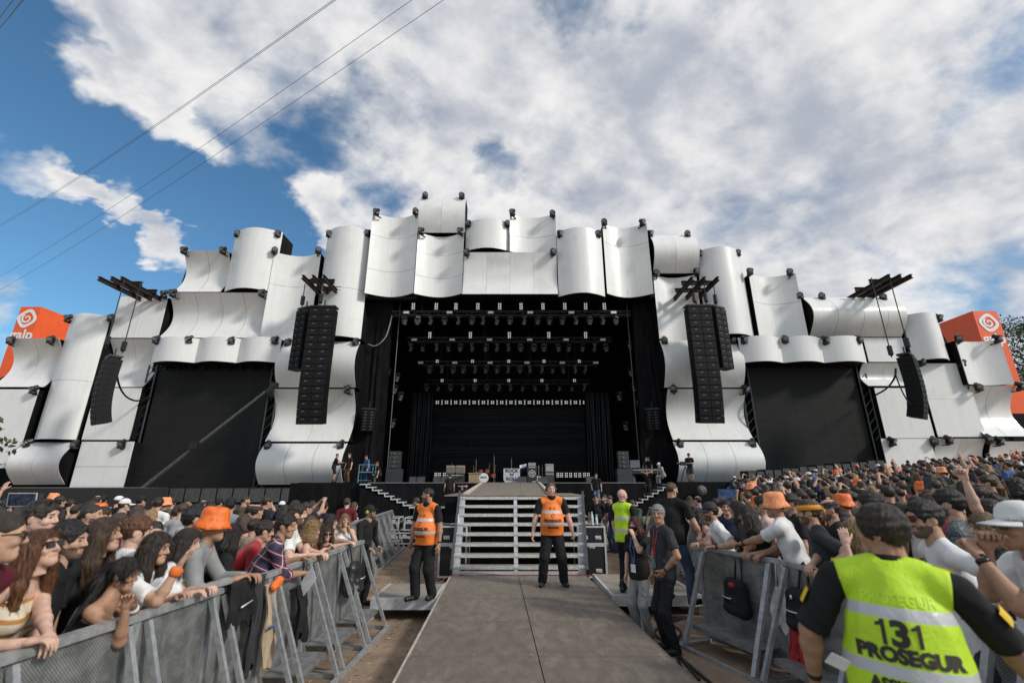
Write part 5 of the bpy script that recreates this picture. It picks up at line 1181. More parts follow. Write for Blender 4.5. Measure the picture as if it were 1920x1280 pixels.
                bm.verts.index_update(); m.add(vv, [tuple(v.index for v in f_.verts) for f_ in bm.faces]); bm.free(); parts.append((nm, np.array(m.v, np.float32), m.f, [mt], None, None))
    if patch:                # yellow badges on the sleeve and shoulders
        for sg in (1, -1):
            a, e, w_ = ARM[sg]; d_ = (e - a).normalized(); o_ = (x * sg - d_ * (x * sg).dot(d_)).normalized(); m = MB(); tt = d_.cross(o_)
            c_ = a + d_ * .15; q_ = .60 * .5 + .4 * g; rr_ = .076 * (.6 + .4 * g)
            for i in range(5):
                an0, an1 = (i - 2.5) * .22, (i - 1.5) * .22
                P4 = [c_ + (o_ * math.cos(z) + tt * math.sin(z)) * rr_ + d_ * l for z, l in ((an0, -.04), (an1, -.04), (an1, .035), (an0, .035))]; m.add(P4, [(0, 1, 2, 3)])
            parts.append(('sleeve_badge', np.array(m.v, np.float32), m.f, [M('badge_yellow', (.75, .5, .02), .6)], m.m, None)); m = MB()
            p_ = sh[sg] + s * .052 * (.6 + .4 * g); m.beam(p_ - x * sg * .06 + s * .022, p_ + x * sg * .01 + s * .008, .04, .012, up=tuple(s)); parts.append(('epaulette', np.array(m.v, np.float32), m.f, [M('badge_yellow', (.75, .5, .02), .6)], m.m, None))
    if lanyard:
        lc, cardc, drop = lanyard; m = MB(); sp_ = [p_ for p_ in parts if p_[0] in ('safety_vest', 'shirt', 'top')][-1]; bv_ = BVHTree.FromPolygons([tuple(v) for v in sp_[1].tolist()], sp_[2].tolist())
        def onto(p_, off=.006):
            hit = bv_.ray_cast(p_ + f * .6, -f); return (hit[0] + f * off) if hit[0] is not None else p_
        st_ = onto(Pv + s * drop, .012)
        for sg in (1, -1):
            p_ = [nb + s * .045 - f * .050, nb + s * .035 + x * sg * .062 + f * .005, nb - s * .005 + x * sg * .062 + f * .055] + [onto(nb + (Pv + s * (drop + .05) - nb) * t_ + x * sg * (.062 - .05 * t_)) for t_ in (.15, .3, .45, .6, .8, 1)]
            for a_, b_ in zip(p_[:-1], p_[1:]): m.beam(a_, b_ + (b_ - a_) * .05, .020, .005, 0, up=tuple(f))
        m.box(st_ - s * .03, (.085, .004, .12), 1, Matrix((x, f, s)).transposed()); parts.append(('lanyard', np.array(m.v, np.float32), m.f, [cloth('lan_' + lc, CL[lc], .5), M('card_' + cardc, CL[cardc], .4)], m.m, None))
    if watch:
        for sg, mt in watch:
            a, e, w_ = ARM[sg]; d_ = (w_ - e).normalized(); m = MB(); c_ = w_ - d_ * .02; m.tube([c_ - d_ * .012, c_ + d_ * .012], .034, 14); m.lathe([(.018, .0), (.018, .012), (0, .013)], c_ + Vector((0, 0, .028)), 12); parts.append(('wrist_watch', np.array(m.v, np.float32), m.f, [M('watch_' + mt, CL.get(mt, (.02, .02, .02)), .35)], m.m, None))
    if band_arm:
        sg, mt = band_arm; a, e, w_ = ARM[sg]; d_ = (w_ - e).normalized(); m = MB(); c_ = w_ - d_ * .05; m.tube([c_ - d_ * .03, c_ - d_ * .01, c_ + d_ * .02, c_ + d_ * .03], [.036, .045, .044, .036], 12); m.tube([c_, c_ - Vector((0, .02, .05)), c_ - Vector((.01, .01, .12))], [.02, .018, .006], 6); parts.append(('wrist_bandana', np.array(m.v, np.float32), m.f, [cm(mt)], m.m, None))
    # ---- to Blender
    if joined:
        mats = []; Vs, Fs, MIs = [], [], []; off = 0
        for nm, V, Q, ms, mi, at_ in parts:
            idx = []
            for m_ in ms:
                if m_ not in mats: mats.append(m_)
                idx.append(mats.index(m_))
            Ql = Q.tolist() if isinstance(Q, np.ndarray) else [list(q) for q in Q]
            Vs.append(np.asarray(V, np.float32)); Fs += [[i + off for i in q] for q in Ql]; MIs += [idx[int(k)] for k in (mi if mi is not None else [0] * len(Ql))]; off += len(V)
        me = bpy.data.meshes.new(name); me.from_pydata(np.concatenate(Vs).tolist(), [], Fs)
        for m_ in mats: me.materials.append(m_)
        me.polygons.foreach_set('material_index', MIs); me.polygons.foreach_set('use_smooth', [True] * len(Fs)); me.update()
        bpy.data.objects.remove(root); o = bpy.data.objects.new(name, me); COL.objects.link(o); o.location = loc; o.rotation_euler = (0, 0, yaw); o.scale = (S,) * 3
        return tag(o, label, 'person', group)
    for nm, V, Q, ms, mi, at_ in parts:
        if isinstance(Q, np.ndarray): me = np_mesh(nm, V, Q, ms, mi)
        else:
            me = bpy.data.meshes.new(nm); me.from_pydata(np.asarray(V).tolist(), [], Q)
            for m_ in ms: me.materials.append(m_)
            if mi is not None: me.polygons.foreach_set('material_index', list(mi))
            if nm in ('bucket_hat', 'cap', 'bandana', 'headset', 'ear_defenders', 'wrist_bandana', 'wrist_watch'): me.polygons.foreach_set('use_smooth', [True] * len(Q))
            me.update()
        if at_ is not None: a_ = me.attributes.new('tuv', 'FLOAT_VECTOR', 'POINT'); a_.data.foreach_set('vector', np.ascontiguousarray(at_, np.float32).ravel())
        o = bpy.data.objects.new(nm, me); COL.objects.link(o); o.parent = root
    root['_hc'] = list(root.matrix_basis @ hc) if False else [0, 0, 0]; del root['_hc']
    return root
HATS = dict(orange=M('hat_orange', (.86, .16, .015), .38, var=.2, vs=25, bump=.6, bs=45, spec=.6), orangeprint=None, white=M('hat_white', (.7, .7, .72), .6), green=M('hat_green', (.10, .13, .06), .8), pale=M('hat_pale', (.55, .62, .42), .7, var=.4, vs=20))
def printhat():
    m = bpy.data.materials.new('hat_print'); m.use_nodes = True; T = NT(m.node_tree); T.n.clear(); co = T('ShaderNodeTexCoord').outputs['Object']
    n = T.noise(co, 45, 2, .5, 2.5); c = T.mix(T.rng(n, .50, .54), (.88, .20, .035), (.85, .52, .30)); p_ = T('ShaderNodeBsdfPrincipled', {'Base Color': c, 'Roughness': .7}); T('ShaderNodeOutputMaterial', {'Surface': p_.outputs[0]}); return m
HATS['orangeprint'] = printhat()
# ---------------------------------------------------------------- who stands where
def who(label, px, py, t, yaw, lean=0, side=0, ground=None, dy=0.0, smin=.86, smax=1.13, hatup=.0, **kw):
    top = att(px, py, t); ya = R(yaw); ln = R(lean); sd_ = R(side)
    s = Vector((math.sin(sd_), math.sin(ln), math.cos(ln))).normalized(); f = Vector((0, math.cos(ln), -math.sin(ln))); f = (f - s * f.dot(s)).normalized()
    Pv = Vector((0, -math.sin(ln) * .22, .93 - kw.get('sit', 0))); up2 = (s * .45 + Vector((0, 0, 1)) * .55).normalized(); hc = Pv + s * .555 + up2 * .165 + f * .025
    ht = hc.z + (.125 if not kw.get('hat') else .15); o = rotz(ya) @ Vector((hc.x, hc.y, 0))
    S = 1.0
    for _ in range(3):
        x, y = top.x - o.x * S, top.y - o.y * S; g = terrain(x, y) if ground is None else ground; S = max(smin, min(smax, (top.z - g) / ht))
    if abs((top.z - g) / ht - S) > .02: print('WHO', label, 'wanted scale %.2f' % ((top.z - g) / ht))
    return person(label, (x, y, g), yaw, lean=lean, side=side, S=S, **kw)
def railpt(P_, y, z=BH + .03, off=0.0):
    for a, b in zip(P_[:-1], P_[1:]):
        lo_, hi_ = min(a[1], b[1]), max(a[1], b[1])
        if lo_ <= y <= hi_: x = a[0] + (b[0] - a[0]) * (y - a[1]) / (b[1] - a[1]); return (x + off, y, z + terrain(x, y))
    x = P_[0][0]; return (x + off, y, z)
def rail2(P_, y, s_=.10, off=0.0): return dict(R_hand=railpt(P_, y - s_, off=off), L_hand=railpt(P_, y + s_, off=off), world_hands=True, R_pose='drape', L_pose='drape')
GL = 'people leaning on the left barrier'; GR = 'people leaning on the right barrier'
def lr(y, s_=.1): return rail2(LEFT1, y, s_)
def rr(y, s_=.1): d_ = rail2(RIGHT1, y, s_); d_['R_hand'], d_['L_hand'] = d_['L_hand'], d_['R_hand']; return d_
N = dict(h=.0125)
# --- left barrier, near to far
who('man with cropped dark hair and sunglasses in maroon shirt cut by the left frame edge', 14, 955, 2.6, -70, 12, hair='buzz', hairc='dark', top='maroon', glasses='on', skin='mid', headyaw=25, group=GL, R_hand=railpt(LEFT1, 2.15), L_hand=railpt(LEFT1, 2.4), world_hands=True, **N)
who('auburn long haired woman in sunglasses and striped cream top looking down', 88, 988, 2.95, -80, 14, fem=True, hair='verylong', hairc='auburn', topfn=attr_cloth('stripe_top', stripe_fn), sleeve='tank', glasses='on', skin='fair', headyaw=-8, headpitch=-22, group=GL, **lr(2.95, .06), **N)
who('man with sunglasses pushed up in brown hair behind the auburn woman', 88, 936, 3.75, -60, 0, hair='short', hairc='dark', top='grey', glasses='up', skin='fair', headyaw=-20, group=GL, **N)
who('dark haired man in black shirt in profile behind the ponytail woman', 140, 976, 3.3, -50, 8, hair='short', hairc='black', top='black', skin='mid', beard=True, headyaw=-25, group=GL, **N)
who('woman with long brown hair and orange strap leaning forward near the left edge', 205, 968, 3.6, -75, 26, fem=True, hair='verylong', hairc='brown', top='black', skin='mid', headpitch=-15, group=GL, **N)
who('man with reddish brown hair and white shirt seen from behind', 266, 966, 3.95, -35, 10, hair='short', hairc='auburn', top='white', skin='fair', headyaw=-20, group=GL, **N)
who('woman with black ponytail and bare shoulders leaning far over the left barrier', 240, 1043, 3.30, -72, 22, fem=True, hair='pony', hairc='black', top='black', sleeve='bare', skin='tan', headyaw=-5, headpitch=4, group=GL, watch=[(-1, 'white')], R_hand=tuple(att(236, 1140, 3.0)), L_hand=tuple(att(250, 1138, 3.12)), world_hands=True, R_el=(.05, .9, -1), L_el=(-.05, .9, -1), R_pose='drape', L_pose='drape', **N)
who('woman with dark wavy hair in white shirt with orange wrist scarf', 300, 996, 3.70, -70, 20, fem=True, hair='wavy', hairc='dark', top='white', skin='mid', headyaw=-12, group=GL, band_arm=(1, 'orange'), R_hand=tuple(att(338, 1058, 3.45)), L_hand=railpt(LEFT1, 3.95), world_hands=True, R_el=(.3, .1, -1), **N)
who('smiling woman with straight brown hair in white shirt beside the grey sweater', 358, 988, 4.05, -70, 18, fem=True, hair='long', hairc='dark', top='white', skin='fair', headyaw=-12, group=GL, **lr(4.15), **N)
who('man with short black hair behind the orange bucket hat', 372, 946, 4.7, -40, 0, hair='short', hairc='black', top='charcoal', skin='mid', headyaw=-10, group=GL, **N)
who('person in shiny orange bucket hat and grey sweater leaning on the left barrier', 408, 950, 4.35, -70, 24, hair='buzz', hairc='black', hat='bucket', hatc='orange', top='grey', sleeve='long', skin='tan', group=GL, **lr(4.7), **N)
who('woman with straight black hair behind the grey sweater', 440, 980, 4.75, -50, 10, fem=True, hair='long', hairc='black', top='black', skin='mid', group=GL, **N)
who('man in red shirt bending over behind the plaid shirt', 500, 975, 5.75, -60, 36, hair='short', hairc='dark', top='red', skin='mid', group=GL, **N)
who('curly dark haired man in plaid shirt leaning on the rail with white paper', 541, 962, 5.2, -66, 26, hair='short', hairc='black', topfn=attr_cloth('plaid', plaid_fn), sleeve='roll', skin='tan', headyaw=-30, group=GL, R_hand=tuple(att(566, 1074, 5.15)), L_hand=railpt(LEFT1, 5.9), world_hands=True, R_pose='grip', R_el=(.3, -.2, -1), **N)
who('man in white shirt with short dark hair behind the plaid shirt', 560, 943, 6.0, -70, 12, hair='short', hairc='dark', top='white', skin='fair', group=GL, beard=True, **lr(6.25), **N)
who('woman with curly blond hair and bare arms on the left barrier', 588, 976, 6.15, -60, 22, fem=True, hair='curly', hairc='blond', top='black', sleeve='tank', skin='fair', headyaw=-20, group=GL, **lr(6.5), **N)
who('woman in maroon dress and sunglasses facing the camera with hand raised', 614, 992, 6.65, 215, 6, fem=True, hair='long', hairc='brown', top='maroon', sleeve='cap', low='maroon', glasses='on', skin='mid', group=GL, top_hem=.3, L_hand=(-.10, .26, 1.42), L_el=(-.6, .2, -1), **N)
who('dark long haired woman in white top beyond the maroon dress', 622, 962, 7.1, -80, 8, fem=True, hair='long', hairc='dark', top='white', sleeve='tank', skin='fair', group=GL, **lr(7.35), **N)
who('fair woman with blond hair resting chin on hand by the capped guard', 648, 962, 8.3, 215, 6, fem=True, hair='long', hairc='blond', top='white', sleeve='tank', skin='fair', group=GL, L_hand=(-.08, .24, 1.45), L_el=(-.5, .3, -1), **N)
# --- the pit
cg = on_z(668, 1122, 0)
who('security guard in black jacket and cap with green ear defenders at the left barrier', 696, 944, 8.75, -115, 8, ground=0.0, hair='short', hairc='dark', hat='cap', hatc='black', top='black', sleeve='long', low='black', muff=True, skin='mid', headyaw=10, headpitch=-12, R_hand=(.22, .34, 1.02), R_el=(.6, -.5, -.4), L_hand=(-.28, .12, .98), R_pose='grip', beard=True, **N)
VO = vest_fn(CL['hivor'], ((.095, .14), (.30, .345)))
def wiggle(size):        # the stylised loop printed on the vests
    m = MB(); pts = [(size * .9 * math.cos(a) * (1 - a / 11), size * math.sin(a) * (1 - a / 16)) for a in [k * .35 for k in range(18)]]
    for (x1, y1), (x2, y2) in zip(pts[:-1], pts[1:]):
        dx_, dy_ = x2 - x1, y2 - y1; l = math.hypot(dx_, dy_) or 1; nx_, ny_ = -dy_ / l * .005, dx_ / l * .005; m.add([(x1 + nx_, y1 + ny_, 0), (x1 - nx_, y1 - ny_, 0), (x2 - nx_, y2 - ny_, 0), (x2 + nx_, y2 + ny_, 0)], [(0, 1, 2, 3)])
    return m.v, m.f
INK = M('vest_ink', (.03, .022, .02), .7)
tx = (('PROSEGUR', .068, 0.0, .175, 1, .003, INK, .95, 'vest_lettering'), ('ASISTENTE', .045, 0, .055, 1, .002, INK, .95, 'vest_lettering'), (wiggle, .036, 0, .255, 1, 0, INK, 1, 'vest_emblem'), ('15  21', .055, 0, .385, 1, .002, INK, 1, 'vest_number'))
ga = on_z(790, 1108, ZW); gb = on_z(1036, 1086, ZW)
who('security guard in orange vest standing on the left deck looking away left', 803, 914, (ga.y * CP + (ZW - H) * SP) - .05, 152, 0, ground=ZW, h=.0105, hair='buzz', hairc='black', beard=True, top='black', low='black', skin='tan', headyaw=-58, vest=(attr_cloth('orange_vest', VO), 0), stance=.10, step=.10, R_hand=(.30, .06, .80), L_hand=(-.30, .02, .78), watch=[(-1, 'black')], texts=tx, fat=1.12, baggy=1.22)
who('security guard in orange vest and headset standing at the foot of the stairs', 1033, 904, (gb.y * CP + (ZW - H) * SP), 180, 0, ground=ZW, h=.0105, hair='buzz', hairc='lightbrown', top='black', low='black', skin='fair', headyaw=5, headset=True, vest=(attr_cloth('orange_vest_b', VO), 0), stance=.20, R_hand=(.38, .08, .80), L_hand=(-.40, .02, .82), texts=tx, fat=1.2, baggy=1.25, L_pose='grip')
who('bald bearded guard in yellow green vest standing on the right deck', 1166, 916, 8.35, -40, 0, ground=ZW, h=.0115, hair='bald', hairc='dark', beard=True, top='black', low='black', skin='fair', headyaw=-15, vest=(attr_cloth('green_vest', vest_fn(CL['hivis'], ((.095, .14), (.30, .345)))), 0), L_hand=(-.24, .16, .88))
fw = on_z(1197, 1176, 0)
who('woman with red hair in black top and grey trousers touching her masked face', 1189, 967, (fw.y * CP - H * SP), 128, 0, ground=0, h=.0105, fem=True, hair='long', hairc='red', top='black', low='grey', mask=True, skin='fair', shoe='red', lanyard=('blue', 'white', .10), L_hand=(-.10, .22, 1.50), L_el=(-.6, .1, -1), R_hand=(.24, .05, .80), L_pose='grip', smin=.9)
fm = on_z(1243, 1196, 0)
who('man with grey hair in charcoal shirt hand on hip beside the right barrier', 1232, 945, (fm.y * CP - H * SP), 100, 0, ground=0, h=.0105, hair='short', hairc='grey', top='charcoal', low='black', skin='tan', headyaw=48, lanyard=('red', 'teal', .14), L_hand=(-.20, .10, .98), L_el=(-1, -.6, .1), R_hand=(.25, .05, .82), watch=[(-1, 'black')])
fb = on_z(1275, 1110, ZW)
who('large man in black shirt and dark mask with red lanyard on the right deck', 1258, 903, (fb.y * CP + (ZW - H) * SP) - .1, -50, 6, ground=ZW, h=.0115, hair='buzz', hairc='brown', top='black', low='denim', mask=True, skin='mid', fat=1.28, lanyard=('red', 'white', .30), R_hand=(.42, .15, .86), stance=.2, headyaw=-18, smax=1.2)
# --- right barrier
who('woman with dark hair in pink top leaning at the end of the right barrier', 1304, 950, 7.5, 85, 24, fem=True, hair='long', hairc='dark', top='pink', sleeve='tank', skin='fair', group=GR, R_hand=railpt(RIGHT1, 7.3), L_hand=railpt(RIGHT1, 7.1), world_hands=True, **N)
who('bearded man in dark cap and white shirt leaning on the right barrier', 1328, 938, 6.95, 75, 20, hair='short', hairc='black', hat='cap', hatc='charcoal', beard=True, top='white', skin='mid', group=GR, watch=[(-1, 'black')], R_hand=railpt(RIGHT1, 7.25, off=-.06), L_hand=railpt(RIGHT1, 6.95, off=-.05), world_hands=True, R_pose='drape', L_pose='drape', **N)
who('man with short black hair in navy shirt facing the camera behind the barrier', 1360, 936, 8.0, 150, 0, hair='short', hairc='black', top='navy', skin='mid', group=GR, **N)
who('woman with long dark hair and black shirt on the right barrier', 1398, 946, 6.35, 62, 22, fem=True, hair='verylong', hairc='dark', top='black', skin='tan', group=GR, **rr(6.35, .12), **N)
who('dark haired spectator behind the long haired woman at the right barrier', 1380, 938, 7.0, 70, 5, fem=True, hair='long', hairc='black', top='charcoal', skin='mid', group=GR, **N)
who('person in printed orange bucket hat and white shirt gripping the right barrier', 1446, 914, 5.9, 48, 14, hair='buzz', hairc='dark', hat='bucket', hatc='orangeprint', top='white', skin='tan', group=GR, R_hand=railpt(RIGHT1, 6.3), L_hand=railpt(RIGHT1, 6.75), world_hands=True, R_pose='drape', L_pose='drape', watch=[(-1, 'black')], **N)
who('spectator in pastel tie dye shirt behind the printed bucket hat', 1425, 928, 6.9, 60, 5, hair='short', hairc='black', topfn=attr_cloth('tiedye', tie_fn), skin='mid', group=GR, **N)
who('man with dark wavy hair between the bucket hat and yellow bandana', 1478, 925, 6.9, 75, 0, hair='short', hairc='dark', top='black', skin='mid', group=GR, **N)
who('bearded man with yellow bandana and black waistcoat on the right barrier', 1510, 936, 5.35, 62, 14, hair='short', hairc='brown', beard=True, bandana=True, top='charcoal', skin='mid', group=GR, **rr(5.35), **N)
who('balding bearded man in black shirt right of the yellow bandana', 1550, 934, 5.75, 72, 6, hair='balding', hairc='dark', beard=True, top='black', skin='mid', group=GR, **N)
who('man in shiny orange bucket hat behind the balding man', 1576, 925, 6.9, 40, 0, hair='short', hairc='black', hat='bucket', hatc='orange', top='navy', skin='tan', group=GR, **N)
who('man with thick black hair above the yellow vest guard', 1622, 908, 5.0, 55, 0, hair='short', hairc='black', top='black', skin='mid', group=GR, **N)
who('blond woman reaching for the rail left of the yellow vest guard', 1598, 968, 4.25, 70, 20, fem=True, hair='long', hairc='blond', top='black', skin='fair', group=GR, R_hand=railpt(RIGHT1, 5.0, off=-.03), L_hand=tuple(att(1586, 1020, 4.0)), world_hands=True, L_el=(-.3, .1, -1), **N)
who('bearded man with hair bun and sunglasses in white shirt', 1722, 932, 3.62, 68, 12, hair='bun', hairc='black', beard=True, glasses='on', top='white', skin='mid', headyaw=14, group=GR, **rr(3.6), **N)
who('man with curly black hair in dark patterned shirt', 1768, 910, 4.5, 40, 4, hair='short', hairc='black', topfn=attr_cloth('pattern', pattern_fn), skin='mid', group=GR, **N)
who('man in white cap and sunglasses with wristwatch cut by the right frame edge', 1893, 928, 2.95, 74, 10, hair='short', hairc='grey', hat='cap', hatc='white', glasses='on', top='white', skin='tan', group=GR, L_hand=tuple(att(1838, 1045, 2.85)), R_hand=tuple(att(1850, 1030, 2.9)), world_hands=True, L_el=(-.4, .1, -1), R_el=(.3, .1, -1), R_pose='fist', L_pose='fist', watch=[(-1, 'black')], fat=1.1, **N)
who('spectator raising a fist above the right crowd', 1846, 935, 4.7, 30, 0, hair='short', hairc='dark', top='maroon', skin='fair', group=GR, L_hand=tuple(att(1808, 897, 4.6)), world_hands=True, L_el=(-1, .2, -.5), L_pose='fist', **N)
who('woman with long brown hair beside the white cap at the right edge', 1838, 960, 3.9, 60, 4, fem=True, hair='long', hairc='lightbrown', top='charcoal', skin='fair', group=GR, **N)
# --- the guard in the foreground
GV = attr_cloth('lime_vest', vest_fn(CL['hivis'], ((.130, .178), (.352, .400))), .6); PALEINK = M('pale_ink', (.505, .755, .028), .6)
def number131(size):
    one = [(-.02, -.5), (.13, -.5), (.13, .5), (.0, .5), (-.06, .40), (-.22, .33), (-.22, .20), (-.02, .25)]; m = MB()
    for cx_, k in ((-.62, 1.0), (.66, .92)): m.add([(cx_ * size + x * size, y * size * k, 0) for x, y in one], [(0, 1, 2, 7), (2, 3, 4, 7), (4, 5, 6, 7)])
    vs, fs = text_mb('3', size * 1.36, bold=.006, squash=1.08); ys_ = [v[1] for v in vs]; c_ = (max(ys_) + min(ys_)) / 2; m.add([(v[0] + .02 * size, v[1] - c_, 0) for v in vs], fs); return m.v, m.f
who('security guard in lime yellow vest numbered 131 seen from behind in the foreground', 1640, 946, 2.2, -33, 5, 2, ground=ZW, h=.0085, hair='mop', hairc='dark', top='black', low='black', skin='tan', headyaw=64, vest=(GV, 0), fat=1.34, stance=.16, smin=.8, slen=.96, patch=True,
    texts=((number131, .098, -.02, .300, -1, .004, INK, 1.2, 'vest_number'), ('PROSEGUR', .074, 0, .214, -1, .0045, INK, 1.0, 'vest_lettering'), ('ASSISTENTE', .060, 0, .100, -1, .003, INK, .95, 'vest_lettering'), ('PROSEGUR', .062, 0, .430, -1, .002, PALEINK, .9, 'vest_lettering')),
    L_hand=(-.38, .12, .93), L_el=(-1, -.5, -.6), L_pose='grip', R_hand=(.56, .38, .86), R_el=(1, -.8, .1), R_pose='grip', watch=[(-1, 'black')])
# --- crew on and before the stage
def crew(label, px, py_feet, Y, yaw, z, **kw):
    p_ = at(px, py_feet, Y); return person(label, (p_.x, Y, z), yaw, h=.024, group='crew on and around the stage', **kw)
crew('camera man in black shorts bending to his tripod left of the stage', 624, 905, 29.6, -70, ZS + .02, top='black', low='black', shorts=True, hair='buzz', hairc='dark', lean=10, R_hand=(.15, .45, 1.2), L_hand=(-.1, .45, 1.1))
crew('crew member in printed black shirt beside the left camera tripod', 651, 905, 29.6, 150, ZS + .02, top='black', low='brown', hair='short', hairc='auburn', skin='fair')
crew('lone camera man in black shorts standing right of the stage', 1297, 905, 29.6, 150, ZS + .02, top='black', low='charcoal', shorts=True, hair='short', hairc='black', hat='cap', hatc='black', R_hand=(.1, .25, 1.15), L_hand=(-.1, .25, 1.15))
crew('camera operator in black shirt and jeans standing before the stage', 1120, 940, 27.2, 160, .95, top='black', low='denimlight', hair='short', hairc='dark', R_hand=(.25, .1, .95))
crew('crew member in black shorts standing at the stage front', 842, 930, 27.5, 10, .95, top='black', low='black', shorts=True, hair='short', hairc='black')
crew('seated crew member with raised elbows left of the ramp', 866, 930, 27.8, 170, .75, top='navy', low='navy', hair='short', hairc='brown', sit=.42, L_hand=(-.1, .1, 1.25), R_hand=(.1, .1, 1.25))
crew('technician crouching with a cable in the left stage wing', 709, 905, 30.4, 120, ZS, top='black', low='black', hair='short', hairc='auburn', sit=.42, lean=20)
crew('technician in blue overalls behind the blue frame', 686, 905, 30.8, 140, ZS, top='blue', low='blue', hair='short', hairc='dark', lean=15)
crew('technician at the mixing desk in the right stage wing', 1221, 905, 32.8, 120, ZS, top='black', low='black', hair='short', hairc='brown', lean=12)
crew('second technician at the mixing desk in the right wing', 1215, 905, 33.6, 150, ZS, top='charcoal', low='black', hair='short', hairc='auburn')
crew('crouching crew member in white cap by the right stage edge', 1243, 905, 30.6, 110, ZS, top='lightgrey', low='grey', hair='short', hairc='dark', hat='cap', hatc='white', sit=.45, lean=25)
crew('photographer kneeling on the right side stairs', 1217, 925, 28.0, 150, 1.55, top='black', low='black', hair='short', hairc='auburn', sit=.4, lean=15, L_hand=(-.1, .25, 1.2), R_hand=(.1, .25, 1.2))
crew('crew member in black shirt and khaki shorts right of the stairs', 1123, 1035, 16.5, 165, 0, top='black', low='khaki', shorts=True, hair='short', hairc='dark', lanyard=('charcoal', 'white', .2), L_hand=(-.25, .2, 1.05))
crew('photographer in white shorts raising a camera right of the stairs', 1139, 1030, 17.0, 150, 0, top='charcoal', low='lightgrey', shorts=True, hair='short', hairc='dark', L_hand=(-.06, .25, 1.6), R_hand=(.08, .25, 1.6))
crew('photographer in green jacket leaning right behind the bald guard', 1200, 1020, 15.0, 130, 0, top='green', sleeve='long', low='black', hair='short', hairc='dark', lean=35, L_hand=(-.1, .5, 1.2))
crew('photographer in navy with orange bag beside the pit barrier', 1152, 1030, 16.0, 120, 0, top='navy', low='denim', hair='short', hairc='dark', lean=8)
crew('shirtless looking crew member stooping behind the left guard', 786, 1040, 15.2, 80, 0, top='khaki', low='khaki', shorts=True, hair='short', hairc='brown', lean=25)

# ---------------------------------------------------------------- the crowd: prototypes, then copies
PROT = []
def proto(desc, **kw):
    big = person('x', (0, -300, -50), 0, h=.021, joined=True, name='person', group='spectators in the crowd', **kw); PROT.append((desc, big))
AR = dict(R_hand=(.12, .18, 1.05), L_hand=(-.12, .18, 1.05))
proto('dark haired man in black shirt', hair='short', hairc='dark', top='black', skin='mid', **AR)
proto('black haired man in charcoal shirt', hair='short', hairc='black', top='charcoal', skin='tan', **AR)
proto('long haired brunette in black top', fem=True, hair='long', hairc='dark', top='black', sleeve='tank', skin='mid')
proto('person in shiny orange bucket hat and white shirt', hair='short', hairc='dark', hat='bucket', hatc='orange', top='white', skin='mid', **AR)
proto('bearded man in navy shirt', hair='short', hairc='dark', beard=True, top='navy', skin='mid', headyaw=20)
proto('brown haired woman in white shirt', fem=True, hair='wavy', hairc='brown', top='white', skin='fair', headyaw=-20)
proto('man in black cap and grey shirt', hair='short', hairc='black', hat='cap', hatc='black', top='grey', skin='mid')
proto('person in printed orange bucket hat and black shirt', hair='short', hairc='black', hat='bucket', hatc='orangeprint', top='black', skin='tan')
proto('man with brown hair in maroon shirt', hair='short', hairc='brown', top='maroon', skin='fair', headyaw=-15, **AR)
proto('blond woman in charcoal top', fem=True, hair='long', hairc='blond', top='charcoal', sleeve='tank', skin='fair')
proto('dark haired man raising a hand', hair='short', hairc='black', top='black', skin='mid', L_hand=(-.2, .25, 2.05), L_el=(-1, .2, -.3), L_pose='flat')
proto('black haired woman in denim blue top', fem=True, hair='long', hairc='black', top='denim', skin='tan', headyaw=15)
proto('man with cropped hair in olive shirt', hair='buzz', hairc='dark', top='olive', skin='mid', beard=True, headyaw=-25)
proto('man in white cap and black shirt', hair='short', hairc='brown', hat='cap', hatc='white', top='black', skin='fair')
proto('woman with hair bun in beige top', fem=True, hair='bun', hairc='dark', top='beige', skin='mid', headyaw=30)
proto('curly haired man in black shirt', hair='curly', hairc='black', top='black', skin='brown', headyaw=10)
proto('man in white shirt with dark hair', hair='short', hairc='dark', top='white', skin='mid', headyaw=12, **AR)
proto('woman with long hair in pink shirt', fem=True, hair='long', hairc='brown', top='pink', skin='fair', headyaw=-18)
proto('sunburnt man in pale grey shirt', hair='buzz', hairc='brown', top='lightgrey', skin='fair', beard=True)
proto('auburn haired woman in green top', fem=True, hair='wavy', hairc='auburn', top='green', sleeve='tank', skin='fair')
proto('balding man in blue shirt', hair='balding', hairc='dark', top='blue', skin='mid', headyaw=-10, **AR)
proto('woman with ponytail in white top', fem=True, hair='pony', hairc='dark', top='white', sleeve='tank', skin='mid', headyaw=25)
proto('spectator holding up a phone', hair='short', hairc='dark', top='navy', skin='mid', R_hand=(.10, .34, 1.78), L_hand=(-.06, .34, 1.78), R_el=(1, .2, -.6), L_el=(-1, .2, -.6), R_pose='grip', L_pose='grip')
used = [o.matrix_basis.translation.copy() for o in bpy.data.objects if o.get('category') == 'person' and o.location.y > 0]
NAMED = len(used)
def fence_x(side, y):
    P_ = (LEFT1 if y < 8.0 else LEFT2) if side < 0 else (RIGHT1 if y < 7.35 else RIGHT2)
    return railpt(P_, min(max(y, 1.5), 17.2), 0)[0] if not (8.0 <= y < 8.6 or 7.35 <= y < 8.9) else (-3.0 if side < 0 else 3.3)
spots = []
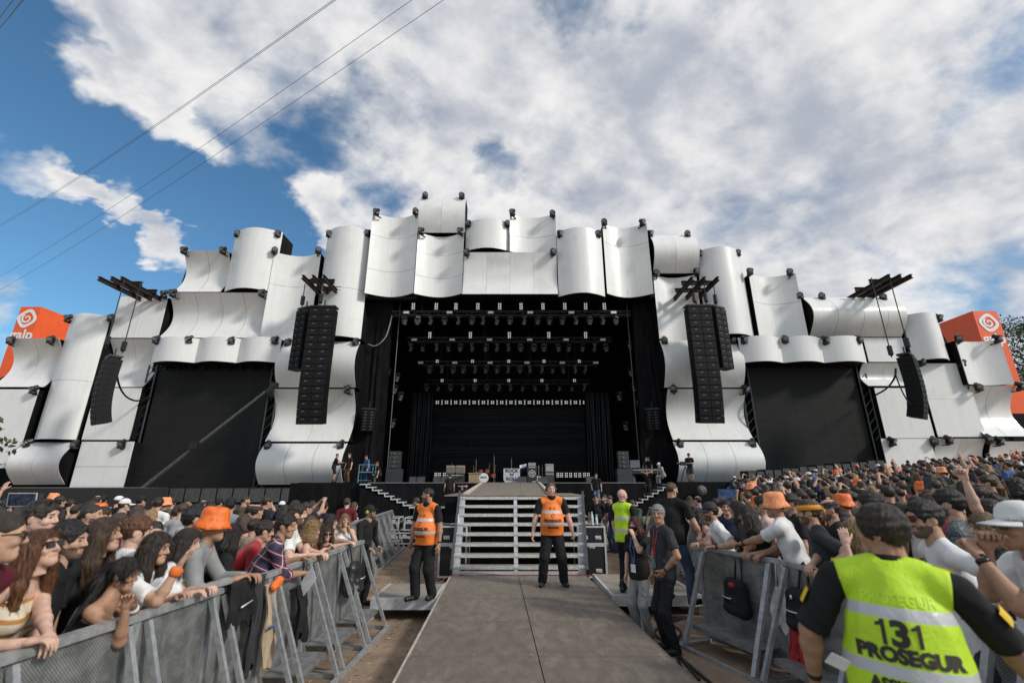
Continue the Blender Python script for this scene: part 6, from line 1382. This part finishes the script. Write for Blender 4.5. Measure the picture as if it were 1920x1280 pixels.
for side in (-1, 1):
    y = 2.9
    while y < 27.2:
        sp = .54 + .012 * y; x0 = fence_x(side, y) + side * (.55 + .1 * rnd.random())
        xm = 1.13 * y * 1.04 + 1.0
        x = abs(x0)
        while x < xm:
            q = Vector((side * (x + rnd.uniform(-.16, .16)), y + rnd.uniform(-.2, .2), 0)); x += sp + rnd.uniform(0, .3)
            if side < 0 and (q.y > 13.5 or (q.y > 9 and -q.x < .2325 * q.y + .9)): continue
            if side > 0 and q.y > 14 and q.x < .46 * q.y: continue
            if all((u.x - q.x) ** 2 + (u.y - q.y) ** 2 > .30 for u in used): spots.append(q); used.append(q)
        y += sp * 1.05 + (.25 if y > 15 else 0)
def visible_rank(q):       # how large it shows: near ones and first rows first, then those the slope lifts
    return q.length * (1 if abs(q.x) < 3.5 + .45 * q.y else 1.05)
spots.sort(key=visible_rank)
LIMIT = 298 - NAMED
print('CROWD', len(spots), 'named', NAMED)
def zone(q):
    s_ = 'left' if q.x < 0 else 'right'; d_ = abs(q.x - fence_x(-1 if q.x < 0 else 1, q.y))
    a = 'by the %s barrier' % s_ if d_ < 1.6 else ('mid %s crowd' % s_ if q.y < 14 else ('deep in %s crowd' % s_))
    b = ' nearby' if q.y < 7 else (' towards frame edge' if abs(q.x) > .8 * q.y else '')
    return a + b
rest = []; ip = 0; order = list(range(len(PROT)))
for i, q in enumerate(spots):
    if i % len(order) == 0: rnd.shuffle(order)
    k = order[i % len(order)]
    if 'raising' in PROT[k][0] and rnd.random() < .6: k = 0
    if 'bucket' in PROT[k][0] and rnd.random() < .35: k = 12
    desc, src = PROT[k]; yaw = R((-12 if q.x < 0 else 12) + rnd.uniform(-40, 40)); S = rnd.uniform(.93, 1.06) * (.95 if 'woman' in desc or 'brunette' in desc else 1.0); loc = Vector((q.x, q.y, terrain(q.x, q.y)))
    if i < LIMIT:
        c = src.copy(); COL.objects.link(c); c.location = loc; c.rotation_euler = (0, 0, yaw); c.scale = (S,) * 3; c['label'] = '%s %s' % (desc, zone(q)); c['group'] = '%s %s' % (desc, zone(q))
    else: rest.append((src, loc, yaw, S))
if rest:
    vs, fs, mi, mats = [], [], [], []
    off = 0
    cachep = {}
    for src, loc, yaw, S in rest:
        if src.name not in cachep:
            me = src.data; co = np.zeros(len(me.vertices) * 3, np.float32); me.vertices.foreach_get('co', co); idx = []
            for m_ in me.materials:
                if m_ not in mats: mats.append(m_)
                idx.append(mats.index(m_))
            cachep[src.name] = (co.reshape(-1, 3), [tuple(p_.vertices) for p_ in me.polygons], [idx[p_.material_index] for p_ in me.polygons])
        co, pf_, pm = cachep[src.name]; m_ = np.array(rotz(yaw), np.float32) * S
        vs.append(co @ m_.T + A3(loc)); fs.append(np.array(pf_, dtype=object) if False else [[a + off for a in f_] for f_ in pf_]); mi += pm; off += len(co)
    me = bpy.data.meshes.new('crowd'); me.from_pydata(np.concatenate(vs).tolist(), [], [f_ for g_ in fs for f_ in g_])
    for m_ in mats: me.materials.append(m_)
    me.polygons.foreach_set('material_index', mi); me.polygons.foreach_set('use_smooth', [True] * len(mi)); me.update()
    o = bpy.data.objects.new('crowd', me); COL.objects.link(o); tag(o, 'far rows of the audience packed before the stage wings', 'crowd', kind='stuff')
for desc, src in PROT: bpy.data.objects.remove(src)
# ---------------------------------------------------------------- gear on the stage
TOLEX = M('amp_tan', (.30, .21, .13), .8); GRILL = M('amp_grille', (.20, .17, .14), .85, bump=.4, bs=200); BOARD = M('board_grey', (.52, .53, .55), .6)
def stand_at(px, Y): return at(px, 905, Y).x
def amp(label, px, Y, w, h, z=ZS, col=TOLEX, grill=GRILL, d_=.35, cat='amplifier'):
    r_ = empty('guitar_amplifier', (stand_at(px, Y), Y, z), label, cat, 'amplifiers on the stage'); m = MB(); m.bbox((-w / 2, 0, 0), (w / 2, d_, h)); m.build('amp_body', col, r_)
    m = MB(); m.bbox((-w / 2 + .04, -.02, .05), (w / 2 - .04, -.002, h * .74)); m.build('grille', grill, r_); m = MB(); m.bbox((-w / 2 + .04, -.016, h * .79), (w / 2 - .04, -.002, h - .04)); 
    for k in range(7): m.lathe([(.02, 0), (.018, .03), (0, .03)], (-w / 2 + .1 + k * (w - .2) / 6, -.016, h * .87), 8, rot=Matrix.Rotation(R(90), 3, 'X'))
    m.build('control_panel', M('amp_panel', (.42, .40, .36), .4), r_); m = MB(); m.tube([(-.12, d_ / 2, h + .0), (-.11, d_ / 2, h + .04), (.11, d_ / 2, h + .04), (.12, d_ / 2, h)], .012, 6); m.build('handle', PLASTIC, r_); return r_
DARKC = M('cab_dark', (.03, .03, .032), .7); DG = M('cab_grille', (.055, .055, .057), .8)
for px_, nm in ((845, 'left'), (861, 'right')):
    amp('black speaker cabinet under the %s of two tan amplifiers' % nm, px_, 34, .72, .62, ZS, DARKC, DG); amp('tan amplifier, %s of the pair left on stage' % nm, px_, 34, .72, .55, ZS + .665)
amp('large dark cabinet under the single pale amplifier right on stage', 1031, 34, .66, .72, ZS, DARKC, DG); amp('single pale amplifier standing on a cabinet right on stage', 1031, 34, .60, .56, ZS + .765, M('amp_pale', (.33, .30, .27), .7), M('amp_pale_grille', (.40, .37, .33), .8))
for i, px_ in enumerate((775, 786, 820, 832, 979, 1018, 1108, 1172, 1184)):
    r_ = empty('monitor_wedge', (stand_at(px_, 31.6), 31.6, ZS), '%s black monitor wedge along the stage front' % nth(i, 9), 'loudspeaker', 'monitor wedges on the stage'); m = MB(); m.add([(-.3, 0, 0), (.3, 0, 0), (.3, .5, 0), (-.3, .5, 0), (-.3, .12, .36), (.3, .12, .36), (.3, .5, .42), (-.3, .5, .42)], [(3, 2, 1, 0), (0, 1, 5, 4), (4, 5, 6, 7), (2, 3, 7, 6), (1, 2, 6, 5), (3, 0, 4, 7)]); m.build('wedge_body', M('wedge_grey', (.045, .045, .047), .6), r_); m = MB(); m.add([(-.26, -.004, .04), (.26, -.004, .04), (.26, .098, .34), (-.26, .098, .34)], [(0, 1, 2, 3)]); m.build('grille', DG, r_)
# board with lettering
r_ = empty('lettered_board', (stand_at(959.5, 32.2), 32.2, ZS), 'pale grey board reading ROCK N ROLL on the stage', 'sign'); w = .56
m = MB(); m.prism([(-w, .22), (-w + .16, 0), (w - .16, 0), (w, .22), (w, .95), (-w, .95)], 0, .12); m.build('board', BOARD, r_)
for txt, sz, z in (('ROCK', .30, .79), ("'N'", .24, .53), ('ROLL', .30, .26)): m = MB(); vs, fs = text_mb(txt, sz, bold=.012); m.add([(v.x * 1.05, -.006, z + v.y) for v in vs], fs); m.build('lettering', INK, r_)
# drum kit
r_ = empty('drum_kit', (stand_at(907, 33), 33, ZS), 'small drum kit with white lettered bass drum', 'drum kit'); rt = Matrix.Rotation(R(90), 3, 'X')
m = MB(); m.lathe([(.33, -.22), (.35, -.2), (.35, .2), (.33, .22)], (0, .22, .35), 24, rot=rt); m.build('bass_drum', M('drum_shell', (.05, .045, .04), .3), r_); m = MB(); m.lathe([(.325, 0), (0, .006)], (0, -.004, .35), 24, rot=rt); m.build('drum_head', SIGN_WHITE, r_)
m = MB(); vs, fs = text_mb('MCFC', .17, bold=.006); m.add([(v.x, -.02, .38 + v.y) for v in vs], fs); m.build('lettering', INK, r_)
for x, z, q in ((-.25, .78, .15), (.2, .8, .16), (.62, .5, .2), (-.55, .62, .17)): m = MB(); m.lathe([(q, -.12), (q, .12)], (x, .3, z), 16); m.build('tom_drum', M('drum_red', (.25, .06, .03), .3), r_)
for x, z in ((-.75, 1.15), (.75, 1.2), (.35, 1.3)): m = MB(); m.lathe([(.24, 0), (.04, .03), (0, .035)], (x, .4, z), 18); m.tube([(x, .4, z), (x, .4, 0)], .012, 5); m.build('cymbal', M('brass', (.55, .38, .12), .3, .9), r_)
r_ = empty('wooden_box', (stand_at(890, 33), 33, ZS), 'beige wooden box left of the drum kit', 'box'); m = MB(); m.bbox((-.42, 0, 0), (.42, .5, .62)); m.build('box_body', M('box_beige', (.38, .27, .16), .7), r_); m = MB(); m.bbox((-.46, -.04, .623), (.46, .54, .68)); m.build('box_top', M('box_beige'), r_)
for i, (px_, hgt, Y) in enumerate(((892, 1.5, 32), (926, 1.75, 32), (959, 1.6, 32.6), (846, 1.3, 33.5), (1017, 1.1, 33))):
    r_ = empty('microphone_stand', (stand_at(px_, Y), Y, ZS), ['mic stand at the beige box', 'tall mic stand right of the drum kit', 'mic stand behind the lettered board', 'mic stand by the paired amplifiers', 'mic stand near the white guitar'][i], 'microphone stand', 'microphone stands on the stage'); m = MB(); m.tube([(0, 0, 0), (0, 0, hgt)], .02, 6); m.lathe([(.16, 0), (.15, .03), (.03, .05)], (0, 0, 0), 12); m.build('pole', M('chrome_dark', (.2, .2, .2), .35, .8), r_); m = MB(); m.tube([(0, 0, hgt), (0, -.12, hgt + .08)], [.02, .035], 8); m.build('microphone', PLASTIC, r_)
r_ = empty('stage_cabinet', (stand_at(998, 32.5), 32.5, ZS), 'black cabinet with white round emblem and grey head on top', 'cabinet'); m = MB(); m.bbox((-.33, 0, 0), (.33, .4, 1.12)); m.build('cabinet_body', DARKC, r_); m = MB(); m.bbox((-.26, .02, 1.123), (.26, .38, 1.34)); m.build('amp_head', GBOX, r_)
m = MB(); n = 28
for r0, r1 in ((.20, .23), (.11, .13)):
    k = len(m.v); m.add([(math.cos(a) * q, -.006, .62 + math.sin(a) * q) for q in (r0, r1) for a in [2 * math.pi * i / n for i in range(n)]], [(i, (i + 1) % n, (i + 1) % n + n, i + n) for i in range(n)])
m.bbox((-.012, -.008, .52), (.012, -.003, .74)); m.box((0, -.006, .66), (.16, .004, .02)); m.bbox((-.24, -.007, 1.02), (.24, -.003, 1.05)); m.bbox((0, -.007, .08), (.24, -.003, .12)); m.build('emblem', SIGN_WHITE, r_)
r_ = empty('electric_guitar', (stand_at(1010.5, 31.8), 31.8, ZS), 'white electric guitar on a stand at the stage front', 'guitar'); m = MB(); m.prism([(-.14, .10), (0, .04), (.15, .10), (.16, .24), (.10, .32), (.13, .44), (.05, .42), (-.05, .42), (-.14, .46), (-.10, .32), (-.16, .22)], 0, .05); m.build('guitar_body', SIGN_WHITE, r_); m = MB(); m.bbox((-.028, -.012, .30), (.028, .03, .98)); m.bbox((-.045, .0, .981), (.045, .03, 1.12)); m.build('neck', M('neck_wood', (.25, .14, .07), .5), r_); m = MB(); m.beam((-.2, .1, 0), (0, .06, .3), .02, .02); m.beam((.2, .1, 0), (0, .06, .3), .02, .02); m.build('stand', BMETAL, r_)
r_ = empty('small_flag', (stand_at(977, 33), 33, ZS), 'small white and blue flag beside the lettered board', 'flag'); m = MB(); m.tube([(-.1, 0, 0), (-.1, 0, 1.2)], .012, 5); m.build('pole', BMETAL, r_); m = MB()
for k in range(6):
    for j, mi in ((0, 0), (1, 0), (2, 1)): x0, x1 = -.1 + k * .08, -.1 + (k + 1) * .08; z = 1.2 - j * .1; y0, y1 = .04 * math.sin(k), .04 * math.sin(k + 1); m.add([(x0, y0, z - .1 + k * .015), (x1, y1, z - .1 + (k + 1) * .015), (x1, y1, z + (k + 1) * .015), (x0, y0, z + k * .015)], [(0, 1, 2, 3)], mi)
m.build('cloth', [SIGN_WHITE, M('flag_blue', (.04, .08, .35), .7)], r_)
# side speaker stacks
for nm, px_, Y in (('left', 736, 31.5), ('right', 1173, 31.5)):
    r_ = empty('speaker_stack', (stand_at(px_, Y), Y, ZS), 'stacked black side fill speakers in the %s stage wing' % nm, 'loudspeaker', 'side fill speaker stacks')
    for k in range(2): m = MB(); m.bbox((-.5, 0, k * .46), (.5, .7, k * .46 + .45)); m.build('bass_bin', M('sidefill', (.04, .04, .042), .6), r_)
    for k in range(4): m = MB(); z = .95 + k * .28; m.bbox((-.36, .02 + .02 * k, z), (.36, .6, z + .26)); m.lathe([(.0, .0), (.09, .03), (.1, .0)], (0, .02 * k, z + .13), 12, mi=1, rot=Matrix.Rotation(R(90), 3, 'X')); m.build('cabinet', [M('sidefill'), M('cone', (.09, .09, .095), .5)], r_)
r_ = empty('mixing_desk', (stand_at(1213, 32), 32, ZS), 'monitor mixing desk with pale faders in the right stage wing', 'mixing desk'); m = MB(); m.bbox((-.9, 0, .6), (.9, .6, .8)); m.bbox((-.85, .1, 0), (-.75, .5, .6)); m.bbox((.75, .1, 0), (.85, .5, .6)); m.build('desk_body', DARKC, r_); m = MB(); m.add([(-.85, .02, .81), (.85, .02, .81), (.85, .58, .95), (-.85, .58, .95)], [(0, 1, 2, 3)]); m.build('control_surface', M('mixer_top', (.4, .42, .45), .4, var=.7, vs=25), r_); m = MB(); m.bbox((-.95, .3, .83), (-.9, .34, 1.5)); m.bbox((-.9, .3, 1.0), (-.3, .34, 1.5)); m.build('monitor_screen', GBOX, r_)
r_ = empty('scaffold_frame', (stand_at(684, 30.4), 30.4, ZS), 'pale blue metal frame trolley in the left stage wing', 'trolley'); m = MB()
for x in (-.45, .45):
    for y in (0, .6): m.tube([(x, y, 0), (x, y, 1.15)], .035, 6)
for z in (.15, .65, 1.12):
    for y in (0, .6): m.tube([(-.45, y, z), (.45, y, z)], .03, 6)
    for x in (-.45, .45): m.tube([(x, 0, z), (x, .6, z)], .03, 6)
m.build('tube_frame', M('frame_blue', (.12, .27, .33), .5, .2), r_); m = MB(); m.bbox((-.42, .03, .66), (.42, .57, .70)); m.build('shelf', M('frame_blue'), r_)
def tripod(label, px, Y, z):
    r_ = empty('tripod_camera', (stand_at(px, Y), Y, z), label, 'camera', 'video cameras on tripods'); 
    for k in range(3): a_ = 2.1 * k + .5; m = MB(); m.tube([(0, 0, 1.0), (.38 * math.cos(a_), .38 * math.sin(a_), 0)], .025, 6); m.build('leg', BMETAL, r_)
    m = MB(); m.bbox((-.28, -.09, 1.03), (.16, .09, 1.26)); m.build('camera_body', PLASTIC, r_); m = MB(); m.lathe([(.07, 0), (.08, .2), (.09, .24)], (-.28, 0, 1.15), 12, rot=Matrix.Rotation(R(-90), 3, 'Y')); m.build('lens', BMETAL, r_)
tripod('black video camera on tripod in front of the left barrel panel', 636, 29.7, ZS + .02); tripod('black video camera on tripod left of the lone camera man', 1288, 29.7, ZS + .02)
r_ = empty('follow_spot', (at(1312, 918, 28.8).x, 28.8, 0), 'large drum shaped lamp at the right wing platform', 'lamp'); zc = at(1312, 920, 28.8).z; m = MB(); m.lathe([(.20, -.1), (.28, 0), (.28, .25), (.16, .36)], (0, 0, zc), 18, rot=Matrix.Rotation(R(75), 3, 'Y')); m.build('housing', M('dark_housing', (.12, .12, .125), .5), r_); m = MB(); m.tube([(0, .2, zc), (0, .2, 0)], .05, 6); m.build('stand', BMETAL, r_)
r_ = empty('small_speaker_rack', (at(1742, 905, 26).x, 26, terrain(at(1742, 905, 26).x, 26)), 'small black lamp rack behind the right crowd', 'lamp rack'); zz = at(1742, 872, 26).z - r_.location.z
for k in range(3): m = MB(); m.bbox((-.5 + k * .35, 0, zz - .6), (-.2 + k * .35, .3, zz)); m.build('lamp_box', GBOX, r_)
m = MB(); m.bbox((-.55, .1, 0), (-.47, .2, zz)); m.bbox((.47, .1, 0), (.55, .2, zz)); m.bbox((-.469, .1, zz - .7), (.469, .2, zz - .61)); m.build('rack_frame', BMETAL, r_)

# ---------------------------------------------------------------- bags, jackets, phones, paper
def blobthing(name, label, cat, cones, mats, loc, rz=0, h=.012, fold=.006, extra=None, group=None):
    P_ = [c[0] for c in cones] + [c[1] for c in cones]; F_ = Field(A3([min(p_[i] for p_ in P_) - .2 for i in range(3)]), A3([max(p_[i] for p_ in P_) + .2 for i in range(3)]), h)
    for k, (a, b, ra, rb, sq) in enumerate(cones): F_.cone(a, b, ra, rb, .03, (0, 1, 0), sq, noise=folds(abs(hash(name)) % 97 + k + len(label), fold, 22))
    V, Q = F_.mesh(); r_ = empty(name, loc, label, cat, group, rot=(0, 0, rz)); o = bpy.data.objects.new('fabric', np_mesh('fabric', V, Q, [mats])); COL.objects.link(o); o.parent = r_
    for nm, mb_, mt in (extra or []): mb_.build(nm, mt, r_, smooth=True)
    return r_
def strap(pts, r=.012):
    m = MB(); m.tube(pts, r, 6); return m
def drape_cloth(name, label, cat, mt, loc, rz, w0, w1, length, top=BH + .03, fold=.035, seed=1, over=.18, extra=None):
    rs = np.random.RandomState(seed); nu, nv = 26, 22; g = MB(); ph = rs.uniform(0, 6, 6)
    prof = []                                      # goes up behind the rail, over it and down the pit side
    for j in range(nv):
        t_ = j / (nv - 1) * (over + length); 
        prof.append((-.045, top - over + t_) if t_ < over else (.05, top - (t_ - over)))
    for j, (yy, z) in enumerate(prof):
        v_ = j / (nv - 1); w_ = w0 + (w1 - w0) * v_
        for i in range(nu):
            u = i / (nu - 1) - .5; f_ = fold * min(1, max(0, v_ - .15) * 2.2); wav = math.sin(u * 15 + ph[0] + 1.2 * math.sin(v_ * 4 + ph[1])) + .6 * math.sin(u * 31 + ph[2] + v_ * 5) + .5 * math.sin(v_ * 11 + u * 7 + ph[3]); end = (.05 * math.sin(u * 9 + ph[4]) + .03 * math.sin(u * 21)) * v_ ** 3
            g.v.append((u * w_ * (1 + .10 * math.sin(v_ * 7 + ph[5])) + .03 * math.sin(v_ * 5 + ph[1]), yy + f_ * (1.1 + wav * .55) + (.012 if yy > 0 else -.0), z + end + (.0 if yy > 0 else 0)))
    for j in range(nv - 1):
        for i in range(nu - 1): k = j * nu + i; g.f.append((k, k + 1, k + nu + 1, k + nu)); g.m.append(0)
    n0 = len(g.v); g.add([(x_, y_ - .012, z_) for x_, y_, z_ in g.v[:n0]], [tuple(reversed(f_)) for f_ in g.f[:]])
    r_ = empty(name, loc, label, cat, None, rot=(0, 0, rz)); g.build('fabric', mt, r_, True)
    for nm, mb_, mt2 in (extra or []): mb_.build(nm, mt2, r_, smooth=True)
    return r_
def left_at(y, off=.0): p_ = railpt(LEFT1, y, 0); return (p_[0] + off, y, 0)
def right_at(y, off=-.0): p_ = railpt(RIGHT1, y, 0); return (p_[0] + off, y, 0)
RZL = R(-90); RZR = R(98)
drape_cloth('hanging_jacket', 'black padded jacket draped over the left barrier beside the beige jacket', 'jacket', cm('black'), left_at(4.62, .02), RZL, .34, .40, .36, seed=2, extra=[('zip', strap([(-.12, .12, 1.08), (.06, .12, 1.06)], .007), ALU)])
drape_cloth('hanging_jacket', 'black garment with long tail hanging beside the beige jacket', 'jacket', cm('charcoal'), left_at(4.86, .03), RZL, .20, .14, .80, seed=4, fold=.03)
drape_cloth('hanging_jacket', 'beige jacket with blue stripe hanging from the left barrier', 'jacket', cm('beige'), left_at(5.12, .03), RZL, .24, .12, .72, top=1.16, over=.03, seed=6, fold=.045, extra=[('blue_stripe', strap([(-.09, .13, .80), (.0, .15, .79), (.09, .13, .78)], .012), cm('blue'))])
blobthing('folded_hat', 'crumpled orange hat tucked over the beige jacket', 'hat', [((-.04, .10, 1.16), (.05, .10, 1.13), .055, .045, 1.4)], HATS['orange'], left_at(5.12, .03), RZL, fold=.012)
drape_cloth('hanging_bag', 'black cloth bag hanging inside the left barrier struts', 'bag', cm('black'), left_at(5.78, .03), RZL, .22, .30, .52, top=1.0, over=.02, seed=9, fold=.05, extra=[('strap', strap([(-.05, .03, 1.24), (-.03, .04, .98)]), cm('black'))])
LEATH = M('leather_black', (.016, .016, .017), .38, var=.3, bump=.3)
def pack(label, mt, loc, rz, z0=.55, extra=None, w=.13, h_=.36):
    z1 = z0 + h_; c = [((-w, .10, z0 + .06), (-w * .8, .10, z1 - .04), .09, .08, 1.0), ((w, .10, z0 + .06), (w * .8, .10, z1 - .04), .09, .08, 1.0), ((-w, .10, z0 + .06), (w, .10, z0 + .06), .09, .09, 1.0), ((-w * .7, .10, z1 - .03), (w * .7, .10, z1 - .03), .08, .08, 1.0), ((0, .10, z0 + .1), (0, .10, z1 - .1), .12, .11, 1.2), ((-w * .6, .19, z0 + .07), (w * .6, .19, z0 + .07), .06, .06, 1.0), ((-w * .6, .18, z0 + .16), (w * .6, .18, z0 + .16), .05, .05, 1.0)]
    return blobthing('backpack', label, 'backpack', c, mt, loc, rz, fold=.007, extra=[('strap', strap([(-.08, .05, z1), (-.05, .0, 1.22), (0, -.01, 1.27), (.05, .0, 1.22), (.08, .05, z1)]), cm('charcoal')), ('front_flap', strap([(-.10, .245, z0 + .2), (0, .25, z0 + .195), (.10, .245, z0 + .2)], .007), ALU)] + (extra or []))
pack('black leather backpack hanging at the end of the left barrier', LEATH, left_at(7.3, .04), RZL, .62)
m = MB(); pp = att(578, 1088, 5.0); m.box((0, 0, 0), (.25, .003, .20), 0, Matrix.Rotation(R(35), 3, 'Y') @ Matrix.Rotation(R(-50), 3, 'Z')); tag(m.build('paper_sheet', M('paper', (.75, .75, .76), .7), loc=pp), 'white sheet of paper held by the plaid shirted man', 'paper')
pack('black backpack with red patch hanging inside the right barrier behind a strut', cm('black'), right_at(6.62), RZR, .52, [('patch', strap([(-.1, .17, .86), (-.03, .19, .87)], .03), cm('red'))])
drape_cloth('tote_bag', 'white cloth tote bag hanging from the right barrier', 'bag', cm('offwhite'), right_at(6.0), RZR, .26, .30, .42, top=.94, over=.02, seed=12, fold=.03, extra=[('handle', strap([(-.10, .05, .92), (-.06, .03, 1.2), (0, .0, 1.27), (.05, .03, 1.2), (.08, .05, .92)], .011), cm('offwhite'))])
pack('black backpack with silver badge beside the white tote bag', cm('black'), right_at(5.6), RZR, .60, [('badge', strap([(0, .20, .93), (.01, .215, .93)], .022), SIGN_WHITE)])
drape_cloth('hanging_jumper', 'red jumper hanging below the black backpack on the right barrier', 'jumper', cm('red'), right_at(5.72, -.02), RZR, .26, .34, .42, top=.66, over=.02, seed=15, fold=.06)
m = MB(); pp = att(1571, 1240, 1.95); m.box((0, 0, 0), (.085, .002, .055), 0, Matrix.Rotation(R(25), 3, 'Y') @ Matrix.Rotation(R(30), 3, 'X')); tag(m.build('paper_sheet', M('paper'), loc=pp), 'folded white paper in the hand of the yellow vest guard', 'paper')
def phone(label, px, py, t, yaw, w=.16, h=.08, col=(.55, .56, .58)):
    r_ = empty('phone', att(px, py, t), label, 'phone', 'phones held up in the crowd', rot=(R(10), 0, R(yaw))); m = MB(); m.box((0, 0, 0), (w, .009, h)); m.build('case', M('phone_case' + str(col[0]), col, .4), r_); m = MB(); m.box((0, -.006, 0), (w - .014, .002, h - .012)); m.build('screen', M('phone_screen', (.03, .04, .07), .1, var=.6, vs=30), r_)
phone('tablet like phone held up above the left crowd at the frame edge', 42, 936, 4.6, 10, .25, .13)
phone('dark phone held up in the right crowd near the raised fist', 1738, 1240 - 335, 6.6, -10, .09, .17, (.05, .05, .05))
r_ = empty('held_banner', att(1361, 928, 12.5), 'small blue printed flag held up above the right crowd', 'flag', rot=(0, 0, 0)); m = MB(); m.box((0, 0, 0), (.42, .01, .32)); m.build('cloth', M('banner_blue', (.02, .06, .17), .6, var=.8, vs=6), r_)

# ---------------------------------------------------------------- trees at the edges
def tree(label, base, hgt, cr, n, seed):
    r_ = empty('tree', base, label, 'tree', 'trees beyond the facade'); rs = np.random.RandomState(seed); m = MB(); m.tube([(0, 0, 0), (.1, 0, hgt * .35), (-.1, .1, hgt * .7), (0, 0, hgt * .95)], [.35, .28, .18, .06], 8)
    cl = []
    for k in range(16):
        a_ = rs.uniform(0, 6.28); z0 = hgt * rs.uniform(.35, .8); q = Vector((math.cos(a_) * cr * rs.uniform(.4, .95), math.sin(a_) * cr * rs.uniform(.4, .95), z0 + hgt * rs.uniform(.05, .25))); m.tube([(0, 0, z0), q * .5 + Vector((0, 0, z0 * .5)), q], [.12, .08, .03], 5); cl.append(q)
    m.build('trunk', M('bark', (.10, .07, .05), .9, bump=.6), r_, True)
    C = np.array([tuple(c) for c in cl] + [(rs.normal() * cr * .5, rs.normal() * cr * .5, hgt * rs.uniform(.5, 1)) for _ in range(30)]); ci = rs.randint(0, len(C), n); P_ = C[ci] + rs.normal(size=(n, 3)) * cr * .20 * np.array((1, 1, .7)); d1 = rs.normal(size=(n, 3)); d1 /= np.linalg.norm(d1, axis=1, keepdims=True); d2 = np.cross(d1, rs.normal(size=(n, 3))); d2 /= np.linalg.norm(d2, axis=1, keepdims=True); sz = rs.uniform(.10, .22, (n, 1))
    V = np.stack([P_ - d1 * sz, P_ + d2 * sz * .5, P_ + d1 * sz, P_ - d2 * sz * .5], 1).reshape(-1, 3); Q = np.arange(4 * n, dtype=np.int32).reshape(-1, 4)
    ms = [M('leaf_a', (.045, .075, .028), .7, var=.3), M('leaf_b', (.075, .105, .04), .7, var=.3), M('leaf_c', (.03, .05, .022), .7, var=.3)]
    o = bpy.data.objects.new('crown', np_mesh('crown', V.astype(np.float32), Q, ms, rs.choice(3, n, p=(.45, .3, .25)), False)); COL.objects.link(o); o.parent = r_
b_ = at(1930, 640, 48); tree('dark green tree beyond the right orange sign at the frame edge', (b_.x + 1.5, 48, 1.5), b_.z + 1.2, 4.6, 9000, 3)
b_ = at(2010, 640, 52); tree('second green tree at the far right beyond the first', (b_.x + 2.0, 53, 1.5), b_.z + 2.0, 5.0, 6000, 5)
b_ = at(-8, 800, 24); tree('small leafy tree cut off by the left frame edge', (b_.x - 2.1, 24, 0), b_.z + .6, 1.5, 1500, 8)

# ---------------------------------------------------------------- straw and pebbles on the dirt
rs = np.random.RandomState(4); n = 2600; P_ = np.stack([np.where(rs.rand(n) < .5, rs.uniform(-3.4, -1.15, n), rs.uniform(1.8, 3.2, n)), rs.uniform(4.5, 15, n), np.full(n, .006)], 1); a_ = rs.uniform(0, 6.28, n); L = rs.uniform(.015, .05, n); w_ = rs.uniform(.002, .006, n)
d1 = np.stack([np.cos(a_) * L, np.sin(a_) * L, np.zeros(n)], 1); d2 = np.stack([-np.sin(a_) * w_, np.cos(a_) * w_, np.full(n, .004)], 1); V = np.stack([P_ - d1, P_ + d2, P_ + d1, P_ - d2], 1).reshape(-1, 3); Q = np.arange(4 * n, dtype=np.int32).reshape(-1, 4)
o = bpy.data.objects.new('straw_litter', np_mesh('straw_litter', V.astype(np.float32), Q, [M('straw', (.38, .29, .16), .8, var=.3), M('grit', (.10, .08, .06), .9)], rs.choice(2, n, p=(.55, .45)), False)); COL.objects.link(o); tag(o, 'straw bits and grit scattered on the packed dirt', 'litter', kind='stuff')
